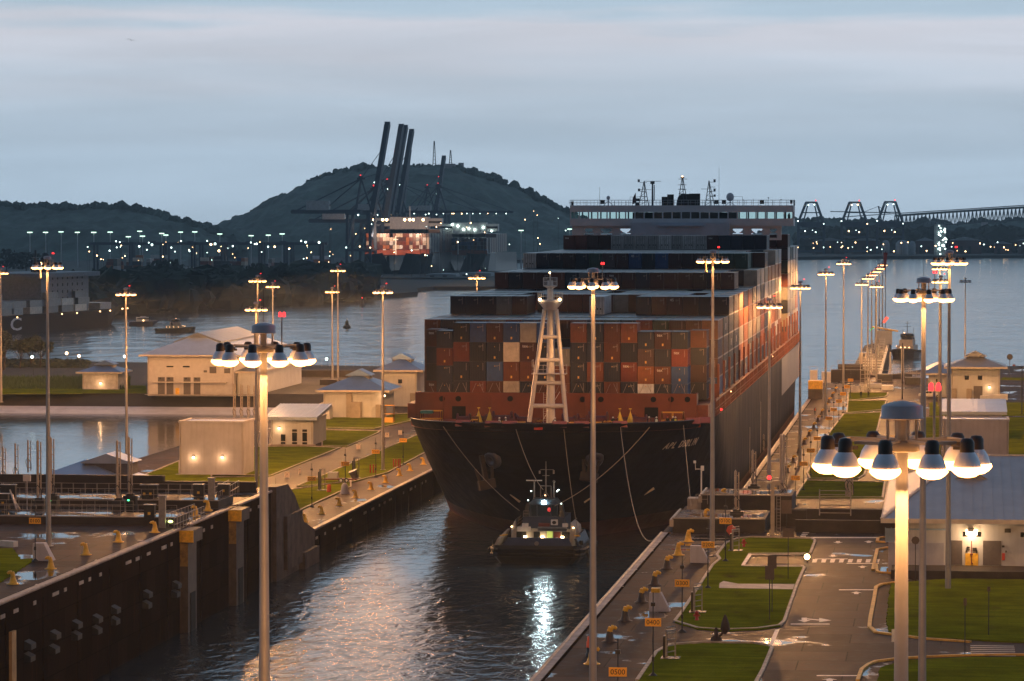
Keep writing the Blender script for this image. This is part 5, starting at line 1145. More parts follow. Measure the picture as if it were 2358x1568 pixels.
# drain drum
x, y, _ = P(*n4(610, 1330), ZN); t = thing('safety_drum', 'orange and black striped safety drum on the near right quay', 'traffic drum', (x, y, ZN)); m = MB(); m.lathe((0, 0, 0), [(.42, 0), (.42, .25), (.36, .3), (.35, .75)], 14, 1); m.lathe((0, 0, .75), [(.35, 0), (.34, .45), (.30, .5)], 14, 0); m.lathe((0, 0, .35), [(.355, 0), (.352, .28)], 14, 0); m.lathe((0, 0, 1.25), [(.3, 0), (.28, .35), (.001, .42)], 14, 0); put('drum', m.mesh('drum', [mat('drum_orange', (.85, .12, .03), .5, var=.1), BLACK]), t)
for i, (x, y) in enumerate([(908, 1265)]):
    x, y, _ = P(*px3(x, y), ZN); m = MB(); m.lathe((x, y, ZN), [(.22, 0), (.22, .1), (.15, .15), (.15, .65), (.2, .7), (.14, .85), (.001, .95)], 10); m.cyl((x-.3, y, ZN+.5), (x+.3, y, ZN+.5), .08); single('fire_hydrant', m, REDP, 'small red hydrant on the far lawn by the 0100 board', 'hydrant', 'red hydrants')
x, y, _ = P(*n4(1643, 985), ZN); m = MB(); m.lathe((x, y, ZN), [(.22, 0), (.22, .1), (.15, .15), (.15, .65), (.2, .7), (.14, .85), (.001, .95)], 10); m.cyl((x-.3, y, ZN+.5), (x+.3, y, ZN+.5), .08); single('fire_hydrant', m, REDP, 'small red hydrant just below the white framed stand', 'hydrant', 'red hydrants')
x, y, _ = P(*c4(748, 1225), ZF); m = MB(); m.lathe((x, y, ZF), [(.35, 0), (.32, .9), (.3, 1.2), (.001, 1.25)], 12); single('traffic_drum', m, mat('drum_orange', (.85, .12, .03), .5), 'orange white drum on the grass left of the trailer', 'traffic drum')
# tarpaulin covered post, signs seen from behind
def signpost(u, v, h, w, hh, label, m_=None, z=ZN, shape='rect', txt=None):
    x, y, _ = P(u, v, z); t = thing('sign_post', label, 'road sign', (x, y, z), 'small signs on posts'); m = MB(); m.cyl((0, 0, 0), (0, 0, h), .04); put('post', m.mesh('post', DKMETAL), t); m = MB()
    if shape == 'oct': m.cyl((0, -.03, h), (0, -.06, h), w/2, n=8, smooth=False)
    else: m.box(-w/2, w/2, -.06, -.03, h-hh/2, h+hh/2)
    put('plate', m.mesh('plate', m_ or mat('sign_back', (.10, .07, .06), .6)), t)
    if txt: text(txt, hh*.5, INK, (0, -.07, h), t)
signpost((2840+272/2.358)*F, (1950+528/2.358)*F, 4.6, 1.1, .9, 'dark backed sign beside the white bordered bay')
signpost((2840+130/2.358)*F, (1950+820/2.358)*F, 4.5, .8, 1.1, 'tall dark sign, right one of the pair on the lawn edge')
signpost((2840+108/2.358)*F, (1950+890/2.358)*F, 4.2, .8, 1.2, 'tall dark sign, left one of the pair on the lawn edge')
signpost((2840+1397/2.358)*F, (1950+545/2.358)*F, 4.0, .8, .8, 'octagonal sign back standing before the small porch', shape='oct')
signpost((2840+1215/2.358)*F, (1950+1290/2.358)*F, 2.4, .5, 1.0, 'white plate on a thin post just left of the nearest pole', WHITE)
signpost((2840+1835/2.358)*F, (1950+1205/2.358)*F, 4.4, .25, .6, 'thin marker post beside the wide drain grate'); signpost((2840+2045/2.358)*F, (1950+1030/2.358)*F, 4.0, .25, .4, 'leaning thin marker post in the middle of the right lawn')
signpost(*px3(1408, 1115), 3.1, 1.15, 1.5, 'grey square sign on a post at the head of the road')
for i, (x, y) in enumerate([(397, 1085), (503, 1055), (994, 847), (1237, 745), (1345, 725)]):
    u, v = c4(x, y); signpost(u, v+6, .6, .75 if i != 1 else .35, .9, '%s small white sign from the left along the left road' % ORD[i], mat('sign_pinkwhite', (.75, .60, .52), .6), z=ZF, txt='P' if i in (0, 3) else None)
x, y, _ = P(*n4(1830, 1190), ZN); m = MB(); m.lathe((x, y, ZN), [(.5, 0), (.45, .4), (.18, .6), (.15, 1.1), (.001, 1.3)], 7); m.lathe((x+.75, y, ZN+.7), [(.1, 0), (.42, .4), (.35, .9), (.12, 1.5), (.001, 1.65)], 7); m.bar((x+.3, y, ZN+.5), (x+.75, y, ZN+1.0), .2); single('covered_hydrant', m, mat('dark_tarp', (.05, .03, .025), .8, var=.4), 'two dark tarpaulin covered shapes on the path between the lawns', 'covered equipment')
# --------------------------------------------------------------- left gate zone
def lpt(x, y, z): return P((x/2.1436)*F, (1760+y/2.1436)*F, z)
m = MB(); m.box(-150, LW-14, 446, 446.8, ZN, ZN+1.9); m.box(LW-14, LW-2, 446, 446.8, ZN, ZN+1.2); single('parapet', m, GD, 'long black parapet along the far edge of the left gate area', 'parapet')
for k, (y0, y1) in enumerate(((396, 403), (420, 429))):
    t = thing('lock_gate', ('nearer', 'farther')[k]+' rolling gate parked at the left with wet deck and railings', 'lock gate', (-110, y0, ZN)); m = MB(); m.box(-150, LW-1.5, y0, y1, ZN-2, ZN+.85); ob('gate_body', m, GD, t, t.location); m = MB(); m.box(-150, LW-1.8, y0+.3, y1-.3, ZN+.854, ZN+.9); ob('gate_deck', m, GATEM, t, t.location)
    m = MB(); m.bar((-150, y0+.1, ZN+.9), (LW-1.5, y0+.1, ZN+.9), .14); ob('gate_edge', m, RAILM, t, t.location)
m = MB(); m.sheet([(-150, 404), (LW-1, 404), (LW-1, 446), (-150, 446)], ZN+.006); struct('floor', m, GATEM)
for i, (y, z, x1) in enumerate(((396.3, ZN+.9, LW-8), (402.7, ZN+.9, LW-8), (408, ZN, LW-4), (420.3, ZN+.9, LW-5), (428.7, ZN+.9, LW-5), (440, ZN, LW-6))):
    walk_rail([(-134, y, z), (x1, y, z)], '%s long handrail from the front across the left gate area' % ORD[i], 1.3, grp='railings across the left gates', r=.03)
for i, (xa, ya, xb, yb) in enumerate(((1325, 470, 1565, 380), (1400, 500, 1640, 400), (1690, 260, 1840, 180), (1760, 280, 1920, 185))):
    a, b = lpt(xa, ya, ZN), lpt(xb, yb, ZN); walk_rail([a, b], '%s slanting stair rail from the left on the left gate edge' % ORD[i], 1.5, grp='railings across the left gates', r=.04)
for i, (x, y0, y1, w, d) in enumerate([(1305, 215, 470, .9, 0), (1700, 75, 300, .9, 0)]):
    a = lpt(x, y1, ZN); dd = proj(*a)[2]; h = (y1-y0)/2.1436*F*dd/FPX; m = MB(); m.bar(a, (a[0], a[1], ZN+h), .75, .5); m.bc(a[0], a[1], ZN+h, .9, .6, .1); single('steel_column', m, GALV, ('nearer', 'farther')[i]+' grey steel column standing on the left gates', 'column', 'grey columns on the left gates')
for i, (x, y, w, h) in enumerate([(70, 245, 1.8, 1.6), (30, 300, 1.2, 1.3), (1205, 385, 1.2, 1.2), (1215, 225, 1.6, 1.3), (1165, 225, 1.0, 1.3), (1600, 215, 1.2, 1.2), (1800, 200, 1.4, 1.0)]):
    a = lpt(x, y, ZN+.9); m = MB(); m.bc(a[0], a[1], ZN+.6, w, .8, h+.5, 0); m.bc(a[0], a[1], ZN+h+1.1, w+.15, .95, .08, 1); m.bc(a[0], a[1]-.42, ZN+1.2, .3, .05, .3, 2); single('control_box', m, [DKMETAL, GALV, mat('hazard_yellow', (.6, .35, .03), .6)], '%s dark control cabinet with a small yellow warning sign on the left gates' % ORD[i], 'cabinet', 'control cabinets on the left gates')
a = lpt(218, 330, ZN+.9); m = MB(); m.cyl(a, (a[0], a[1], a[2]+3.6), .05); m.bc(a[0], a[1], a[2]+3.4, .85, .4, .75); single('junction_box', m, GREYR, 'grey box on a thin post left of the leftmost mast', 'box post')
m = MB(); m.path([lpt(75, 230, ZN+1)[:2]+(ZN+2.2,), lpt(110, 300, ZN+.9)[:2]+(ZN+1.6,), lpt(135, 330, ZN+.9)[:2]+(ZN+1.0,)], .12); m.path([lpt(95, 230, ZN+1)[:2]+(ZN+1.6,), lpt(120, 300, ZN+.9)[:2]+(ZN+1.5,), lpt(160, 330, ZN+.9)[:2]+(ZN+1.0,)], .12); single('hose', m, mat('pale_hose', (.4, .28, .2), .6), 'pale looping hoses between the cabinets at far left', 'hose')
a = lpt(1372, 430, ZN+.5); t = thing('work_light', 'glowing yellow green work light on the left gate', 'work light', a); m = MB(); m.lathe((0, 0, 0), [(.3, -.2), (.3, 0), (.001, .02)], 10); put('housing', m.mesh('housing', DKMETAL), t); m = MB(); m.ball((0, -.1, .15), .3, sz=.5); put('lens', m.mesh('lens', mat('yellow_lamp', (.8, 1, .3), .4, var=0, emit=(.8, 1, .25), es=4)), t)
for i, (x, y) in enumerate(((402, 253), (1032, 250))): a = lpt(x, y, ZN+2.2); m = MB(); m.ball(a, .13, sz=.8); single('green_indicator', m, mat('green_lamp', (.1, 1, .3), .4, var=0, emit=(.05, 1, .25), es=6), ('left', 'right')[i]+' small green indicator light between the gauge posts', 'indicator lamp', 'green indicator lamps')
a = lpt(75, 625, ZN+.1); m = MB(); m.bar((a[0]-.9, a[1], ZN+.5), (a[0]+.9, a[1]-.8, ZN+.5), .8, .6); single('concrete_block', m, CREAM, 'pale block lying on the lawn at far left', 'block')
# ================================================================ people on the quay and on the bow
def person(x, y, z, label, shirt, hat=None, rz=0, trousers=(.02, .02, .025), grp='people on the ship', lean=0):
    t = thing('person', label, 'person', (x, y, z), grp, rz)
    me = bpy.data.meshes.new('body'); V = [(0, 0, .95), (0, .01, 1.2), (0, .0, 1.42), (0, -.01, 1.52), (0, -.02, 1.66), (.11, 0, .9), (.13, -.03, .5), (.14, .02, .08), (.15, -.12, .04), (-.11, 0, .9), (-.12, .05, .5), (-.13, .08, .08), (-.14, -.06, .04),
        (.2, 0, 1.40), (.27, -.04, 1.12), (.26, -.22, .95), (.25, -.29, .91), (-.2, 0, 1.40), (-.27, -.02, 1.12), (-.24, -.20, .97), (-.23, -.27, .93)]
    E = [(0, 1), (1, 2), (2, 3), (3, 4), (0, 5), (5, 6), (6, 7), (7, 8), (0, 9), (9, 10), (10, 11), (11, 12), (2, 13), (13, 14), (14, 15), (15, 16), (2, 17), (17, 18), (18, 19), (19, 20)]
    rad = [.16, .15, .15, .06, .10, .10, .07, .045, .04, .10, .07, .045, .04, .07, .05, .035, .04, .07, .05, .035, .04]
    me.from_pydata(V, E, []); sk = me.skin_vertices.new(name='s') if hasattr(me.skin_vertices, 'new') else None
    o = put('body', me, t); md = o.modifiers.new('skin', 'SKIN'); 
    for i, sv in enumerate(me.skin_vertices[0].data): sv.radius = (rad[i], rad[i]); sv.use_root = i == 0
    o.modifiers.new('sub', 'SUBSURF').levels = 1; o.modifiers['sub'].render_levels = 1
    me.materials.append(mat('clothes_%d%d%d' % tuple(int(c*99) for c in trousers), trousers, .8, var=.2))
    m = MB(); m.lathe((0, .005, 0), [(.185, .93), (.19, 1.1), (.20, 1.3), (.17, 1.43), (.08, 1.49)], 12); put('shirt', m.mesh('shirt', mat('shirt_%d%d%d' % tuple(int(c*99) for c in shirt), shirt, .8, var=.15)), t)
    if hat: m = MB(); m.lathe((0, -.02, 1.66), [(.15, 0), (.135, .02), (.12, .09), (.06, .14), (.001, .15)], 12); put('helmet', m.mesh('helmet', mat('helmet_%d%d%d' % tuple(int(c*99) for c in hat), hat, .4, var=0)), t)
    m = MB(); m.lathe((0, -.02, 1.5), [(.05, 0), (.085, .05), (.09, .12), (.08, .17)], 10); put('face', m.mesh('face', mat('skin_tone', (.28, .15, .09), .6, var=0)), t)
    return t
HW = (.75, .75, .72)
def pp(u, y, lab, shirt, hat=HW, rz=0): a = PY(*n5(u, 190), y); person(a[0], y, sheer(y)-1.15 if y < 516 else 16, lab, shirt, hat, R(rz))
pp(733, 497.5, 'crew member in pale shirt and white helmet left of the foremast', (.55, .60, .60)); pp(778, 499, 'crouching helmet wearer by the winch left of the foremast', (.4, .42, .42), rz=40)
pp(1142, 499, 'crew member in white by the right foot of the foremast', (.6, .65, .65)); pp(1570, 504, 'dark clothed crew member left of the yellow cones', (.02, .04, .03)); pp(1890, 506, 'crew member in pale overalls before the right doorway', (.5, .6, .58)); pp(1835, 507, 'crew member with white helmet at the red bench near the right doorway', (.15, .05, .04))
pp(1972, 508, 'crew member in red helmet and dark coat by the right rail', (.02, .02, .02), (.5, .04, .03)); pp(2012, 508, 'left of the two white helmeted crew at the right rail', (.05, .06, .03)); pp(2030, 507, 'crew member in a yellow vest at the right yellow rail', (.5, .5, .05))
def qp(x, y, lab, shirt, z=ZF, f=c1): a = P(*f(x, y), z); person(a[0], a[1], z, lab, shirt, None, R(rnd.uniform(-90, 90)), grp='people on the quay')
qp(705, 1400, 'left of two dark figures walking on the far lawn', (.02, .02, .02)); qp(776, 1398, 'right of two dark figures walking on the far lawn', (.02, .015, .015)); qp(465, 1335, 'figure standing among equipment on the quay by the ship stern', (.05, .03, .03))
qp(268, 1560, 'person in an orange jacket on the quay beside the ship', (.6, .12, .03))
# ================================================================ buildings
ROOFB = mat('blue_metal_roof', (.10, .17, .34), .38, metal=.35, var=.2, vs=.3); ROOFG = mat('grey_metal_roof', (.16, .17, .20), .36, metal=.4, var=.2, vs=.3); ROOFS = mat('silver_roof', (.36, .42, .54), .35, metal=.45, var=.1, vs=.4)
FASC = mat('fascia_cream', (.52, .46, .40), .6, var=.15, vs=1)
def hip(m, x0, x1, y0, y1, z, h, rl=None, mi=0):
    # hip roof with ridge along the longer side
    W_, D_ = x1-x0, y1-y0
    if W_ >= D_: r = D_/2 if rl is None else rl; a, b = (x0+r, (y0+y1)/2, z+h), (x1-r, (y0+y1)/2, z+h); q = [(x0, y0, z), (x1, y0, z), (x1, y1, z), (x0, y1, z)]; fs = [(q[0], q[1], b, a), (q[1], q[2], b), (q[2], q[3], a, b), (q[3], q[0], a)]
    else: r = W_/2 if rl is None else rl; a, b = ((x0+x1)/2, y0+r, z+h), ((x0+x1)/2, y1-r, z+h); q = [(x0, y0, z), (x1, y0, z), (x1, y1, z), (x0, y1, z)]; fs = [(q[0], q[1], a), (q[1], q[2], b, a), (q[2], q[3], b), (q[3], q[0], a, b)]
    for f in fs: m.add(list(f), [tuple(range(len(f)))], mi)
    return a, b
def seams(m, x0, x1, y0, y1, z, h, n, mi=0):       # standing seams on the front slope
    ym = (y0+y1)/2; r = (y1-y0)/2
    for i in range(1, n):
        x = x0+(x1-x0)*i/n; f = min(1, (x-x0)/r, (x1-x)/r); m.bar((x, y0, z+.02), (x, y0+(ym-y0)*f, z+h*f+.02), .07, .06, mi)
def building(label, x0, x1, y0, y1, z, hw, hr, roof, wall=CREAM, over=.9, cup=None, wins=(), doors=(), seam=14, lamps=(), boxes=(), base=None, name='building', cat='building'):
    t = thing(name, label, cat, ((x0+x1)/2, y0, z)); L = t.location; m = MB(); m.box(x0, x1, y0, y1, z-.3, z+hw); ob('wall', m, wall, t, L)
    m = MB(); m.cyl((x0+.25, y0-.12, z), (x0+.25, y0-.12, z+hw), .07, n=6); m.cyl((x1-.25, y0-.12, z), (x1-.25, y0-.12, z+hw), .07, n=6); m.box(x0-.5, x1+.5, y0-.9, y0-.02, z, z+.12); ob('downpipe', m, CONCL, t, L)
    if base: m = MB(); m.box(x0-.04, x1+.04, y0-.04, y1, z-.2, z+base); ob('wall_base', m, WHITE, t, L)
    if hr:
        rt = ob('roof', (lambda m: (hip(m, x0-over, x1+over, y0-over, y1+over, z+hw+.25, hr), seams(m, x0-over, x1+over, y0-over, y1+over, z+hw+.25, hr, seam) if (x1-x0) >= (y1-y0) else None, m)[2])(MB()), roof, t, L)
        m = MB(); m.box(x0-over, x1+over, y0-over-.06, y0-over, z+hw-.12, z+hw+.28); m.box(x0-over-.06, x0-over, y0-over, y1+over, z+hw-.12, z+hw+.28); m.box(x1+over, x1+over+.06, y0-over, y1+over, z+hw-.12, z+hw+.28); m.box(x0-over, x1+over, y0-over, y1+over, z+hw+.0, z+hw+.04); ob('eaves', m, FASC, t, L)
        if cup:
            cx, cy, cw_, cd, ch = cup; zz = z+hw+.25+hr-ch*.75; m = MB(); m.box(cx-cw_/2, cx+cw_/2, cy-cd/2, cy+cd/2, zz-.8, zz+ch*.6); c = ob('roof_vent', m, mat('vent_louvre', (.10, .09, .10), .6, var=.2), t, L)
            m = MB(); x_0, x_1, y_0, y_1, zr = cx-cw_/2-.5, cx+cw_/2+.5, cy-cd/2-.5, cy+cd/2+.5, zz+ch*.6
            m.add([(x_0, y_0, zr), (x_1, y_0, zr), (x_1, y_1, zr), (x_0, y_1, zr), (cx, y_0, zr+ch*.75), (cx, y_1, zr+ch*.75), (x_0, y_0, zr-.12), (x_1, y_0, zr-.12)], [(0, 4, 5, 3), (4, 1, 2, 5), (0, 1, 4), (3, 5, 2), (6, 7, 1, 0)])
            o = ob('vent_roof', m, roof, c); o.location = -Vector(L)
    else:
        m = MB(); m.box(x0-.12, x1+.12, y0-.12, y0+.25, z+hw, z+hw+.35); m.box(x0-.12, x0+.25, y0+.25, y1+.12, z+hw, z+hw+.35); m.box(x1-.25, x1+.12, y0+.25, y1+.12, z+hw, z+hw+.35); m.box(x0+.25, x1-.25, y1-.25, y1+.12, z+hw, z+hw+.35); ob('roof_parapet', m, wall, t, L); m = MB(); m.box(x0+.25, x1-.25, y0+.25, y1-.25, z+hw, z+hw+.12); ob('roof', m, ROOFS, t, L)
    for (a, b, c, d, *mm) in wins: m = MB(); m.box(a, b, y0-.05, y0+.1, c, d); w_ = ob('window', m, mm[0] if mm else GLASS, t, L); f = MB(); f.box(a-.06, b+.06, y0-.09, y0-.0, c-.10, c); f.box(a-.06, a, y0-.07, y0, c, d); f.box(b, b+.06, y0-.07, y0, c, d); o = ob('window_frame', f, FASC, w_); o.location = -Vector(L)
    for (a, b, h_, *mm) in doors: m = MB(); m.box(a, b, y0-.06, y0+.1, z, z+h_); ob('door', m, mm[0] if mm else SHUTTER, t, L)
    for (a, c) in lamps:
        m = MB(); m.bc(a, y0-.15, c, .35, .3, .22); q_ = ob('wall_lamp', m, DKMETAL, t, L); m = MB(); m.ball((a, y0-.3, c-.08), .2, n=8, k=4); o = ob('bulb', m, WARM, q_); o.location = -Vector(L)
        l = bpy.data.lights.new('wall_light', 'POINT'); l.energy = 90; l.color = (1, .55, .25); l.shadow_soft_size = .15; lo = bpy.data.objects.new('wall_light', l); S.collection.objects.link(lo); lo.location = (a-L[0], -.9, c-.2-L[2]); lo.parent = t
    for (a, b, h_, d_) in boxes: m = MB(); m.box(a, b, y0-d_, y0-.02, z, z+h_); ob('wall_unit', m, mat('unit_tan', (.32, .27, .22), .7, var=.15), t, L); 
    return t
u2x = lambda u, v, y: PY(u, v, y)[0]; v2z = lambda u, v, y: PY(u, v, y)[2]
# pale box building, left; its twin on the right
Lx0, Ly = P(413, 1093, ZF)[:2]; Lx1 = P(565, 1093, ZF)[0]
bl = building('windowless pale box building with two wall lamps on the left lawn', Lx0, Lx1, Ly, Ly+9, ZF, 8.6, 0, None, wall=GREYR, lamps=[(PY(446, 1052, Ly)[0], PY(446, 1052, Ly)[2]), (PY(512.5, 1052, Ly)[0], PY(512.5, 1052, Ly)[2])])
Rx0, Ry = P(2172, 1093, ZF)[:2]; Rx1 = P(2322, 1093, ZF)[0]
building('windowless pale box building behind the blue hip roof on the right', Rx0, Rx1, Ry, Ry+9, ZF, 8.9, 0, None, wall=GREYR)
# low flat roofed buildings behind each
x0, y0 = P(625, 1024, ZF)[:2]; x1 = P(738, 1024, ZF)[0]; cc = lambda x: PY((900+x/2.24)*F, 1000, y0)[0]; cz = lambda y: PY(680, (1300+y/2.24)*F, y0)[2]
def lowb(label, x0, x1, y0, **k):
    t = building(label, x0, x1, y0, y0+14, ZF, 4.6, 0, None, **k); L = t.location; m = MB(); m.add([(x0-1, y0-1.6, ZF+5.3), (x1+1, y0-1.6, ZF+5.3), (x1+1, y0+15, ZF+6.9), (x0-1, y0+15, ZF+6.9), (x0-1, y0-1.6, ZF+4.7), (x1+1, y0-1.6, ZF+4.7), (x1+1, y0+15, ZF+6.3), (x0-1, y0+15, ZF+6.3)], [(0, 1, 2, 3), (4, 7, 6, 5), (0, 4, 5, 1), (1, 5, 6, 2), (2, 6, 7, 3), (3, 7, 4, 0)])
    n = 16
    for i in range(n+1): x = x0-1+(x1-x0+2)*i/n; m.bar((x, y0-1.6, ZF+5.33), (x, y0+15, ZF+6.93), .09)
    ob('roof', m, ROOFS, t, L); return t
t = lowb('small flat roofed building with three tall windows behind the large near mast', x0, cc(615), y0, wins=[(cc(343), cc(382), cz(795), cz(738)), (cc(343), cc(382), cz(822), cz(802)), (cc(438), cc(480), cz(795), cz(722)), (cc(438), cc(480), cz(822), cz(802)), (cc(438), cc(480), cz(715), cz(695)), (cc(524), cc(564), cz(795), cz(722)), (cc(524), cc(564), cz(822), cz(802)), (cc(524), cc(564), cz(715), cz(695))], lamps=[(cc(330), cz(682))], boxes=[])
x0, y0 = P(2180, 1010, ZF)[:2]; lowb('low building with a silver ribbed roof behind the right box building', x0, P(2306, 1010, ZF)[0], y0)
# two storey hip roofed pair
def twostorey(label, u0, u1, vb, veave, side, lamp=None, wins=(), doors=(), boxes=()):
    x0, y0 = P(u0, vb, ZF)[:2]; x1 = P(u1, vb, ZF)[0]; hw = PY(u0, veave, y0)[2]-ZF
    t = building(label, x0, x1, y0, y0+12, ZF, hw, 2.6, ROOFB if side < 0 else ROOFG, over=1.6, cup=((x0+x1)/2, y0+6, 4.2, 4.5, 1.6), wins=[(PY(a, 0, y0)[0], PY(b, 0, y0)[0], PY(a, c, y0)[2], PY(a, d, y0)[2]) for a, b, c, d in wins], doors=[(PY(a, 0, y0)[0], PY(b, 0, y0)[0], h) for a, b, h in doors], boxes=[(PY(a, 0, y0)[0], PY(b, 0, y0)[0], h, 1.0) for a, b, h in boxes], lamps=[(PY(lamp[0], lamp[1], y0)[0], PY(lamp[0], lamp[1], y0)[2])] if lamp else [], base=None)
    return t
U1 = lambda x: c1(x, 0)[0]; V1 = lambda y: c1(0, y)[1]
twostorey('two storey cream building with hip roof by the water at right', U1(1560), U1(2022), V1(1430), V1(1112), 1, lamp=(U1(1922), V1(1292)), wins=[(U1(1705), U1(1745), V1(1225), V1(1185)), (U1(1830), U1(1870), V1(1225), V1(1185))], doors=[(U1(1790), U1(1875), 3.6)], boxes=[(U1(1580), U1(1630), 3.0), (U1(1722), U1(1775), 3.0)])
x0, y0 = P(U1(1345), V1(1390), ZF)[:2]; x1 = P(U1(1560), V1(1390), ZF)[0]
building('low wing with blue roof joined to the left of the two storey building', x0, x1, y0+.5, y0+22, ZF, 5.4, 2.2, ROOFB, over=1.8, wins=[(PY(U1(1430), 0, y0)[0], PY(U1(1446), 0, y0)[0], ZF+3.6, ZF+4.3)])
C4 = lambda x: c4(x, 0)[0]; D4 = lambda y: c4(0, y)[1]
twostorey('two storey cream building with blue hip roof touching the ship bow at left', C4(1190), C4(1488), D4(500), D4(205), -1, wins=[(C4(1325), C4(1358), D4(308), D4(275))], boxes=[(C4(1430), C4(1472), 3.0)])
x0, y0 = P(C4(702), D4(595), ZF)[:2]; x1 = P(C4(1240), D4(585), ZF)[0]; yy = y0
building('low building with blue hip roof and raised vent left of the ship bow', x0, x1, y0, y0+15, ZF, 5.6, 3.2, ROOFB, over=1.5, cup=((x0+x1)/2+.3, y0+7.5, 4.6, 4.2, 1.7), boxes=[(PY(C4(1140), 0, yy)[0], PY(C4(1180), 0, yy)[0], 2.8, .8), (PY(C4(932), 0, yy)[0], PY(C4(1020), 0, yy)[0], 3.4, 2.2), (PY(C4(892), 0, yy)[0], PY(C4(938), 0, yy)[0], 5.2, .9)], lamps=[(x1+.3, ZF+4.8)])
x0, y0 = P(C4(705), D4(598), ZF)[:2]; m = MB(); m.box(x0-.2, P(C4(795), D4(598), ZF)[0], y0-6, y0-2, ZF, ZF+2.6); single('annex', m, CREAM, 'small cream annex in front of the low blue hip roof', 'annex')
# yellow access frame
a = P(*c4(1252, 640), ZF); m = MB(); railing(m, [(a[0]-.9, a[1], ZF), (a[0]+.9, a[1], ZF), (a[0]+.9, a[1]+1.5, ZF), (a[0]-.9, a[1]+1.5, ZF), (a[0]-.9, a[1], ZF)], 3.6, r=.08); m.bc(a[0], a[1], ZF, 1.9, 1.6, 1.1); single('yellow_cage', m, YR, 'yellow open cage stand on the grass near the ship bow', 'cage')
# big building left, small blue hut
x0, y0 = P(340, 909, 5.2)[:2]; x1 = P(543, 909, 5.2)[0]; hw = PY(340, 819, y0)[2]-5.2; gx = lambda x: PY(x/2.45*F, 0, y0)[0]; gz = lambda y: PY(400, (850+y/2.45)*F, y0)[2]
bb = building('large two storey pale building with long silver hip roof and raised vent roof', x0, x1, y0, y0+62, 5.2, hw, 4.5, ROOFS, wall=mat('pinkish_render', (.48, .45, .45), .75, var=.1), over=1.7, wins=[(gx(1518), gx(1582), gz(1292), gz(1280), GLASS), (gx(1668), gx(1732), gz(1292), gz(1280), GLASS), (gx(1915), gx(1978), gz(1345), gz(1285), SHUTTER), (gx(2050), gx(2105), gz(1345), gz(1300), SHUTTER), (gx(1860), gx(1892), gz(1338), gz(1318), SHUTTER)],
    doors=[(gx(1438), gx(1502), 4.1, SHUTTER), (gx(1518), gx(1582), 4.1, SHUTTER), (gx(1675), gx(1740), 4.1, SHUTTER), (gx(1768), gx(1830), 4.1, SHUTTER), (gx(1600), gx(1636), 1.6, YELLOW)])
m = MB(); m.box(gx(1400), gx(2080), y0-1.6, y0, gz(1432), gz(1424)); ob('canopy', m, FASC, bb, bb.location)
m = MB()
for x in (1465, 1545, 1702, 1792): m.bc(gx(x), y0-.3, gz(1402), .5, .5, .45)
ob('wall_lamp', m, DKMETAL, bb, bb.location)
m = MB(); xm = (x0+x1)/2; zr = v2z(450, 762, y0+20)
m.box(xm-4, xm+4, y0+9, y0+54, 5.2+hw+2, zr-1.8); c = ob('roof_vent', m, mat('vent_louvre', (.1, .09, .1), .6), bb, bb.location)
m = MB(); m.add([(xm-5.6, y0+8, zr-2), (xm+5.6, y0+8, zr-2), (xm, y0+8, zr), (xm-5.6, y0+55, zr-2), (xm+5.6, y0+55, zr-2), (xm, y0+55, zr), (xm-5.6, y0+8, zr-2.3), (xm+5.6, y0+8, zr-2.3), (xm+5.6, y0+55, zr-2.3)], [(0, 1, 2), (0, 2, 5, 3), (1, 4, 5, 2), (3, 5, 4), (6, 7, 1, 0), (7, 8, 4, 1)]); o = ob('vent_roof', m, ROOFG, c); o.location = -Vector(bb.location)
# side wing of the big building (lower, lit)
xa, ya = P(545, 912, 5.2)[:2]; building('long low lean to building along the right of the big left building', x1+.5, x1+5, y0+2, y0+60, 5.2, 5.2, 1.2, ROOFG, over=.6)
x0, y0 = P(190, 897, 5.2)[:2]; x1 = P(273, 897, 5.2)[0]
building('small white hut with blue hip roof beyond the basin at left', x0, x1, y0, y0+9, 5.2, 4.0, 1.9, ROOFB, wall=mat('hut_white', (.5, .48, .48), .7), over=1.3, cup=((x0+x1)/2+.6, y0+4.5, 4.0, 3.4, 1.3), lamps=[(PY(232, 889, y0)[0], 5.2+1.6)])
# hip roof poking over the left parapet
cz_ = 9.0; x0, y0 = P(30, 1119, cz_)[:2]; x1 = P(318, 1113, cz_)[0]; y0 = P(160, 1119, cz_)[1]
building('building whose grey hip roof and ridge vent show above the left parapet', x0+1, x1-1, y0+1, y0+16, ZF, 4.8, 3.1, ROOFS, over=1.2, cup=(P(190, 1075, 12.3)[0], y0+9, 6.5, 5.5, 1.7))
# the near right building
ez = 17.2; x0, y0 = P(2030, 1195, ez)[:2]; y1 = P(2047, 1104, ez)[1]
t = thing('building', 'big blue roofed building with roller shutters behind the nearest mast', 'building', (x0+15, y0, ZN)); L = t.location
X1 = x0+34; m = MB(); wy = y0+1.5; m.box(x0+1.6, X1-1.5, wy, y1-1.5, ZN-.2, ez-.15); ob('wall', m, CREAM, t, L)
m = MB(); rz_ = ez+4.6; xm = x0+17; q = [(x0, y0, ez), (X1, y0, ez), (X1, y1, ez), (x0, y1, ez)]; ra, rb = (x0+14, y0+20, rz_), (x0+20, y0+20, rz_)
rA, rB = (xm-9, y0+26, rz_), (xm+9, y0+26, rz_)
m.add([q[0], q[1], q[2], q[3], rA, rB], [(0, 1, 5, 4), (1, 2, 5), (2, 3, 4, 5), (3, 0, 4)])
for i in range(1, 34):
    x = x0+i; f = min(1, i/8., (34-i)/8.); m.bar((x, y0, ez+.03), (x, y0+26*f, ez+4.6*f+.03), .08, .07)
ob('roof', m, mat('blue_grey_roof', (.17, .185, .235), .4, metal=.35, var=.15, vs=.3), t, L)
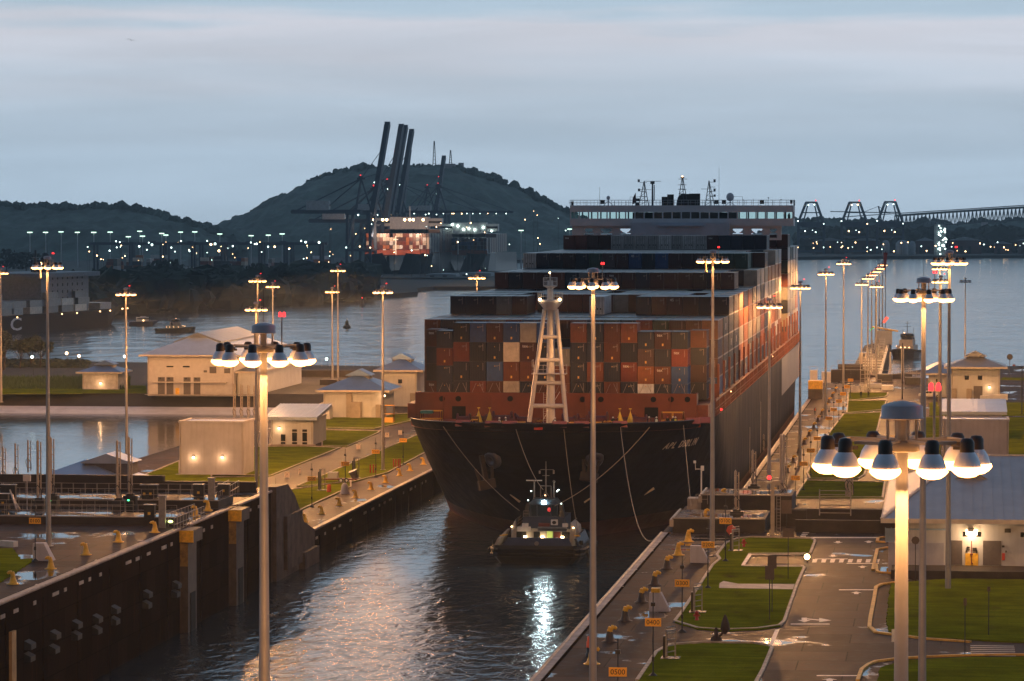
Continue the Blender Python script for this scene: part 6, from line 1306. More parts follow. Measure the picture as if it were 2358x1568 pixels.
m = MB(); m.box(x0, X1, y0-.08, y0, ez-.4, ez+.05); m.box(x0-.08, x0, y0, y1, ez-.4, ez+.05); m.bar((x0, y0, ez+.05), (rA[0], rA[1], rA[2]+.05), .3, .16); m.bar((x0, y1, ez+.05), (rA[0], rA[1], rA[2]+.05), .3, .16); m.bar(rA, rB, .3, .2); m.bar((X1, y0, ez), rB, .3, .16); ob('eaves', m, FASC, t, L)
def bxv(u, v, y): p = PY(u, v, y); return p
ua, ub = PY(2189, 1100, y0+18)[0], PY(2283, 1100, y0+18)[0]; zt = PY(2235, 1078, y0+18)[2]; zb_ = PY(2235, 1128, y0+18)[2]
m = MB(); m.box(ua+.6, ub-.6, y0+17, y0+24, zb_, zt-1.1); c = ob('roof_vent', m, mat('vent_louvre', (.1, .09, .1), .6), t, L)
m = MB(); xm_ = (ua+ub)/2; m.add([(ua, y0+16, zt-1.2), (ub, y0+16, zt-1.2), (xm_, y0+16, zt), (ua, y0+26, zt-1.2), (ub, y0+26, zt-1.2), (xm_, y0+26, zt)], [(0, 1, 2), (0, 2, 5, 3), (1, 4, 5, 2), (3, 5, 4), (0, 3, 4, 1)]); o = ob('vent_roof', m, ROOFG, c); o.location = -Vector(L)
f5 = lambda x, y: ((2840+x/2.358)*F, (1950+y/2.358)*F)
X5 = lambda x: PY(f5(x, 0)[0], 1300, wy)[0]; Z5 = lambda y: PY(2200, f5(0, y)[1], wy)[2]
for a, b in ((1700, 1812), (1995, 2156)): m = MB(); m.box(X5(a), X5(b), wy-.07, wy+.05, ZN+.9, Z5(180)); ob('roller_shutter', m, SHUTTER, t, L)
for a, b, c, d in ((1818, 1858, 145, 103), (1932, 1975, 145, 103), (2326, 2420, 145, 103)): m = MB(); m.box(X5(a), X5(b), wy-.06, wy+.05, Z5(c), Z5(d)); ob('window', m, GLASS, t, L)
m = MB(); m.box(X5(1838), X5(1952), wy-.1, wy, Z5(400), Z5(293)); ob('yellow_panel', m, YELLOW, t, L); m = MB(); m.bar((X5(1893), wy-.15, Z5(380)), (X5(1893), wy-.15, Z5(182)), .09); m.bar((X5(1880), wy-.15, Z5(300)), (X5(1905), wy-.15, Z5(300)), .15); m.bar((X5(1893), wy-.2, Z5(380)), (X5(1905), wy-.2, Z5(382)), .14); ob('standpipe', m, mat('pipe_red', (.16, .03, .02), .5), t, L)
m = MB(); m.bc(X5(2175), wy-.15, Z5(350), .28, .2, .7); ob('extinguisher', m, REDP, t, L)
m = MB()
for a, c, w_, h_ in ((1865, 238, .3, .1), (1865, 255, .3, .1), (1920, 258, .4, .35), (1938, 275, .14, .3), (1850, 274, .14, .2), (2198, 273, .16, .2), (2173, 228, .25, .2), (2212, 88, .6, .4)): m.bc(X5(a), wy-.1, Z5(c)-h_/2, w_, .14, h_)
ob('wall_fittings', m, DKMETAL, t, L)
m = MB(); m.bc(X5(1886), wy-.3, Z5(100), .6, .6, .35); w_ = ob('wall_lamp', m, DKMETAL, t, L); m = MB(); m.bc(X5(1893), wy-.35, Z5(128), 1.1, .3, .5); o = ob('bulb', m, WARM, w_); o.location = -Vector(L)
l = bpy.data.lights.new('wall_light', 'POINT'); l.energy = 260; l.color = (1, .6, .3); l.shadow_soft_size = .2; lo = bpy.data.objects.new('wall_light', l); S.collection.objects.link(lo); lo.parent = t; lo.location = (X5(1893)-L[0], wy-1.2-L[1], Z5(140)-L[2])
m = MB(); m.box(x0+1, X1, y0-4.2, wy-.0, ZN, ZN+.85); ob('loading_dock', m, mat('dock_dark', (.05, .035, .025), .8, var=.3), t, L)
# porch lean-to
px0, py0 = P(2090, 1316, ZN)[:2]; pxa = P(2046, 1316, ZN)[0]; pxb = P(2173, 1316, ZN)[0]
t = thing('porch', 'low porch with pale blue ribbed awning, window and white slatted door', 'porch', (pxa, py0, ZN)); L = t.location
Z6 = lambda y: PY(2100, f5(0, y)[1], py0)[2]; X6 = lambda x: PY(f5(x, 0)[0], 1300, py0)[0]
m = MB(); m.box(pxa, pxb, py0, wy-.1, ZN, Z6(186)); ob('wall', m, mat('porch_grey', (.36, .36, .42), .7, var=.1), t, L)
m = MB(); a_, b_ = pxa-.3, pxb+.15; m.add([(a_, py0-1.2, Z6(176)), (b_, py0-1.2, Z6(176)), (b_, wy-.1, Z6(95)+.4), (a_, wy-.1, Z6(95)+.4)], [(0, 1, 2, 3)]); m.box(a_, b_, py0-1.25, py0-1.15, Z6(190), Z6(176))
for i in range(11): x = a_+(b_-a_)*i/10; m.bar((x, py0-1.2, Z6(176)+.04), (x, wy-.1, Z6(95)+.44), .07)
ob('awning', m, mat('awning_blue', (.30, .42, .56), .45, var=.1), t, L)
m = MB(); m.box(X6(1345), X6(1440), py0-.05, py0+.05, Z6(350), Z6(210)); w_ = ob('window', m, GLASS, t, L); f = MB(); 
for y_ in (207, 245, 283, 352): f.box(X6(1340), X6(1445), py0-.09, py0-.03, Z6(y_)-.04, Z6(y_)+.04)
for x_ in (1342, 1393, 1443): f.box(X6(x_)-.05, X6(x_)+.05, py0-.09, py0-.03, Z6(352), Z6(207))
o = ob('window_frame', f, WHITE, w_); o.location = -Vector(L)
m = MB()
for i in range(9): m.box(X6(1495), X6(1575), py0-.07, py0+.02, Z6(435)+i*.19, Z6(435)+i*.19+.10)
m.box(X6(1495), X6(1575), py0-.05, py0+.02, Z6(340), Z6(222)); ob('door', m, WHITE, t, L)
m = MB(); m.box(pxa-.2, pxb, py0-.4, py0-.05, ZN, ZN+.32); ob('yellow_kerb', m, KERBY, t, L)
# ================================================================ vehicles and odd equipment
def pickup(loc, rz, label):
    t = thing('pickup_truck', label, 'pickup truck', loc, rz=rz); m = MB(); W_ = 1.8      # length along +x, front at -x
    prof = [(-2.7, .45), (-2.72, .85), (-2.5, 1.0), (-1.5, 1.08), (-1.0, 1.62), (.35, 1.66), (.5, 1.1), (2.6, 1.08), (2.62, .45)]
    n = len(prof); m.add([(x, -W_/2, z) for x, z in prof]+[(x, W_/2, z) for x, z in prof], [tuple(range(n)), tuple(range(n, 2*n))[::-1]]+[(i, n+i, n+(i+1) % n, (i+1) % n) for i in range(n)]); put('body', m.mesh('body', WHITE), t)
    m = MB()
    for s in (-1, 1): y_ = s*(W_/2+.01); m.add([(-1.25, y_, 1.12), (-.35, y_, 1.12), (-.35, y_, 1.56), (-.92, y_, 1.56)], [(0, 1, 2, 3) if s < 0 else (3, 2, 1, 0)]); m.add([(-.25, y_, 1.12), (.40, y_, 1.12), (.30, y_, 1.56), (-.25, y_, 1.56)], [(0, 1, 2, 3) if s < 0 else (3, 2, 1, 0)])
    m.add([(-1.47, -.78, 1.12), (-1.47, .78, 1.12), (-1.06, .72, 1.58), (-1.06, -.72, 1.58)], [(3, 2, 1, 0)]); put('side_window', m.mesh('side_window', GLASS), t)
    for x in (-1.8, 1.7):
        for s in (-1, 1): m = MB(); m.cyl((x, s*.78, .38), (x, s*.98, .38), .38, n=14, smooth=False); w_ = put('wheel', m.mesh('wheel', BLACK), t); m = MB(); m.cyl((x, s*.981, .38), (x, s*.99, .38), .2, n=10); put('rim', m.mesh('rim', GALV), w_)
    for s in (-.6, .6): m = MB(); m.bc(-2.73, s, .75, .06, .3, .18); put('headlight', m.mesh('headlight', CONCL), t)
    return t
a = P(U1(1362), V1(1390), ZF); pickup((a[0], a[1]-3, ZF), 0, 'white pickup truck parked beside the low blue roofed wing')
# covered boat on a trailer
a, b = P(U1(1835), V1(1478), ZF), P(U1(2095), V1(1478), ZF); t = thing('covered_boat', 'boat under a white cover standing before the two storey building', 'boat', (a[0], a[1], ZF)); L_ = b[0]-a[0]
m = MB(); m.add([(0, -.9, 1.2), (0, .9, 1.2), (0, 0, .5), (L_*.8, -1, 1.4), (L_*.8, 1, 1.4), (L_*.8, 0, .6), (L_, 0, 1.6)], [(0, 1, 2)[::-1], (0, 3, 5, 2)[::-1], (1, 2, 5, 4)[::-1], (3, 6, 5)[::-1], (4, 5, 6)[::-1]]); m.bc(L_*.3, 0, 0, .3, 1.4, .7); m.bc(L_*.6, 0, 0, .3, 1.4, .7); put('hull', m.mesh('hull', DKMETAL), t)
m = MB(); m.add([(-.1, -1.1, 1.1), (-.1, 1.1, 1.1), (0, -.8, 2.4), (0, .8, 2.4), (L_, -.9, 1.5), (L_, .9, 1.5), (L_, -.5, 2.9), (L_, .5, 2.9)], [(0, 1, 3, 2)[::-1], (4, 6, 7, 5)[::-1], (0, 2, 6, 4)[::-1], (2, 3, 7, 6)[::-1], (3, 1, 5, 7)[::-1]]); put('cover', m.mesh('cover', mat('white_tarp', (.6, .58, .56), .7, var=.15, bump=.5, bs=1)), t)
# trailer with tanks on the left quay
a = P(*c4(850, 1140), ZF); t = thing('equipment_trailer', 'two wheeled trailer carrying a pale tank and steel drum on the left grass', 'trailer', (a[0], a[1], ZF)); m = MB(); m.box(-2.6, 2.6, -.8, .8, .45, .65); m.bar((-4.2, 0, .5), (-2.6, 0, .5), .12); put('chassis', m.mesh('chassis', mat('trailer_red', (.18, .04, .03), .5)), t)
for x in (.1, 1.0):
    m = MB(); m.cyl((x, -.95, .38), (x, -.75, .38), .38, n=14); w_ = put('wheel', m.mesh('wheel', BLACK), t); m = MB(); m.cyl((x, -.97, .38), (x, -.955, .38), .22, n=10); put('rim', m.mesh('rim', WHITE), w_)
m = MB(); m.bc(-1.3, 0, .65, 1.6, 1.3, 1.0); put('tank', m.mesh('tank', CREAM), t)
m = MB(); m.cyl((1.9, -.2, 1.9), (2.3, 0, .7), .75, .5, 14); put('steel_hopper', m.mesh('steel_hopper', GALV), t)
for i, x in enumerate((1095, 1120, 1140, 1290, 1310, 1330, 1345)):
    a = P(*c4(x, 1065 if i < 3 else 1015), ZF); m = MB(); m.cyl(a, (a[0], a[1], ZF+1.5), .12, n=6); single('steel_stub', m, REDP, '%s rusty stub post from the left near the mast by the bow' % ORD[i], 'post', 'rusty stub posts')
# small shore lamps at left
def lamp_post(u, v, vb, y, label, m_=None, zb=None, arm=.8, double=False):
    x, _, zt = PY(u, v, y); zb = PY(u, vb, y)[2] if zb is None else zb; t = thing('street_lamp', label, 'street lamp', (x, y, zb), 'small lamps on posts'); h = zt-zb
    m = MB(); m.cyl((arm*.4, 0, 0), (arm*.4, 0, h), .09, .06, 6); m.bar((arm*.4, 0, h), (0, 0, h), .08)
    if double: m.bar((arm*.4, 0, h-.4), (arm*1.2, 0, h), .08)
    put('post', m.mesh('post', DKMETAL), t); m = MB(); m.ball((0, 0, h), .38, n=8, k=5); put('lamp', m.mesh('lamp', m_ or WARM), t); return t
lamp_post(153.5, 813.5, 834, 950, 'left of two small warm lamps over the dark hedge'); lamp_post(182, 820, 840, 950, 'right of two small warm lamps over the dark hedge'); lamp_post(74, 822, 905, 900, 'white lamp on a tall post before the dark trees', COOL); lamp_post(35, 848, 862, 960, 'small orange lamp among the dark trees at far left', WARM)
lamp_post(287, 821, 872, 930, 'white lamp beside the pole of the basin mast', COOL, double=True); lamp_post(752, 827, 867, 960, 'twin armed lamp on the left shore beyond the gates', COOL, double=True); lamp_post(156, 879, 890, 900, 'dim small lamp in the grass left of the white hut', WARMS)
m = MB()
for i in range(30): x = -215+i*2.2; m.cyl((x, 958, 5.2), (x, 958, 7.2), .05, n=4)
for z in (6.2, 7.2): m.cyl((-215, 958, z), (-150, 958, z), .04, n=4)
single('fence', m, GALV, 'thin wire fence on the shore beside the white hut', 'fence')
# structures on the left shore behind the blue hip roof
for i, (x0, x1, y0, y1, h, lab) in enumerate(((445, 1080, 240, 265, 1.4, 'long low dark wall along the left shore'), (700, 1190, 300, 335, 1.0, 'low quay wall catching lamp light on the left shore'))):
    a, b = P(*c4(x0, y1+20), ZF), P(*c4(x1, y1+20), ZF); m = MB(); m.box(a[0], b[0], a[1]-5, a[1], ZF-2, ZF+h+1.5); single('quay_block', m, GD, lab, 'wall')
# ================================================================ tugboats
TUGH = mat('tug_hull_black', (.010, .011, .016), .35, var=.3, coat=.2); FEND = mat('tug_fender', (.012, .011, .011), .6, var=.4, bump=.5, bs=4); TUGW = mat('tug_cream', (.36, .33, .30), .5, var=.15); TUGB = mat('tug_navy', (.02, .035, .075), .4, var=.2)
def tug_near():
    x, y, _ = P(1235, 1300, 0); t = thing('tugboat', 'tugboat with a bright white searchlight close under the ship bow', 'tugboat', (x, y, 0)); B = 6.4; Lh = 27
    st = []                                                  # station half breadths, stern (camera side) first
    for yy, w in ((0, .80), (.35, .90), (1.2, .97), (3, 1.0), (14, 1.0), (20, .82), (24, .5), (27, .05)): st.append((yy, w*B))
    def ring(z, k, dy=0): return [(w*k, yy+dy, z) for yy, w in st]
    m = MB(); lv = [(-1, .80, .8), (0, .86, .5), (1.0, .96, .15), (2.2, 1.0, 0), (3.1, 1.0, 0)]; n = len(st)
    for sg in (1, -1):
        vs = []
        for z, k, dy in lv: vs += [(sg*p[0], p[1], z+max(0, (p[1]-14))*.09) for p in ring(z, k, dy)]
        for i in range(len(lv)-1):
            for j in range(n-1): q = (i*n+j, i*n+j+1, (i+1)*n+j+1, (i+1)*n+j); m.add([vs[a] for a in q], [(0, 1, 2, 3) if sg > 0 else (3, 2, 1, 0)], 0, True)
    for (z0, k0, d0), (z1, k1, d1) in zip(lv[:-1], lv[1:]): a, b = st[0][1]*k0, st[0][1]*k1; m.add([(-a, d0, z0), (a, d0, z0), (b, d1, z1), (-b, d1, z1)], [(0, 1, 2, 3)])
    put('hull', m.mesh('hull', TUGH), t)
    m = MB(); m.sheet([(p[0], p[1]) for p in ring(0, .97)]+[(-p[0], p[1]) for p in ring(0, .97)[::-1]], 2.05); put('deck', m.mesh('deck', mat('tug_deck', (.05, .06, .07), .5, var=.3)), t)
    for z, r in ((1.55, .34), (2.35, .30)):
        m = MB(); pts = [(p[0]+.12, p[1], z+max(0, p[1]-14)*.09) for p in ring(0, 1)]; pts = [(-a, b, c) for a, b, c in pts[::-1]]+pts; 
        m.path(pts[len(st)-1:][:1]+pts, r, 8) if False else m.path([pts[i] for i in range(len(pts))], r, 8); m.cyl((-st[0][1]-.1, 0, z), (st[0][1]+.1, 0, z), r, n=8); put('rubber_fender', m.mesh('rubber_fender', FEND), t)
    # stern bulwark: sloped pale steel plate across the stern with round fairlead
    m = MB(); s0 = st[0][1]; m.add([(-s0, .1, 2.6), (s0, .1, 2.6), (s0*.86, .8, 4.3), (-s0*.80, .8, 4.3), (-s0, .3, 2.6), (s0, .3, 2.6), (s0*.86, 1.0, 4.3), (-s0*.80, 1.0, 4.3)], [(0, 1, 2, 3), (7, 6, 5, 4), (3, 2, 6, 7), (0, 3, 7, 4), (1, 5, 6, 2)]); put('stern_bulwark', m.mesh('stern_bulwark', mat('bulwark_blue', (.045, .055, .09), .35, metal=.3, var=.2)), t)
    m = MB(); m.cyl((0, .2, 3.4), (0, .6, 3.45), .32, n=12); put('fairlead', m.mesh('fairlead', GALV), t)
    for sg in (-1, 1):
        m = MB(); k = 8
        for i in range(k): y0, y1 = .8+i*1.5, .8+(i+1)*1.5; zz = 4.2+.05*i; m.add([(sg*B*.98, y0, 2.4), (sg*B*.98, y1, 2.4), (sg*B*.86, y1, zz), (sg*B*.86, y0, zz), (sg*B*.93, y0, 2.4), (sg*B*.93, y1, 2.4), (sg*B*.81, y1, zz), (sg*B*.81, y0, zz)], [(0, 1, 2, 3), (7, 6, 5, 4), (3, 2, 6, 7), (0, 3, 7, 4), (1, 5, 6, 2)])
        put('side_bulwark', m.mesh('side_bulwark', TUGW if sg < 0 else TUGB), t)
        m = MB(); m.lathe((sg*B*.95, 1.8, 3.1), [(.3, 0), (.3, .7)], 8); put('chock', m.mesh('chock', BLACK), t)
    # deckhouse, lit doors, stairs, awning
    m = MB(); m.box(-3.9, 3.9, 8.5, 19, 2.05, 5.0); m.add([(-4.6, 8.6, 2.1), (-3.9, 8.6, 2.1), (-3.9, 8.6, 6.6), (-4.6, 8.9, 5.2), (-4.6, 18, 2.1), (-3.9, 18, 2.1), (-3.9, 15, 6.6), (-4.6, 16, 5.2)], [(0, 1, 2, 3), (0, 3, 7, 4), (3, 2, 6, 7)]); m.add([(4.6, 8.6, 2.1), (3.9, 8.6, 2.1), (3.9, 8.6, 6.0), (4.6, 8.9, 5.0), (4.6, 18, 2.1), (3.9, 18, 2.1), (3.9, 15, 6.0), (4.6, 16, 5.0)], [(3, 2, 1, 0), (4, 7, 3, 0), (7, 6, 2, 3)]); dh = put('deckhouse', m.mesh('deckhouse', TUGW), t)
    m = MB(); m.box(-3.0, 3.0, 9.2, 17.5, 5.0, 6.9); put('upper_house', m.mesh('upper_house', TUGB), t)
    for x, w, c in ((-2.9, .5, DARKOPEN), (-.9, .45, DARKOPEN), (2.0, .5, mat('door_red', (.14, .03, .02), .6)), (3.2, .55, DARKOPEN), (-3.5, .3, DARKOPEN)): m = MB(); m.box(x-w, x+w, 8.42, 8.52, 2.2, 4.5); put('door', m.mesh('door', c), dh)
    m = MB(); m.box(.55, 1.35, 8.40, 8.52, 2.3, 4.7); put('lit_doorway', m.mesh('lit_doorway', mat('green_yellow_lit', (.5, .55, .15), .6, emit=(.55, .75, .15), es=.5)), dh)
    m = MB(); m.cyl((-1.0, 8.3, 3.1), (-1.0, 8.42, 3.1), .36, n=14); put('round_hatch', m.mesh('round_hatch', mat('lime', (.35, .6, .2), .5, emit=(.3, .6, .15), es=.5)), dh)
    for x in (-2.55, -.1, 2.75):
        m = MB(); m.box(x-.22, x+.22, 8.32, 8.42, 3.3, 3.8); put('deck_light', m.mesh('deck_light', WARM), dh); l = bpy.data.lights.new('deck_light', 'POINT'); l.energy = 30; l.color = (1, .75, .4); l.shadow_soft_size = .15; lo = bpy.data.objects.new('deck_light', l); S.collection.objects.link(lo); lo.parent = t; lo.location = (x, 7.9, 3.6)
    m = MB(); m.box(-.6, 3.5, 6.9, 9.0, 4.95, 5.2); m.box(-.6, 3.5, 6.9, 7.0, 4.75, 5.5); put('awning', m.mesh('awning', mat('tug_awning', (.20, .23, .26), .5)), t)
    for q_ in ((-3.6+.9, 8.3, 4.55, 1.9, .3, .8), (-2.6, 8.9, 5.3, .9, .4, .55), (3.1, 8.9, 5.3, .8, .4, .6)): m = MB(); m.bc(*q_); put('deck_box', m.mesh('deck_box', WHITE), t)
    m = MB(); m.bc(1.55, 8.9, 5.6, .95, .5, .9); m.cyl((1.55, 8.6, 6.05), (1.55, 8.62, 6.05), .3, n=10, mi=1); put('air_conditioner', m.mesh('air_conditioner', [WHITE, BLACK]), t)
    for sg in (-1, 1):
        for k in range(7): m = MB(); m.lathe((0, 0, 0), [(.28, -.16), (.46, -.12), (.5, 0), (.46, .12), (.28, .16), (.22, 0), (.28, -.16)], 10); o = put('tyre_fender', m.mesh('tyre_fender', FEND), t, (sg*6.95, 2.5+k*2.1, 1.9)); o.rotation_euler = (0, pi/2, 0)
    m = MB(); m.bc(.1, 8.9, 5.35, 1.6, .5, .55); put('red_locker', m.mesh('red_locker', mat('locker_red', (.14, .015, .01), .5)), t)
    # funnels: black raked casings either side of the wheelhouse
    for sg in (-1, 1):
        m = MB(); m.add([(sg*2.3, 9.4, 5.0), (sg*3.3, 9.4, 5.0), (sg*3.1, 11.2, 5.0), (sg*2.3, 11.2, 5.0), (sg*2.1, 9.8, 9.3), (sg*2.6, 9.8, 8.9), (sg*2.6, 11, 8.9), (sg*2.1, 11, 9.3)], [(0, 1, 5, 4), (1, 2, 6, 5), (2, 3, 7, 6), (3, 0, 4, 7), (4, 5, 6, 7)]); put('funnel', m.mesh('funnel', TUGH), t)
    # wheelhouse with big panes, curved brow
    m = MB(); 
    for x in (-1.9, -1.0, 0.0, .95, 1.9):
        if x == 0: continue
        m.bar((x, 9.6, 6.9), (x*1.03, 9.5, 9.0), .16)
    m.box(-2.0, 2.0, 9.5, 13, 6.6, 7.0); m.add([(-2.1, 9.2, 9.0), (2.1, 9.2, 9.0), (1.6, 9.6, 9.85), (-1.6, 9.6, 9.85), (-2.1, 13, 9.0), (2.1, 13, 9.0), (1.6, 12.6, 9.85), (-1.6, 12.6, 9.85)], [(0, 1, 2, 3), (1, 5, 6, 2), (5, 4, 7, 6), (4, 0, 3, 7), (3, 2, 6, 7)]); m.box(-2.12, 2.12, 9.1, 9.2, 8.9, 9.05)
    wh_ = put('wheelhouse', m.mesh('wheelhouse', mat('wheelhouse_dark', (.05, .07, .09), .35, metal=.2)), t)
    m = MB(); m.box(-1.95, 1.95, 9.7, 9.72, 7.0, 9.0); m.box(-1.95, -1.93, 9.7, 12.8, 7, 9); m.box(1.93, 1.95, 9.7, 12.8, 7, 9); m.box(-1.95, 1.95, 12.8, 12.82, 7, 9); put('window', m.mesh('window', mat('wheel_glass', (.03, .04, .045), .06, var=0)), wh_)
    m = MB(); m.ball((.75, 9.6, 8.1), .3, sz=1.3); put('red_glow', m.mesh('red_glow', mat('soft_red', (.6, .05, .05), .5, emit=(1, .06, .05), es=.5)), wh_)
    m = MB(); m.lathe((0, 0, 0), [(.36, 0), (.3, .15), (.001, .2)], 14); o = put('searchlight', m.mesh('searchlight', mat('search_white', (.9, 1, 1), .3, var=0, emit=(.75, .98, 1), es=40)), t, (.05, 9.05, 9.35)); o.rotation_euler = (pi/2, 0, 0)
    l = bpy.data.lights.new('search_lamp', 'SPOT'); l.energy = 6500; l.color = (.72, .95, 1); l.spot_size = R(70); l.spot_blend = .5; l.shadow_soft_size = .35; lo = bpy.data.objects.new('search_lamp', l); S.collection.objects.link(lo); lo.parent = t; lo.location = (.05, 8.6, 9.35); lo.rotation_euler = (R(66), 0, R(180))
    # masts, radar bar, small lamps
    m = MB()
    for x in (-1.55, 1.25): m.cyl((x, 11, 9.5), (x, 11, 12.6), .14, .11, 8); m.ball((x, 11, 12.7), .2)
    m.bar((-.7, 11.5, 9.8), (-.7, 11.5, 11.9), .12); m.bar((.8, 11.5, 9.8), (.8, 11.5, 11.9), .12); m.bar((-.7, 11.5, 11.9), (.8, 11.5, 11.9), .12); m.bar((-.6, 11.5, 9.9), (0, 11.5, 11), .1); m.bar((.6, 11.5, 9.9), (0, 11.5, 11), .1)
    m.cyl((0, 12, 9.8), (0, 12, 16), .12, .06, 6); m.bar((-.8, 12, 14.6), (1.1, 12, 14.6), .08); m.bc(-.9, 12, 13.9, .22, .2, .5); m.bc(1.1, 12, 13.9, .22, .2, .6); m.bar((-.5, 12, 13.6), (.5, 12, 13.6), .1)
    put('mast', m.mesh('mast', mat('tug_mast', (.16, .14, .13), .5)), t)
    m = MB(); m.bar((-2.7, 11, 12.85), (-.45, 11, 12.85), .16); put('radar_scanner', m.mesh('radar_scanner', WHITE), t)
    for p, mm in (((-1.95, 10.6, 11.1), COOL), ((1.75, 10.6, 11.1), COOL), ((1.95, 10.6, 11.35), COOL), ((.05, 10.6, 10.4), WARMS), ((-4.5, 8.6, 5.3), WARM), ((4.3, 8.6, 5.2), WARM), ((-2.2, 9.0, 9.7), COOL), ((2.5, 9.0, 9.2), COOL)):
        m = MB(); m.ball(p, .11, n=6, k=4); put('lamp', m.mesh('lamp', mm), t)
    m = MB(); railing(m, [(-3.9, 8.6, 5.0), (-3.9, 17, 5.0)], 1, r=.03); railing(m, [(3.9, 8.6, 5.0), (3.9, 17, 5.0)], 1, r=.03); railing(m, [(-2.9, 9.2, 6.9), (-2.0, 9.2, 6.9)], 1, r=.03); put('railing', m.mesh('railing', GALV), t)
    m = MB()
    for x, y in ((-5.0, 5), (-5.3, 4), (5.1, 5.2), (5.4, 4)): m.bc(x, y, 4.25, .7, .4, .12)
    put('yellow_step', m.mesh('yellow_step', YELLOW), t)
    return t
tn = tug_near(); tn.scale = (.97, .97, .82)
def tug_far(label, x, y, rz, s=1.0, dark=False, lit=True):
    t = thing('tugboat', label, 'tugboat', (x, y, 0), rz=rz); t.scale = (s,)*3       # bow towards +x
    m = MB(); st = [(-12, 3.4), (-11, 4.6), (-6, 5.2), (5, 5.2), (10, 3.8), (13, 1.6), (14, .1)]; n = len(st)
    for sg in (1, -1):
        for i in range(n-1):
            (a, wa), (b, wb) = st[i], st[i+1]; za, zb_ = 2.0+max(0, a)*.1, 2.0+max(0, b)*.1
            m.add([(a*.96, sg*wa*.85, -.8), (b*.96, sg*wb*.85, -.8), (b, sg*wb, zb_), (a, sg*wa, za)], [(0, 1, 2, 3) if sg < 0 else (3, 2, 1, 0)], 0, True)
    m.add([(-11.5, -2.9, -.8), (-11.5, 2.9, -.8), (-12, 3.4, 2), (-12, -3.4, 2)], [(3, 2, 1, 0)]); m.sheet([(a, w) for a, w in st]+[(a, -w) for a, w in st[::-1]], 1.9); put('hull', m.mesh('hull', TUGH), t)
    m = MB(); 
    for sg in (1, -1): m.path([(a, sg*(w+.1), 1.9+max(0, a)*.1) for a, w in st], .38, 6)
    m.cyl((-12, -3.4, 1.9), (-12, 3.4, 1.9), .38); put('rubber_fender', m.mesh('rubber_fender', FEND), t)
    m = MB(); m.box(-5, 7, -3, 3, 1.9, 4.4); m.box(-2.5, 4.5, -2.4, 2.4, 4.4, 6.4); put('deckhouse', m.mesh('deckhouse', TUGW if not dark else GREYR), t)
    m = MB(); m.lathe((1.5, 0, 6.4), [(1.9, 0), (2.3, 1.0), (2.4, 1.9), (2.0, 2.2), (.001, 2.4)], 10, smooth=False); m.add([(-1.5, -2.6, 4.4), (-.5, -2.6, 4.4), (-1.3, -2.2, 8.2), (-2.0, -2.2, 8.0), (-1.5, -1.8, 4.4), (-.5, -1.8, 4.4), (-1.3, -1.6, 8.2), (-2.0, -1.6, 8.0)], [(0, 1, 2, 3), (7, 6, 5, 4), (3, 2, 6, 7), (1, 5, 6, 2), (0, 3, 7, 4)]); m.add([(-1.5, 1.8, 4.4), (-.5, 1.8, 4.4), (-1.3, 1.6, 8.2), (-2.0, 1.6, 8.0), (-1.5, 2.6, 4.4), (-.5, 2.6, 4.4), (-1.3, 2.2, 8.2), (-2.0, 2.2, 8.0)], [(0, 1, 2, 3), (7, 6, 5, 4), (3, 2, 6, 7), (1, 5, 6, 2), (0, 3, 7, 4)]); put('wheelhouse', m.mesh('wheelhouse', TUGB), t)
    m = MB(); m.lathe((1.5, 0, 7.1), [(2.34, 0), (2.42, 1.0)], 10, smooth=False); put('window', m.mesh('window', GLASS), t)
    m = MB(); m.cyl((1, 0, 8.7), (1, 0, 13), .15, .08, 6); m.bar((1, -1.3, 11), (1, 1.3, 11), .12); m.bar((1, -.9, 12.2), (1, .9, 12.2), .1); m.bar((0, 0, 8.6), (1, 0, 11.5), .1); m.bar((-1.6, 1.9, 8), (-1.6, 1.9, 10.5), .1); m.bar((-1.6, -1.9, 8), (-1.6, -1.9, 10), .1); put('mast', m.mesh('mast', DKMETAL), t)
    if lit:
        for p in ((-4.5, -3.1, 3.4), (-2.5, -3.1, 3.4), (0, -3.1, 3.4), (3, -3.1, 3.4), (6, -3.1, 4.2), (7.1, 0, 3.8), (7.1, 1.5, 3.8), (7.1, -1.5, 3.8), (1.5, -1, 8.8)): m = MB(); m.ball(p, .2, n=6, k=4); put('lamp', m.mesh('lamp', WARMS), t)
    return t
x, y, _ = P(400, 765, 0); tug_far('dark tugboat with a row of deck lamps on the water at left', x, y, R(12), .62)
x, y, _ = P(2089, 826, 0); t = tug_far('tugboat seen bow on behind the approach wall at right', x, y+11, R(-97), .92)
# pilot launch beside the moored ship
x, y, _ = P(330, 750, 0); t = thing('pilot_boat', 'small launch under the bow of the dark ship at left', 'boat', (x, y, 0), rz=R(15)); m = MB(); m.add([(-6, -1.6, 0), (-6, 1.6, 0), (4, 1.6, 0), (4, -1.6, 0), (-6, -2, 1.6), (-6, 2, 1.6), (4, 2, 2), (4, -2, 2), (7, 0, 2.4)], [(0, 3, 7, 4), (2, 1, 5, 6), (3, 8, 7), (2, 6, 8), (0, 4, 5, 1), (4, 7, 8, 6, 5), (3, 2, 8)]); put('hull', m.mesh('hull', TUGB), t); m = MB(); m.box(-3, 2.2, -1.4, 1.4, 1.8, 3.6); m.bc(0, 0, 3.6, 2.4, 2, .3); put('cabin', m.mesh('cabin', WHITE), t); m = MB(); m.box(-2.6, 2.25, -1.43, 1.43, 2.7, 3.2); put('window', m.mesh('window', GLASS), t)
m = MB(); m.ball((0, -1.5, 2.2), .3); put('lamp', m.mesh('lamp', WARMS), t)
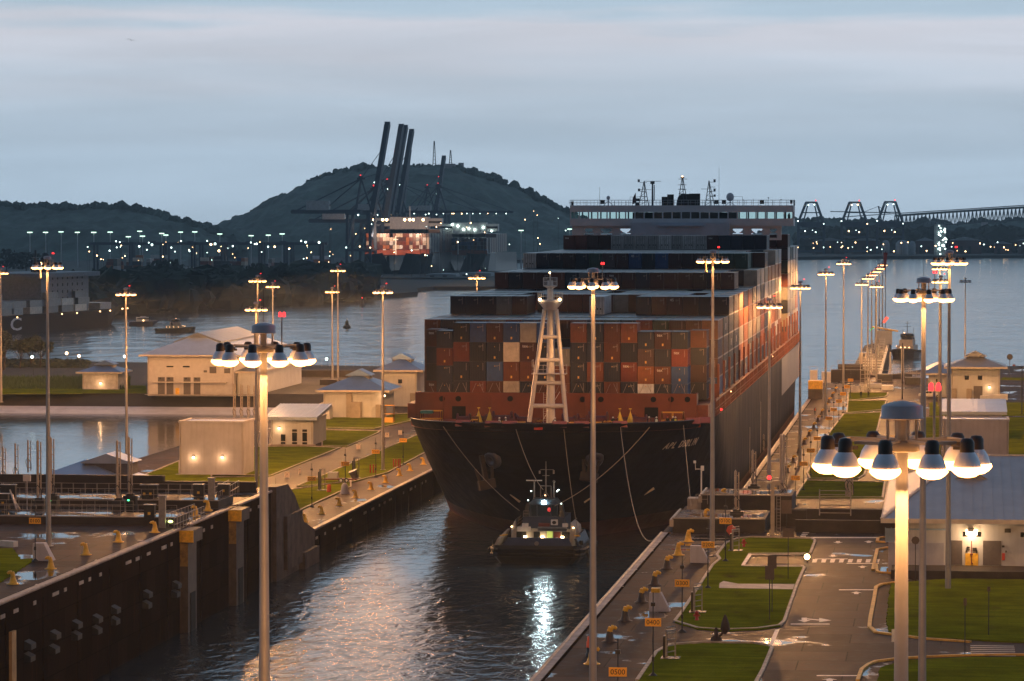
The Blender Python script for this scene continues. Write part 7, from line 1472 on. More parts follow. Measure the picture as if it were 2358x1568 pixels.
# buoys
def buoy(u, v, top, label, kind=0, dy=0):
    x, y, _ = P(u, v, 0); h = (v-top)*y/FPX; t = thing('buoy', label, 'buoy', (x, y, 0), 'channel buoys'); m = MB()
    if kind == 0: m.lathe((0, 0, 0), [(1.6, -.5), (1.7, .6), (1.2, .9), (.8, h*.45), (.7, h*.8), (.3, h*.85), (.2, h)], 12)
    else: m.lathe((0, 0, 0), [(.001, -1), (1.9, -.8), (2.1, 0), (1.9, .9), (.001, 1.1)], 14); m.cyl((0, 0, .8), (0, 0, h), .12); m.bc(0, 0, h*.7, .9, .2, .5)
    put('float', m.mesh('float', mat('buoy_black', (.015, .02, .018), .6) if kind == 0 else mat('buoy_red', (.16, .03, .02), .6)), t)
    if kind == 0: m = MB(); m.ball((0, 0, h+.3), .3, n=6, k=4); put('lamp', m.mesh('lamp', REDLAMP if 'red' in label else GALV), t)
buoy(834, 705, 687, 'dark channel buoy with a red light, the farther of two at left'); buoy(799, 755, 736, 'dark pillar buoy standing closer on the water at left'); buoy(2335, 857, 838, 'round rusty mooring buoy by the right edge of the photo', 1)
# ================================================================ approach wall
AW = [(-29, 945), (-24.8, 985), (-25.2, 1180), (-18.5, 1200), (-17.5, 960), (-16, 930)]
pts = [P(*c1(600, 1160), 3)[:2], P(*c1(745, 890), 3)[:2], P(*c1(965, 870), 3)[:2], P(*c1(885, 1190), 3)[:2]]
m = MB(); m.prism(pts, -4, 3.0, 0, bottom=False); single('approach_wall', m, PAVE, 'long narrow approach wall carrying a row of mast lights out into the water', 'wall')
a, b = P(*c1(970, 870), 3), P(*c1(885, 1190), 3)
m = MB()
for i in range(34): p = Vector(a).lerp(Vector(b), i/34); m.cyl((p[0]+.4, p[1], -3), (p[0]+.4, p[1], 3.4), .5, n=6)
m.bar((a[0], a[1], 3.2), (b[0], b[1], 3.2), .8, .8); single('pile_fender', m, DKMETAL, 'dark row of pile fenders along the right of the approach wall', 'fender')
x, y, _ = P(*c1(925, 900), 3); t = thing('guard_hut', 'small white hut with a yellow edged roof at the end of the approach wall', 'hut', (x, y, 3)); m = MB(); m.box(-2.6, 2.6, 0, 4, 0, 5); put('wall', m.mesh('wall', CREAM), t); m = MB(); m.add([(-4, -.5, 6.4), (4.6, -.5, 5), (4.6, 5, 5), (-4, 5, 6.4), (-4, -.5, 6.0), (4.6, -.5, 4.6), (4.6, 5, 4.6), (-4, 5, 6.0)], [(0, 1, 2, 3), (4, 7, 6, 5), (0, 4, 5, 1), (1, 5, 6, 2), (2, 6, 7, 3), (3, 7, 4, 0)]); put('roof', m.mesh('roof', YELLOW), t)
x, y, _ = P(*c1(935, 845), 3); t = thing('windsock', 'red windsock on a tall thin pole beyond the approach wall hut', 'windsock', (x, y, 3)); m = MB(); m.cyl((0, 0, 0), (0, 0, 31), .12); put('pole', m.mesh('pole', DKMETAL), t); m = MB(); m.cyl((0, 0, 30.5), (-.3, -.5, 24.5), .7, .35, 8); put('sock', m.mesh('sock', mat('sock_red', (.4, .05, .03), .7)), t)
x, y, _ = P(*c1(880, 870), 3); t = thing('arrow_signal', 'lit red and green arrow signal leaning at the end of the approach wall', 'signal', (x, y, 3)); m = MB(); m.bar((-3.4, 0, 4.0), (2.9, 0, 8.0), .2); m.bar((0, 0, 0), (0, 0, 8), .3); put('arm', m.mesh('arm', DKMETAL), t); m = MB(); m.add([(1, -.3, 7.0), (1.7, -.3, 6.6), (3.2, -.3, 8.4), (2.2, -.3, 8.9)], [(0, 1, 2, 3)]); put('red_arrow', m.mesh('red_arrow', mat('arrow_red', (.9, .1, .05), .4, emit=(1, .08, .05), es=1.5)), t); m = MB(); m.add([(-3.4, -.3, 4.4), (-3.2, -.3, 3.9), (-.8, -.3, 5.6), (-1.0, -.3, 6.0)], [(0, 1, 2, 3)]); put('green_arrow', m.mesh('green_arrow', mat('arrow_green', (.05, .6, .2), .4, emit=(.03, .7, .2), es=.8)), t)
# clutter on the wall head: frames, ladders, boards
rq = random.Random(5)
for i in range(16):
    f_ = i/16; p0 = Vector(P(*c1(640+f_*150, 1140-f_*230), 3)); p1 = Vector(P(*c1(860+f_*70, 1170-f_*260), 3)); p = p0.lerp(p1, rq.uniform(.2, .8)); h = rq.uniform(1.5, 4.5); w = rq.uniform(1, 3); m = MB()
    for a_ in (0, w): m.bar((p[0]+a_, p[1], 3), (p[0]+a_, p[1], 3+h), .16)
    for k in range(1, int(h/.8)+1): m.bar((p[0], p[1], 3+k*.8), (p[0]+w, p[1], 3+k*.8), .10)
    single('access_frame', m, WHITE if i % 3 else RAILM, '%s pale ladder frame from the near end of the approach wall' % ORD[i], 'frame', 'ladder frames on the approach wall')
for i, (x_, y_, h_, w_) in enumerate(((700, 1320, 9, 2.2), (742, 1310, 7.5, 1.2), (690, 1180, 6, 1.6))):
    a = P(*c1(x_, y_), ZF); m = MB()
    for q_ in (0, w_*.5, w_): m.bar((a[0]+q_, a[1], ZF), (a[0]+q_, a[1], ZF+h_), .18)
    for k in range(int(h_/1.0)): m.bar((a[0], a[1], ZF+.8+k), (a[0]+w_, a[1], ZF+.8+k), .1)
    single('ladder_tower', m, GALV, '%s lattice access tower standing by the far gates' % ORD[i], 'tower', 'lattice towers by the far gates')
for i, (x0, x1, yb, z1, mt_) in enumerate(((420, 760, 1225, 2.6, GD), (485, 720, 1200, 3.4, GD), (860, 1000, 1245, 2.0, DKMETAL), (1120, 1270, 1270, 1.8, DKMETAL), (760, 900, 1300, 1.0, CREAM), (900, 1010, 1325, 1.2, WHITE), (1000, 1190, 1215, 1.2, GD), (220, 290, 1215, 2.2, GREYR), (330, 420, 1225, 2.0, GREYR))):
    a, b = P(*c1(x0, yb), ZF), P(*c1(x1, yb), ZF); m = MB(); m.box(a[0], b[0], a[1], a[1]+3, ZF-1, ZF+z1); m.bar((a[0], a[1], ZF+z1+1), (b[0], a[1], ZF+z1+1), .08, mi=1); m.bar((a[0], a[1], ZF+z1), (a[0], a[1], ZF+z1+1), .08, mi=1); m.bar((b[0], a[1], ZF+z1), (b[0], a[1], ZF+z1+1), .08, mi=1); single('gate_machinery', m, [mt_, RAILM], '%s block of gate machinery with rails around the far gates' % ORD[i], 'machinery', 'machinery at the far gates')
m = MB(); a, b = P(*c1(1000, 1195), ZF), P(*c1(1290, 1195), ZF); railing(m, [a, b], 2.2, r=.06); single('railing', m, RAILM, 'thin shore railing left of the low blue roofed wing', 'railing', 'railings around the gates')
for i, (x_, y0_, y1_) in enumerate(((982, 960, 1200), (1093, 925, 1240), (1105, 925, 1240))): a = P(*c1(x_, y1_), ZF); d = proj(*a)[2]; h = (c1(0, y1_)[1]-c1(0, y0_)[1])*d/FPX; m = MB(); m.cyl(a, (a[0], a[1], ZF+h), .2, n=8); single('steel_post', m, POLEM, '%s plain steel post from the left beside the water at right' % ORD[i], 'post', 'plain posts by the right shore')
a = P(*c1(2115, 1210), ZF); m = MB(); m.cyl(a, (a[0], a[1], ZF+6), .08); m.cyl((a[0], a[1]-.2, ZF+5.6), (a[0], a[1], ZF+5.6), .8, n=10); single('round_sign', m, DKMETAL, 'round dark sign on a post right of the two storey building', 'sign')
a = P(*c1(2230, 1560), ZF); m = MB(); m.cyl(a, (a[0], a[1], ZF+10), .12); m.ball((a[0], a[1], ZF+10.3), .35, sz=.6); single('thin_pole', m, DKMETAL, 'thin pole with a bird on top near the right edge', 'pole')
# seabird
x, y, z = PY(302, 93, 300); m = MB(); m.add([(-.50, 0, .10), (-.2, 0, .14), (0, -.06, .0), (.2, 0, .05), (.52, 0, -.08), (0, .2, .03), (-.2, .12, .11), (.2, .12, .03), (0, .02, -.06)], [(0, 1, 6), (1, 2, 5, 6), (2, 3, 7, 5), (3, 4, 7), (2, 8, 5), (0, 6, 1), (1, 6, 5, 2), (2, 5, 7, 3), (3, 7, 4)]); o = put('bird', m.mesh('bird', BLACK), None, (x, y, z)); tag(o, 'lone dark seabird gliding high in the sky at upper left', 'bird')
# ================================================================ far shores
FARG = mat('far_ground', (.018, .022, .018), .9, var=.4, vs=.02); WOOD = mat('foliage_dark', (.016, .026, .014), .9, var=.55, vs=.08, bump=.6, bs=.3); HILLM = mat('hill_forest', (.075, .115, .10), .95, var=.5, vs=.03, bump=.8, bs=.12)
shore = [(-60, 742, 0), (120, 735, 0), (355, 716, 0), (420, 712, 0), (560, 704, 0), (700, 697, 0), (850, 690, 0), (900, 686, 0), (962, 681, 0)]
pl = [P(*p)[:2] for p in shore]+[P(960, 672, 0)[:2], P(1000, 668, 0)[:2], P(1150, 668, 0)[:2], (-330, 2750), (-1500, 3100), (-1500, 1500)]
m = MB(); m.prism(pl, -3, 2.2, bottom=False); struct('ground', m, FARG)
pl = [P(1060, 607, 0)[:2], P(1300, 604, 0)[:2], P(1850, 598, 0)[:2], P(2358, 594, 0)[:2], P(2700, 592, 0)[:2], (1500, 4950), (-2500, 4950), (-2500, 3100), P(700, 640, 0)[:2]]
m = MB(); m.prism(pl, -3, 3.0, bottom=False); struct('ground', m, FARG)
def clumps(m, pts, r, sq=.75, n=7):
    # leafy clumps: rough facetted blobs, each vertex pushed in or out
    for (x, y, z, s) in pts:
        k = 4; vs = []
        for j in range(k+1):
            for i in range(n):
                a = 2*pi*i/n; p = pi*j/k; q = r*s*rnd.uniform(.72, 1.25); vs.append((x+q*sin(p)*cos(a), y+q*sin(p)*sin(a), z-q*cos(p)*sq))
        m.add(vs, [(j*n+i, j*n+(i+1) % n, (j+1)*n+(i+1) % n, (j+1)*n+i) for j in range(k) for i in range(n)])
# left shore woodland between the water and the port
m = MB(); pts = []
for i in range(900):
    u = rnd.uniform(-20, 850); sv = 735-(u/960)*52 if u < 355 else 716-(u-355)/600*35
    top = 640 if u < 250 else (610 if u < 420 else 640-(u-420)*.03)
    x, y, _ = P(u, sv-rnd.uniform(2, 32)*1.0, 2); h = rnd.uniform(3, 8)
    pts.append((x, y, 2+h*rnd.uniform(.4, 1.5), rnd.uniform(.6, 1.3)))
clumps(m, pts, 7.5)
o = ob('woodland', m, WOOD); tag(o, 'dense dark woodland along the far left shore', 'woodland', kind='stuff')
def far_tree(u, vb, vt, w, label, y=None, grp='trees on the far left shore', mt=None):
    x, y_, _ = P(u, vb, 2) if y is None else PY(u, vb, y); z0 = 2 if y is None else PY(u, vb, y)[2]; h = (vb-vt)*y_/FPX; R_ = w*y_/FPX/2
    t = thing('tree', label, 'tree', (x, y_, z0), grp); m = MB(); m.cyl((0, 0, 0), (.2, 0, h*.5), h*.03+.15, h*.02, 6)
    for k in range(4): a = k*1.7; m.cyl((.1, 0, h*.35), (R_*.5*cos(a), R_*.5*sin(a), h*.62), h*.015, .05, 5)
    put('trunk', m.mesh('trunk', mat('bark', (.03, .022, .016), .9)), t); c = MB()
    for i in range(int(220)):
        a, b, q = rnd.uniform(0, 2*pi), rnd.uniform(-.6, 1), rnd.random()**.4; rr_ = R_*q*math.sqrt(max(0, 1-b*b*.8))*rnd.uniform(.85, 1.1); px_, py_, pz = rr_*cos(a), rr_*sin(a), h*.62+b*h*.36
        s = R_*rnd.uniform(.07, .16); n_ = Vector((rnd.uniform(-1, 1), rnd.uniform(-1, 1), rnd.uniform(-.2, 1))).normalized(); e = n_.orthogonal().normalized()*s; f_ = n_.cross(e)
        P0 = Vector((px_, py_, pz)); c.add([P0-e, P0-f_*.8, P0+e*1.1, P0+f_, P0+n_*s*.7], [(0, 1, 4), (1, 2, 4), (2, 3, 4), (3, 0, 4), (3, 2, 1, 0)])
    put('crown', c.mesh('crown', mt or WOOD), t); return t
for i, (u, vb, vt, w) in enumerate([(385, 668, 598, 100), (345, 662, 612, 60), (455, 680, 626, 80), (520, 685, 622, 90), (585, 690, 630, 80), (650, 688, 614, 90), (705, 686, 625, 70), (590, 675, 605, 60), (790, 684, 640, 60), (240, 690, 628, 70), (280, 690, 640, 60), (60, 640, 580, 90), (15, 640, 572, 60), (740, 690, 650, 50)]):
    far_tree(u, vb, vt, w, '%s large rounded tree among the woods on the far left shore' % ORD[i])
# main hill and left hill
def hill(name, prof, y0, depth, foot, seed, base=3.0):
    us = [p[0] for p in prof]; m = MB(); nx, ny = 190, 46
    def sil(u):
        if u <= us[0]: return prof[0][1]
        for (a, b), (c, d) in zip(prof[:-1], prof[1:]):
            if u <= c: f_ = (u-a)/(c-a); f_ = f_*f_*(3-2*f_)*.4+f_*.6; return b+(d-b)*f_
        return prof[-1][1]
    vs = []
    for j in range(ny+1):
        f_ = j/ny; y = y0-depth*.55+depth*f_
        for i in range(nx+1):
            u = us[0]+(us[-1]-us[0])*i/nx; x = PY(u, 480, y0)[0]; hz = PY(u, sil(u), y0)[2]-base
            s = max(0, 1-abs((y-y0)/(depth*(.55 if y < y0 else .45)))**1.5); nzv = noise.noise(Vector((x*.045, y*.045, seed)))*5+noise.noise(Vector((x*.012, y*.008, seed+9)))*13*(s*(1-s)*4)**.6+noise.noise(Vector((x*.13, y*.13, seed)))*3.0
            vs.append((x, y, base+max(0, hz*s)+nzv*min(1, hz*s/12)))
    m.add(vs, [(j*(nx+1)+i, j*(nx+1)+i+1, (j+1)*(nx+1)+i+1, (j+1)*(nx+1)+i) for j in range(ny) for i in range(nx)], 0, False); o = struct(name, m, HILLM)
    c = MB(); pts = []
    for k in range(420): u = rnd.uniform(us[0]+5, us[-1]-5); p = PY(u, sil(u), y0); pts.append((p[0], p[1]+rnd.uniform(-20, 5), p[2]+rnd.uniform(-3, 2.0), rnd.choice((.6, .8, 1, 1, 1.5)) if not 860 < u < 1060 else .4))
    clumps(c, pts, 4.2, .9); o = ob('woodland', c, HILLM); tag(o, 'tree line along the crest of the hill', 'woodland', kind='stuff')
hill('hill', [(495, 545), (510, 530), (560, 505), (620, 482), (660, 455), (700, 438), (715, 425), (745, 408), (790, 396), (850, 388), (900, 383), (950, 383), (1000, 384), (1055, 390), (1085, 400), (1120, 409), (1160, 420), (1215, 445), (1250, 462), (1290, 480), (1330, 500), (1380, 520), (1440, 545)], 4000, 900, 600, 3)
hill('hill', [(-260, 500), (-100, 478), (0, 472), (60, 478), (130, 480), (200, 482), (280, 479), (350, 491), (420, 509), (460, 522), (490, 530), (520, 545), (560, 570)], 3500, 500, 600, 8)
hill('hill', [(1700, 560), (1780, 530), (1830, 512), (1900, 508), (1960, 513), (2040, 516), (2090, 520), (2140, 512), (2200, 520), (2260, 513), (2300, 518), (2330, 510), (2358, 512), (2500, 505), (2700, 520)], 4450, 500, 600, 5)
for i, (u, v0, v1, w) in enumerate(((1000, 325, 385, 1.6), (1037.5, 346, 385, 1.6))):
    a, b = PY(u, v0, 4000), PY(u, v1, 4000); m = MB(); 
    for s in (-1, 1): m.bar((a[0]+s*w*1.2, 4000, b[2]-3), (a[0]+s*.3, 4000, a[2]), .8)
    for k in range(7): z = b[2]+(a[2]-b[2])*k/7; q = w*1.2*(1-k/7); m.bar((a[0]-q, 4000, z), (a[0]+q, 4000, z), .5)
    single('radio_mast', m, DKMETAL, ('taller thin radio mast on the hilltop', 'shorter thin radio mast on the hilltop')[i], 'radio mast')
for i, (u0, u1, v0, v1) in enumerate(((1017, 1048, 377, 390), (1057, 1067, 375, 392))): a, b = PY(u0, v1, 3995), PY(u1, v0, 3995); m = MB(); m.box(a[0], b[0], 3990, 4000, a[2]-2, b[2]); m.box(a[0]+1, a[0]+2.5, 3989.8, 3990, a[2]+1, b[2]-1, 1); single('hilltop_building', m, [GREYR, GLASS], ('pale flat building on the hilltop', 'small dark tower building on the hilltop')[i], 'building')
# ---------------------------------------------------------------- ship to shore cranes
CRB = mat('crane_blue', (.035, .06, .10), .55, var=.2, vs=.1); CRW = mat('crane_house_white', (.45, .47, .50), .6)
def sts(u, vbase, y, top_v, label, raised=True, mir=1, boomdir=1, lean=.16, s=1.0, lights=True, grp='ship to shore cranes of the left port', back=0, g=0):
    x, _, _ = PY(u, vbase, y); t = thing('container_crane', label, 'crane', (x, y, 3), grp); k = s; m = MB()
    W1, G, D1 = 9*k, (g or 44*k), 13*k                               # half gauge, girder height
    for sx_ in (-1, 1):
        for sy in (-1, 1): m.bar((sx_*W1, sy*D1, 0), (sx_*W1*.92, sy*D1*.9, G), 1.9*k)
        m.bar((sx_*W1, -D1, 3), (sx_*W1, D1, 3), 1.6*k); m.bar((sx_*W1, -D1, 17*k), (sx_*W1, D1, 17*k), 1.4*k); m.bar((sx_*W1, -D1, 17*k), (sx_*W1*.95, D1, G), 1.0*k); m.bar((sx_*W1*.92, -D1, G), (sx_*W1*.92, D1, G), 1.5*k)
    for sy in (-1, 1): m.bar((-W1, sy*D1, 17*k), (W1, sy*D1, 17*k), 1.5*k); m.bar((-W1, sy*D1*.9, G), (W1, sy*D1*.9, G), 1.8*k); m.bar((-W1, sy*D1, 17*k), (W1*.95, sy*D1*.9, G), .9*k)
    put('portal', m.mesh('portal', CRB), t)
    A = G+26*k; m = MB(); m.bar((-W1*.5*mir, -2, G), (0, 0, A), 1.2*k); m.bar((W1*.9*mir, 2, G), (0, 0, A), 1.2*k); m.bar((-W1*.5*mir, 3, G), (0, 2, A), 1.0*k); m.bar((-3, 0, A), (3, 0, A), 1.4*k); m.bc(0, 0, A, 3.4*k, 3*k, 2*k); put('apex_frame', m.mesh('apex_frame', CRB), t)
    m = MB(); bd = -mir; bl = back or 24*k; m.bar((0, -2.5, G+1.5), (bd*bl, -2.5, G+1.5), 1.8*k, 3.0*k); m.bar((0, 2.5, G+1.5), (bd*bl, 2.5, G+1.5), 1.8*k, 3.0*k); m.bar((bd*bl, -2.5, G+1.5), (bd*bl, 2.5, G+1.5), 1.4*k); m.bar((0, 0, A), (bd*bl*.95, 0, G+2), .9*k); m.bar((0, 0, A), (bd*bl*.55, 0, G+2), .8*k); put('back_reach', m.mesh('back_reach', CRB), t)
    m = MB(); m.bc(bd*(bl*.62 if back else 13*k), -1, G+2.6, 17*k if back else 12*k, 7*k, 7*k if back else 5*k); put('machinery_house', m.mesh('machinery_house', CRW), t)
    m = MB(); hx = mir*W1*.95
    if raised:
        topz = PY(u, top_v, y)[2]-3; L_ = topz-G; tx = hx+lean*L_
        for dy in (-2.6, 2.6): m.bar((hx, dy, G), (tx, dy, topz), 3.4*k, 4.2*k)
        n = 9
        for i in range(n): f0, f1 = i/n, (i+1)/n; m.bar((hx+(tx-hx)*f0, -2.6, G+L_*f0), (hx+(tx-hx)*f1, 2.6, G+L_*f1), .7*k); m.bar((hx+(tx-hx)*f1, -2.6, G+L_*f1), (hx+(tx-hx)*f1, 2.6, G+L_*f1), .7*k)
        m.bc(tx, 0, topz-.5, 3.6*k, 5, 2.6*k); m.bc(tx-2.2*k, 0, topz-16*k*.9, 3*k, 4, 1.8*k)
        m.bar((0, 0, A), (hx+(tx-hx)*.45-1, 0, G+L_*.45), .5*k); m.bar((0, 0, A), (hx+(tx-hx)*.72-1, 0, G+L_*.72), .4*k)
        lp = [(tx-2.5*k, -3, topz-9*k), (tx-3.5*k-lean*8, -3, topz-19*k), (hx+(tx-hx)*.35-2, -3, G+L_*.35), (hx-1, -3, G+3)]
    else:
        L_ = 62*k
        for dy in (-2.5, 2.5): m.bar((hx, dy, G+1.5), (hx+mir*L_, dy, G+1.5), 1.5*k, 2.0*k)
        n = 12
        for i in range(n): m.bar((hx+mir*L_*i/n, -2.5, G+1.5), (hx+mir*L_*(i+1)/n, 2.5, G+1.5), .6*k)
        m.bar((0, 0, A), (hx+mir*L_*.5, 0, G+2.5), .55*k); m.bar((0, 0, A), (hx+mir*L_*.95, 0, G+2.5), .55*k)
        lp = [(hx+mir*L_*f_, -3, G) for f_ in (.1, .3, .5, .62, .75, .9)]
    put('boom', m.mesh('boom', CRB), t)
    if lights:
        for p in lp+[(0, -3, A+2.5), (-W1, -D1-1, 19*k), (W1, -D1-1, 19*k), (0, -D1-1, G-1)]:
            m = MB(); m.ball(p, rnd.uniform(.3, .6), n=6, k=4); put('lamp', m.mesh('lamp', rnd.choice((COOL, WARM, COOL)) if p[2] < A else REDLAMP), t)
    return t
for i, (u, tv, y, bk, g) in enumerate(((832, 287, 2600, 52, 0), (862, 292, 2680, 50, 37), (876, 294, 2780, 0, 0), (893, 303, 2900, 0, 0))): sts(u, 600, y, tv, '%s container crane from the left with its boom raised high' % ORD[i], lean=.17, back=bk, g=g)
sts(985, 600, 3500, 363, 'distant container crane with raised boom right of the tall four', lean=.14)
sts(905, 600, 3350, 345, 'shorter raised boom crane just right of the tall four', lean=.12)
for i, (u, y) in enumerate(((915, 2950), (1010, 3300))): sts(u, 600, y, 0, ('nearer', 'farther')[i]+' crane with its boom lowered out to the right', raised=False, mir=1)
def a_crane(u, v0, v1, y, label):
    # cranes on the right bank seen end on: tapering head on a broad portal
    a, b = PY(u, v0, y), PY(u, v1, y); H_ = a[2]-3; W_ = 14; t = thing('container_crane', label, 'crane', (a[0], y, 3), 'cranes on the right bank'); m = MB(); g = H_*.60
    for s in (-1, 1):
        for d in (-8, 8): m.bar((s*W_, d, 0), (s*W_, d, g), 2.6)
        m.bar((s*W_, -8, g), (s*5.5, 0, H_), 2.0); m.bar((s*W_*.6, -8, g), (s*3, 0, H_), 1.1)
    for z in (g, g*.93, g*.55, 3): m.bar((-W_, -8, z), (W_, -8, z), 2.4)
    m.bar((-6, 0, H_), (6, 0, H_), 1.8); m.bar((-9.5, -4, H_*.8), (9.5, -4, H_*.8), 1.1); m.bar((-W_, -8, g*.55), (W_, -8, g*.93), 1.0); put('frame', m.mesh('frame', CRB), t)
    m = MB(); m.box(-10, 10, -14, 10, g-5, g); m.bc(2, -12, g-11, 5, 5, 4); put('machinery_house', m.mesh('machinery_house', CRB), t)
    for p in ((-3, -2, H_-3), (3.5, -2, H_-2.5), (-W_, -9, g+2), (W_, -9, g-1), (-6, -14, g-9), (2, -14, g-8), (-W_, -9, 7), (W_, -9, 7), (5, -2, g*.7)): m = MB(); m.ball(p, .7, n=6, k=4); put('lamp', m.mesh('lamp', WARM if rnd.random() < .4 else COOL), t)
    m = MB(); m.ball((5, 0, H_+2), .8, n=6, k=4); put('red_lamp', m.mesh('red_lamp', REDLAMP), t)
for i, (u, v0) in enumerate(((1868, 466), (1968, 466), (2050, 465))): a_crane(u, v0, 570, 3900, '%s dark container crane from the left on the right bank' % ORD[i])
# long truss bridge rising to the right
y_ = 4300; m = MB(); P0, P1 = PY(2060, 497, y_), PY(2420, 474, y_-0); n = 40
def bz(f_): return P0[2]+(P1[2]-P0[2])*(f_+.12*f_*(1-f_))
th_ = 15.0
for s in (-4, 4):
    for i in range(n):
        f0, f1 = i/n, (i+1)/n; x0, x1 = P0[0]+(P1[0]-P0[0])*f0, P0[0]+(P1[0]-P0[0])*f1; z0, z1 = bz(f0), bz(f1)
        m.bar((x0, y_+s, z0), (x1, y_+s, z1), 1.6, 2.6); m.bar((x0, y_+s, z0-th_), (x1, y_+s, z1-th_), 1.4); m.bar((x0, y_+s, z0), ((x0+x1)/2, y_+s, (z0+z1)/2-th_), .9); m.bar(((x0+x1)/2, y_+s, (z0+z1)/2-th_), (x1, y_+s, z1), .9); m.bar((x0, y_+s, z0), (x0, y_+s, z0-th_), .7)
t = thing('truss_bridge', 'long steel truss bridge rising toward the right edge of the photo', 'bridge', (P0[0], y_, 3)); ob('truss', m, mat('bridge_steel', (.10, .12, .13), .6), t, t.location)
m = MB(); m.add([(P0[0]-60, y_-5, bz(-.2)+1), (P1[0], y_-5, bz(1)+2), (P1[0], y_+5, bz(1)+2), (P0[0]-60, y_+5, bz(-.2)+1), (P0[0]-60, y_-5, bz(-.2)+2), (P1[0], y_-5, bz(1)+3.2), (P1[0], y_+5, bz(1)+3.2), (P0[0]-60, y_+5, bz(-.2)+2)], [(0, 3, 2, 1), (4, 5, 6, 7), (0, 1, 5, 4)]); ob('deck', m, GREYR, t, t.location)
for u in (2267, 2085): x = PY(u, 500, y_)[0]; f_ = (x-P0[0])/(P1[0]-P0[0]); m = MB(); m.box(x-4, x+4, y_-6, y_+6, 0, bz(f_)-th_); ob('pier', m, GREYR, t, t.location)
# lattice jib of a distant construction crane
m = MB(); a, b = PY(1912, 487, 4200), PY(2050, 490, 4200); m.bar(a, b, 1.0); c_ = PY(2023, 475, 4200); m.bar(c_, PY(2030, 510, 4200), 1.6); m.bar(c_, PY(1990, 488, 4200), .5); m.bar(c_, PY(2045, 490, 4200), .5); single('tower_crane', m, CRB, 'thin tower crane jib between the cranes on the right bank', 'tower crane')
# white lit tower
y_ = 3760; a, b = PY(2151, 572, y_), PY(2178, 517, y_); m = MB(); m.box(a[0], b[0], y_, y_+14, 3, b[2]); t = thing('lit_tower', 'tall pale tower block dotted with white lights on the right bank', 'tower', (a[0], y_, 3)); ob('tower_wall', m, mat('tower_pale', (.30, .33, .36), .7), t, t.location)
m = MB()
for k in range(9): z = 8+k*(b[2]-8)/9; m.box(a[0]+(b[0]-a[0])*.35, b[0]+1.5, y_-1.5, y_, z, z+.5)
ob('landing', m, DKMETAL, t, t.location)
for k in range(28): m = MB(); m.ball((rnd.uniform(a[0]+(b[0]-a[0])*.3, b[0]+1), y_-2, rnd.uniform(4, b[2]+1)), .75, n=6, k=4); ob('lamp', m, COOL, t, t.location)
# low buildings, tanks and sheds on both banks
def shed(u0, u1, v0, v1, y, label, mt, dome=False, kind='shed', roofm=None):
    a, b = PY(u0, v1, y), PY(u1, v0, y); t = thing(kind, label, 'tank' if dome else 'shed', (a[0], y, 3)); w = b[0]-a[0]; h = max(2.5, b[2]-3); m = MB()
    if dome: m.lathe((w/2, 12, 0), [(w/2, 0), (w/2, h*.75), (w*.3, h*.95), (.001, h)], 20); put('shell', m.mesh('shell', mt), t)
    else:
        m.box(0, w, 0, 20, 0, h*.8); put('wall', m.mesh('wall', mt), t); m = MB(); m.add([(-.5, -.5, h*.8), (w+.5, -.5, h*.8), (w+.5, 21, h*.8), (-.5, 21, h*.8), (w/2, -.5, h), (w/2, 21, h)], [(0, 1, 4), (2, 3, 5), (0, 4, 5, 3), (1, 2, 5, 4)]); put('roof', m.mesh('roof', roofm or mt), t)
        for k in range(max(2, int(w/9))): m = MB(); m.box(3+k*9, 6+k*9, -.08, .05, 0, h*.45); put('doorway', m.mesh('doorway', DARKOPEN), t)
    return t
PALE = mat('far_pale', (.30, .34, .38), .6); RB2 = mat('far_redbrown', (.08, .03, .035), .7)
for i, (u0, u1, v0, v1) in enumerate(((1870, 1945, 548, 560), (1960, 2025, 547, 562), (2110, 2150, 547, 565), (2185, 2260, 546, 565), (2290, 2330, 556, 575), (2345, 2420, 546, 572))): shed(u0, u1, v0, v1, 3900, '%s low reddish warehouse from the left on the right bank' % ORD[i], RB2, roofm=PALE)
for i, (u0, u1, v0, v1) in enumerate(((2062, 2092, 553, 572), (2030, 2048, 553, 570), (2093, 2108, 555, 570))): shed(u0, u1, v0, v1, 3800+i*5, '%s pale round topped tank on the right bank' % ORD[i], PALE, True, 'storage_tank')
for i, (u0, u1, v0, v1, y) in enumerate(((800, 870, 640, 660, 2450), (980, 1050, 642, 664, 2430), (1055, 1130, 645, 662, 2480), (560, 610, 648, 660, 2200), (465, 500, 648, 658, 2150))): shed(u0, u1, v0, v1, y, '%s low pale quay building from the left below the cranes' % ORD[i], PALE)
# quay edge under the docked ships
a, b = PY(640, 665, 2400), PY(1140, 672, 2400); m = MB(); m.box(a[0], b[0]-10, 2395, 2440, -2, 3.4); single('far_quay', m, FARG, 'long dark quay below the docked ships at the far port', 'quay')
# far tree line on the right bank
m = MB(); pts = []
for k in range(500): u = rnd.uniform(1840, 2420); x, y, _ = P(u, 592-rnd.uniform(0, 6), 3); y = rnd.uniform(4000, 4080); x = PY(u, 500, y)[0]; pts.append((x, y, rnd.uniform(4, 26), rnd.uniform(.7, 1.5)))
clumps(m, pts, 8); o = ob('woodland', m, WOOD); tag(o, 'dark wood behind the warehouses on the right bank', 'woodland', kind='stuff')
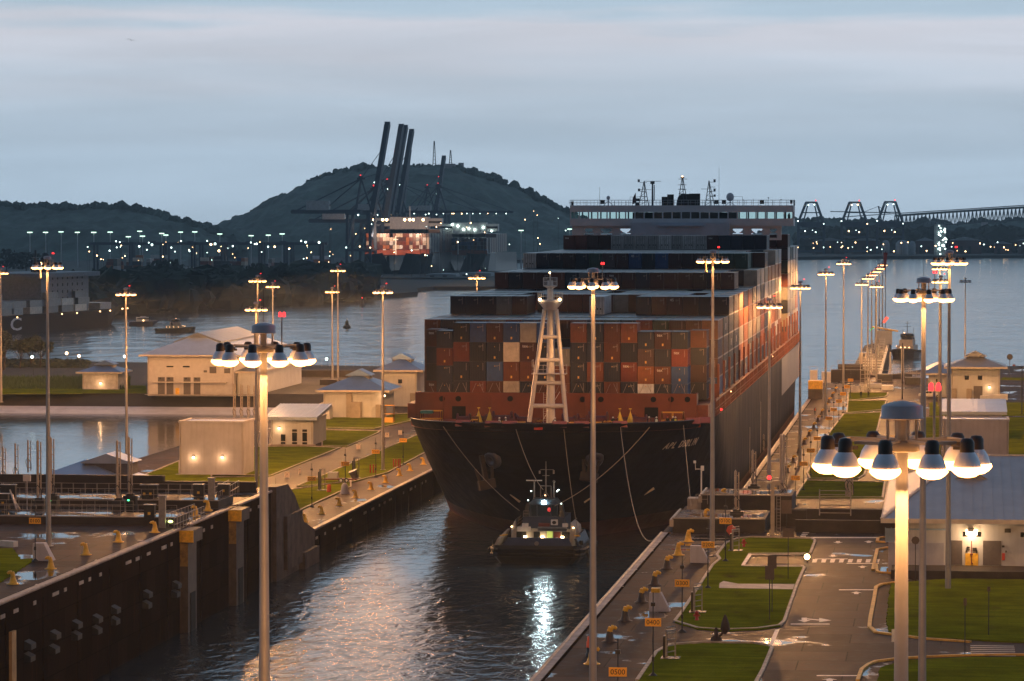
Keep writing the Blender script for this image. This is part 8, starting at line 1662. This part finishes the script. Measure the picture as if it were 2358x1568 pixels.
# ---------------------------------------------------------------- docked ships in the far port
CMX = [CM[k] for k in ('rust red', 'maroon', 'white', 'cream', 'orange', 'grey', 'navy', 'blue', 'rust brown')]
def docked(u0, u1, vw, vd, vt, y, label, lit, seed):
    a, b = PY(u0, vw, y), PY(u1, vw, y); W_ = b[0]-a[0]; t = thing('container_ship', label, 'container ship', ((a[0]+b[0])/2, y, 0)); zd = PY(u0, vd, y)[2]; ztop = PY(u0, vt, y)[2]; m = MB(); rr = random.Random(seed); h_ = W_/2
    st = [(0, .02, .35), (6, .25, .8), (14, .55, .98), (30, .85, 1), (60, 1, 1), (200, 1, 1)]
    for sg in (-1, 1):
        for i in range(5):
            (y0, b0, t0), (y1, b1, t1) = st[i], st[i+1]; q = [(sg*h_*b0, y0+6, -1), (sg*h_*b1, y1+6, -1), (sg*h_*t1, y1, zd), (sg*h_*t0, y0, zd+1)]; m.add(q, [(0, 1, 2, 3) if sg > 0 else (3, 2, 1, 0)], 0, True)
    m.sheet([(h_*p[2], p[0]) for p in st]+[(-h_*p[2], p[0]) for p in st[::-1]], zd-.5); put('hull', m.mesh('hull', TUGH), t)
    m = MB(); m.box(-h_*.98, h_*.98, 14, 15, zd-1, zd+3); put('breakwater', m.mesh('breakwater', REDDK), t)
    m = MB(); nc = int(W_*.96/2.5); nt_ = int((ztop-zd-3)/2.9)
    for c in range(nc):
        x = -nc*1.25+c*2.5; k_ = nt_-(1 if rr.random() < .15 else 0)
        for k in range(k_): m.box(x+.05, x+2.4, 17, 29, zd+1+k*2.9+.05, zd+1+k*2.9+2.85, rr.choice((0, 0, 1, 1, 2, 3, 3, 4, 5, 8)) if lit else rr.choice((5, 6, 7, 8, 6, 1)))
    for r_ in range(8): m.box(-h_*.96, h_*.96, 32+r_*14, 44+r_*14, zd+1, zd+1+(nt_+(1 if r_ > 2 else 0))*2.9, rr.choice((1, 6, 8)))
    put('container_stack', m.mesh('container_stack', CMX), t)
    m = MB(); m.box(-h_*1.02, h_*1.02, 75, 82, ztop+2, ztop+8); m.box(-h_*.6, h_*.6, 74, 84, zd, ztop+9); put('bridge_house', m.mesh('bridge_house', WHITE), t); m = MB(); m.box(-h_, h_, 74.8, 75, ztop+4.4, ztop+6); put('window', m.mesh('window', GLASS), t); m = MB(); m.cyl((0, 8, zd), (0, 8, zd+14), .6, .3, 6); m.bar((-2, 8, zd+11), (2, 8, zd+11), .5); m.cyl((0, 78, ztop+8), (0, 78, ztop+17), .5); put('mast', m.mesh('mast', WHITE), t)
    if lit:
        for x in (-.72, -.45, -.33, .22, .37, .48, .78): m = MB(); m.ball((x*h_, 16, ztop+7), 1.0, n=6, k=4); put('lamp', m.mesh('lamp', WARM), t)
        for x in (-.5, .5): l = bpy.data.lights.new('deck_flood', 'SPOT'); l.energy = 30000; l.color = (1, .6, .38); l.spot_size = R(120); l.shadow_soft_size = 1; lo = bpy.data.objects.new('deck_flood', l); S.collection.objects.link(lo); lo.parent = t; lo.location = (x*h_, -6, zd+15); lo.rotation_euler = (R(82), 0, 0)
    else:
        for x in (-.8, -.6, -.4, -.2, 0, .2, .5, .8): m = MB(); m.ball((x*h_, 73, ztop+rr.uniform(2, 9)), .9, n=6, k=4); put('lamp', m.mesh('lamp', COOL), t)
docked(832, 984, 640, 586, 528, 2600, 'docked container ship seen bow on, its red and white boxes lit up', True, 3)
docked(985, 1118, 632, 586, 540, 2720, 'darker docked container ship moored right of the lit one', False, 4)
# ---------------------------------------------------------------- yard: straddle gantries, light masts, boxes
for i, u in enumerate((262, 340, 425, 480, 560, 640, 700)):
    y = 2500+(i % 3)*60; x = PY(u, 600, y)[0]; h = PY(u, 561, y)[2]-3; w = 22 if i % 2 else 26; t = thing('yard_gantry', '%s dark yard gantry from the left in the far container yard' % ORD[i], 'gantry crane', (x, y, 3), 'yard gantries in the far port'); m = MB()
    for s in (-1, 1):
        for d in (-5, 5): m.bar((s*w/2, d, 0), (s*w/2, d, h), 1.5)
    for d in (-5, 5): m.bar((-w/2-3, d, h), (w/2+3, d, h), 2.0)
    m.bc(w*.2, 0, h-1, 5, 7, 3); put('frame', m.mesh('frame', CRB), t)
    for k in range(4): m = MB(); m.ball((rnd.uniform(-w/2, w/2), -6, h+rnd.uniform(-6, 2)), rnd.uniform(.4, .8), n=6, k=4); put('lamp', m.mesh('lamp', rnd.choice((WARM, COOL, COOL))), t)
rq = random.Random(21)
for i, u in enumerate(sorted(rq.uniform(225, 745) for _ in range(46))):
    y = rq.uniform(2330, 2620); v = rq.uniform(590, 606); x = PY(u, v, y)[0]; nh = rq.choice((1, 2, 3, 4, 5)); m = MB(); w = rq.choice((6.1, 12.2, 2.5)); 
    for k in range(nh): m.box(x, x+w, y, y+(2.5 if w > 3 else 12), 3+k*2.62, 3+k*2.62+2.55, rq.randrange(9))
    single('container_stack', m, CMX, '%s stack of yard boxes from the left in the far container yard' % ordn(i), 'container stack', 'stacks in the far container yard')
cA = [(275, 50), (420, 50), (562, 45), (712, 50), (862, 50), (1013, 48), (1180, 90), (1285, 40), (1310, 85), (1487, 60), (1525, 75), (1660, 48), (1790, 45), (2020, 65), (2308, 80)]
cA = [(x/2.45*F, (850+y/2.45)*F) for x, y in cA]+[(618, 541), (650, 538), (1200, 530), (1312, 527)]
for i, (u, v) in enumerate(cA):
    y = 2700+(i % 4)*50; x, _, z = PY(u, v, y); t = thing('yard_light', '%s white lit yard mast, counted from the left in the far port' % ORD[i], 'light mast', (x, y, 3), 'yard light masts in the far port'); m = MB(); m.cyl((0, 0, 0), (0, 0, z-3), .7, .35, 6); put('pole', m.mesh('pole', CRW), t)
    m = MB(); m.bc(0, -.5, z-3.6, 3.6, 2, .7); put('lamp_head', m.mesh('lamp_head', mat('yard_lamp', (.8, 1, .85), .4, var=0, emit=(.62, .95, .75), es=2.5)), t)
def glints(name, label, n, u0, u1, v0, v1, y0, y1, rmin, rmax, seed):
    rr = random.Random(seed)
    for i, (u, v, y) in enumerate(sorted((rr.uniform(u0, u1), rr.uniform(v0, v1), rr.uniform(y0, y1)) for i in range(n))):
        x, _, z = PY(u, v, y); z = max(z, 4.5); t = thing('port_lamp', '%s %s, counted from the left' % (ordn(i), label), 'lamp', (x, y, 3), name); m = MB(); m.cyl((0, 0, 0), (0, 0, z-3), .2, .15, 5); put('pole', m.mesh('pole', DKMETAL), t)
        m = MB(); m.ball((0, -.3, z-3), rr.uniform(rmin, rmax)*.6, n=6, k=4); put('lamp', m.mesh('lamp', rr.choice((COOL, WARM, WARM, WARMS))), t)
glints('small lamps in the far container yard', 'small glowing lamp in the far container yard at left', 42, 190, 760, 556, 606, 2350, 2650, .35, .8, 2)
glints('small lamps by the docked ships', 'small glowing lamp near the docked ships', 58, 750, 1130, 500, 640, 2420, 3000, .35, .85, 3)
glints('small lamps on the right bank', 'small glowing lamp low on the right bank', 40, 1850, 2358, 556, 580, 3720, 3850, .5, 1.1, 4)
glints('small lamps behind the ship at the foot of the hill', 'small glowing lamp at the foot of the hill', 14, 1120, 1310, 485, 570, 3200, 3500, .4, .9, 5)
# ---------------------------------------------------------------- dark ship passing at left
x0, y0, _ = P(-60, 777, 0); x1, y1, _ = P(328, 745, 0); ang = math.atan2(y1-y0, x1-x0); Ls = math.hypot(x1-x0, y1-y0); t = thing('container_ship', 'dark ship with pale boxes and a white letter C on its side at left', 'container ship', (x1-15*math.sin(ang), y1+15*math.cos(ang), 0), rz=ang)
def s2(u, v): return PY(u, v, y0+(y1-y0)*(u+60)/388)
hz = s2(100, 722)[2]; m = MB(); B = 15; Lx = -Ls-80
for sg in (-1, 1): 
    q = [(Lx, -1, hz), (-40, -1, hz), (-18, -1, hz+1), (2, -1, hz+4)]; hw_ = [B, B, B*.75, .3]; wl_ = [B, B, B*.5, .1]
    for i in range(3): m.add([(q[i][0], sg*wl_[i], -1), (q[i+1][0]-(4 if i == 2 else 0), sg*wl_[i+1], -1), (q[i+1][0], sg*hw_[i+1], q[i+1][2]), (q[i][0], sg*hw_[i], q[i][2])], [(0, 1, 2, 3) if sg < 0 else (3, 2, 1, 0)])
m.add([(Lx, -B, hz-.5), (-40, -B, hz-.5), (-18, -B*.75, hz-.2), (-1, 0, hz+2), (-18, B*.75, hz-.2), (-40, B, hz-.5), (Lx, B, hz-.5)], [tuple(range(7))]); put('hull', m.mesh('hull', mat('ship_dark_hull', (.008, .009, .016), .7, var=.2, spec=.1)), t)
text('C', 7.0, mat('faded_white', (.55, .58, .64), .6), (-Ls*(1-(28+60)/388.)+0, -B-.15, hz*.5), t, ext=.05, bold=True).scale = (2.4, 1, 1)
def lx(u): return -Ls*(1-(u+60)/388.)
px_ = 6.0
m = MB(); m.box(lx(95), lx(205), -B+2, B-2, hz, hz+(722-605)/px_*.78); m.box(lx(80), lx(222), -B, B, hz+(722-612)/px_*.78, hz+(722-598)/px_*.78); br = put('bridge_house', m.mesh('bridge_house', mat('ship_grey_white', (.18, .18, .20), .6)), t); zb_ = hz
m = MB()
for k in range(4):
    for i in range(8): xx = lx(108)+i*(lx(200)-lx(108))/8; m.box(xx, xx+.9, -B+1.9, -B+2.1, hz+5+k*2.8, hz+6.2+k*2.8)
put('window', m.mesh('window', DARKOPEN), br)
m = MB(); zt_ = hz+(722-598)/px_*.78; m.cyl((lx(148), 0, zt_), (lx(150), 0, zt_+9), 1.0, .4, 6); m.bar((lx(140), 0, zt_+6), (lx(158), 0, zt_+6), .4); m.box(lx(160), lx(176), -4, 4, zt_, zt_+5); m.cyl((lx(170), 0, zt_+5), (lx(173), 0, zt_+7), 1.6); put('mast', m.mesh('mast', DKMETAL), t); m = MB(); m.ball((lx(146), -3, zt_+3.5), .6); put('lamp', m.mesh('lamp', WARM), t)
for i, u in enumerate((30, 130, 165, 220, 245, 280, 311, 415*.62, 500*.62, 522*.62)): m = MB(); m.ball((lx(u), -B-.3 if u < 250 else -B*.6, hz-.6), .3, n=6, k=4); put('deck_lamp', m.mesh('deck_lamp', WARMS), t)
bxs = [(0, 2, 2), (20, 2, 2), (62, 2, 3), (98, 3, 2), (134, 2, 2), (165, 3, 2), (-25, 3, 2), (-55, 3, 2), (225, 1, 0)]
for i, (u, h_, c_) in enumerate(bxs):
    for k in range(h_ or 1):
        uu = u+(7 if k % 2 and i % 2 else 0); L2 = 12.2; m = MB(); m.box(0, L2, 0, 10, 0, 2.7); o = put('ship_container', m.mesh('ship_container', CMX[rq.choice((5, 5, 3, 5))]), None, (0, 0, 0))
        from mathutils import Matrix
        t_m = Matrix.Translation(t.location) @ Matrix.Rotation(ang, 4, 'Z'); o.location = t_m @ Vector((lx(uu), -B+.5, hz+.2+k*2.75)); o.rotation_euler.z = ang
        tag(o, '%s stack from the bow end of the dark left ship, box %s up' % (ORD[[8, 5, 4, 3, 2, 1, 0].index({225: 8, 165: 5, 134: 4, 98: 3, 62: 2, 20: 1, 0: 0}[u])] if u >= 0 else ('eighth', 'ninth')[u < -30], ORD[k]), 'container', 'pale containers on the dark left ship')
# ---------------------------------------------------------------- near left shore trees and scrub
def shore_tree(x, y, z, h, R_, label, spread=1.0, seed=1, n=900):
    rr = random.Random(seed); t = thing('tree', label, 'tree', (x, y, z), 'trees on the near left shore'); m = MB(); m.cyl((0, 0, 0), (h*.04, 0, h*.45), h*.035, h*.022, 7); tips = []
    for k in range(9): a = rr.uniform(0, 2*pi); q = rr.uniform(.45, .95)*R_; tip = (q*cos(a), q*sin(a), h*rr.uniform(.55, .98)); m.cyl((h*.04, 0, h*rr.uniform(.3, .45)), tip, h*.014, .05, 5); tips.append(tip)
    put('trunk', m.mesh('trunk', mat('bark', (.03, .022, .016), .9)), t); c = MB()
    for i in range(n):
        tp = tips[rr.randrange(9)]; s = R_*.34*spread; p = Vector((tp[0]+rr.gauss(0, s), tp[1]+rr.gauss(0, s), tp[2]+rr.gauss(0, s*.32))); q = rr.uniform(.22, .55); n_ = Vector((rr.uniform(-1, 1), rr.uniform(-1, 1), rr.uniform(0, 1))).normalized(); e = n_.orthogonal().normalized()*q; f_ = n_.cross(e)
        c.add([p-e, p-f_*.6, p+e, p+f_*.6], [(0, 1, 2, 3)])
    put('crown', c.mesh('crown', WOOD), t)
for i, (u, vb, vt, w, y, sp) in enumerate(((8, 862, 770, 70, 930, 1.0), (45, 858, 778, 60, 940, .9), (-30, 865, 765, 80, 925, 1.1), (92, 850, 783, 60, 945, .5), (70, 852, 770, 50, 950, .8))):
    a = PY(u, vb, y); h = (vb-vt)*y/FPX; shore_tree(a[0], y, a[2], h, w*y/FPX/2, '%s dark ragged tree on the near left shore' % ORD[i], sp, i+3)
m = MB(); pts = []
for i in range(700):
    u = rnd.uniform(-60, 200) if i % 4 else rnd.uniform(-60, 180); top = 838 if u < 150 else 838+(u-150)*.5; y = rnd.uniform(945, 985); v = rnd.uniform(top+4, 872); x, _, z = PY(u, v, y); pts.append((x, y, max(4.5, z), rnd.uniform(.5, 1.2)))
clumps(m, pts, 1.7, .8, 6); o = ob('scrub', m, WOOD); tag(o, 'dark hedge and scrub along the near left shore', 'scrub', kind='stuff')
m = MB(); rr = random.Random(9)
for i in range(9000):
    u = rr.uniform(-30, 300); v = rr.uniform(872, 897); x, y, z = P(u, v, 5.2); h = rr.uniform(.6, 1.6); a = rr.uniform(0, 3); m.add([(x-.12*cos(a), y-.12*sin(a), 5.1), (x+.12*cos(a), y+.12*sin(a), 5.1), (x+rr.uniform(-.3, .3), y, 5.1+h)], [(0, 1, 2)])
o = ob('tall_grass', m, mat('tall_grass', (.05, .085, .02), .9, var=.3)); tag(o, 'tall rough grass on the near left shore', 'grass', kind='stuff')
# smoke over the left tug: a small box of thin dark air
m = MB(); x, y, _ = P(382, 745, 0); 
o = put('smoke', (lambda mm: (mm.lathe((0, 0, 0), [(.3, 0), (1.6, 3), (4.5, 6), (6, 9), (3, 12), (.1, 13)], 14), mm)[1])(MB()).mesh('smoke', (lambda s: s)(bpy.data.materials.new('smoke'))), None, (x, y, 7)); sm = o.data.materials[0]; sm.use_nodes = True; sm.node_tree.nodes.clear(); pv = N(sm.node_tree, 'ShaderNodeVolumePrincipled'); pv.inputs['Color'].default_value = (.05, .05, .06, 1); pv.inputs['Density'].default_value = .12; so_ = N(sm.node_tree, 'ShaderNodeOutputMaterial'); sm.node_tree.links.new(pv.outputs[0], so_.inputs['Volume']); tag(o, 'dark exhaust smoke drifting over the left tugboat', 'smoke', kind='stuff')
# ================================================================ haze
HZ = bpy.data.materials.new('haze'); HZ.use_nodes = True; t = HZ.node_tree; t.nodes.clear()
vo = N(t, 'ShaderNodeVolumePrincipled'); vo.inputs['Color'].default_value = (.80, .93, 1.0, 1); vo.inputs['Density'].default_value = 6.0e-5; vo.inputs['Anisotropy'].default_value = 0.35
oo = N(t, 'ShaderNodeOutputMaterial'); t.links.new(vo.outputs[0], oo.inputs['Volume'])
m = MB(); m.box(-3500, 3000, -120, 5000, -9.5, 150); o = ob('haze', m, HZ); tag(o, kind='stuff')
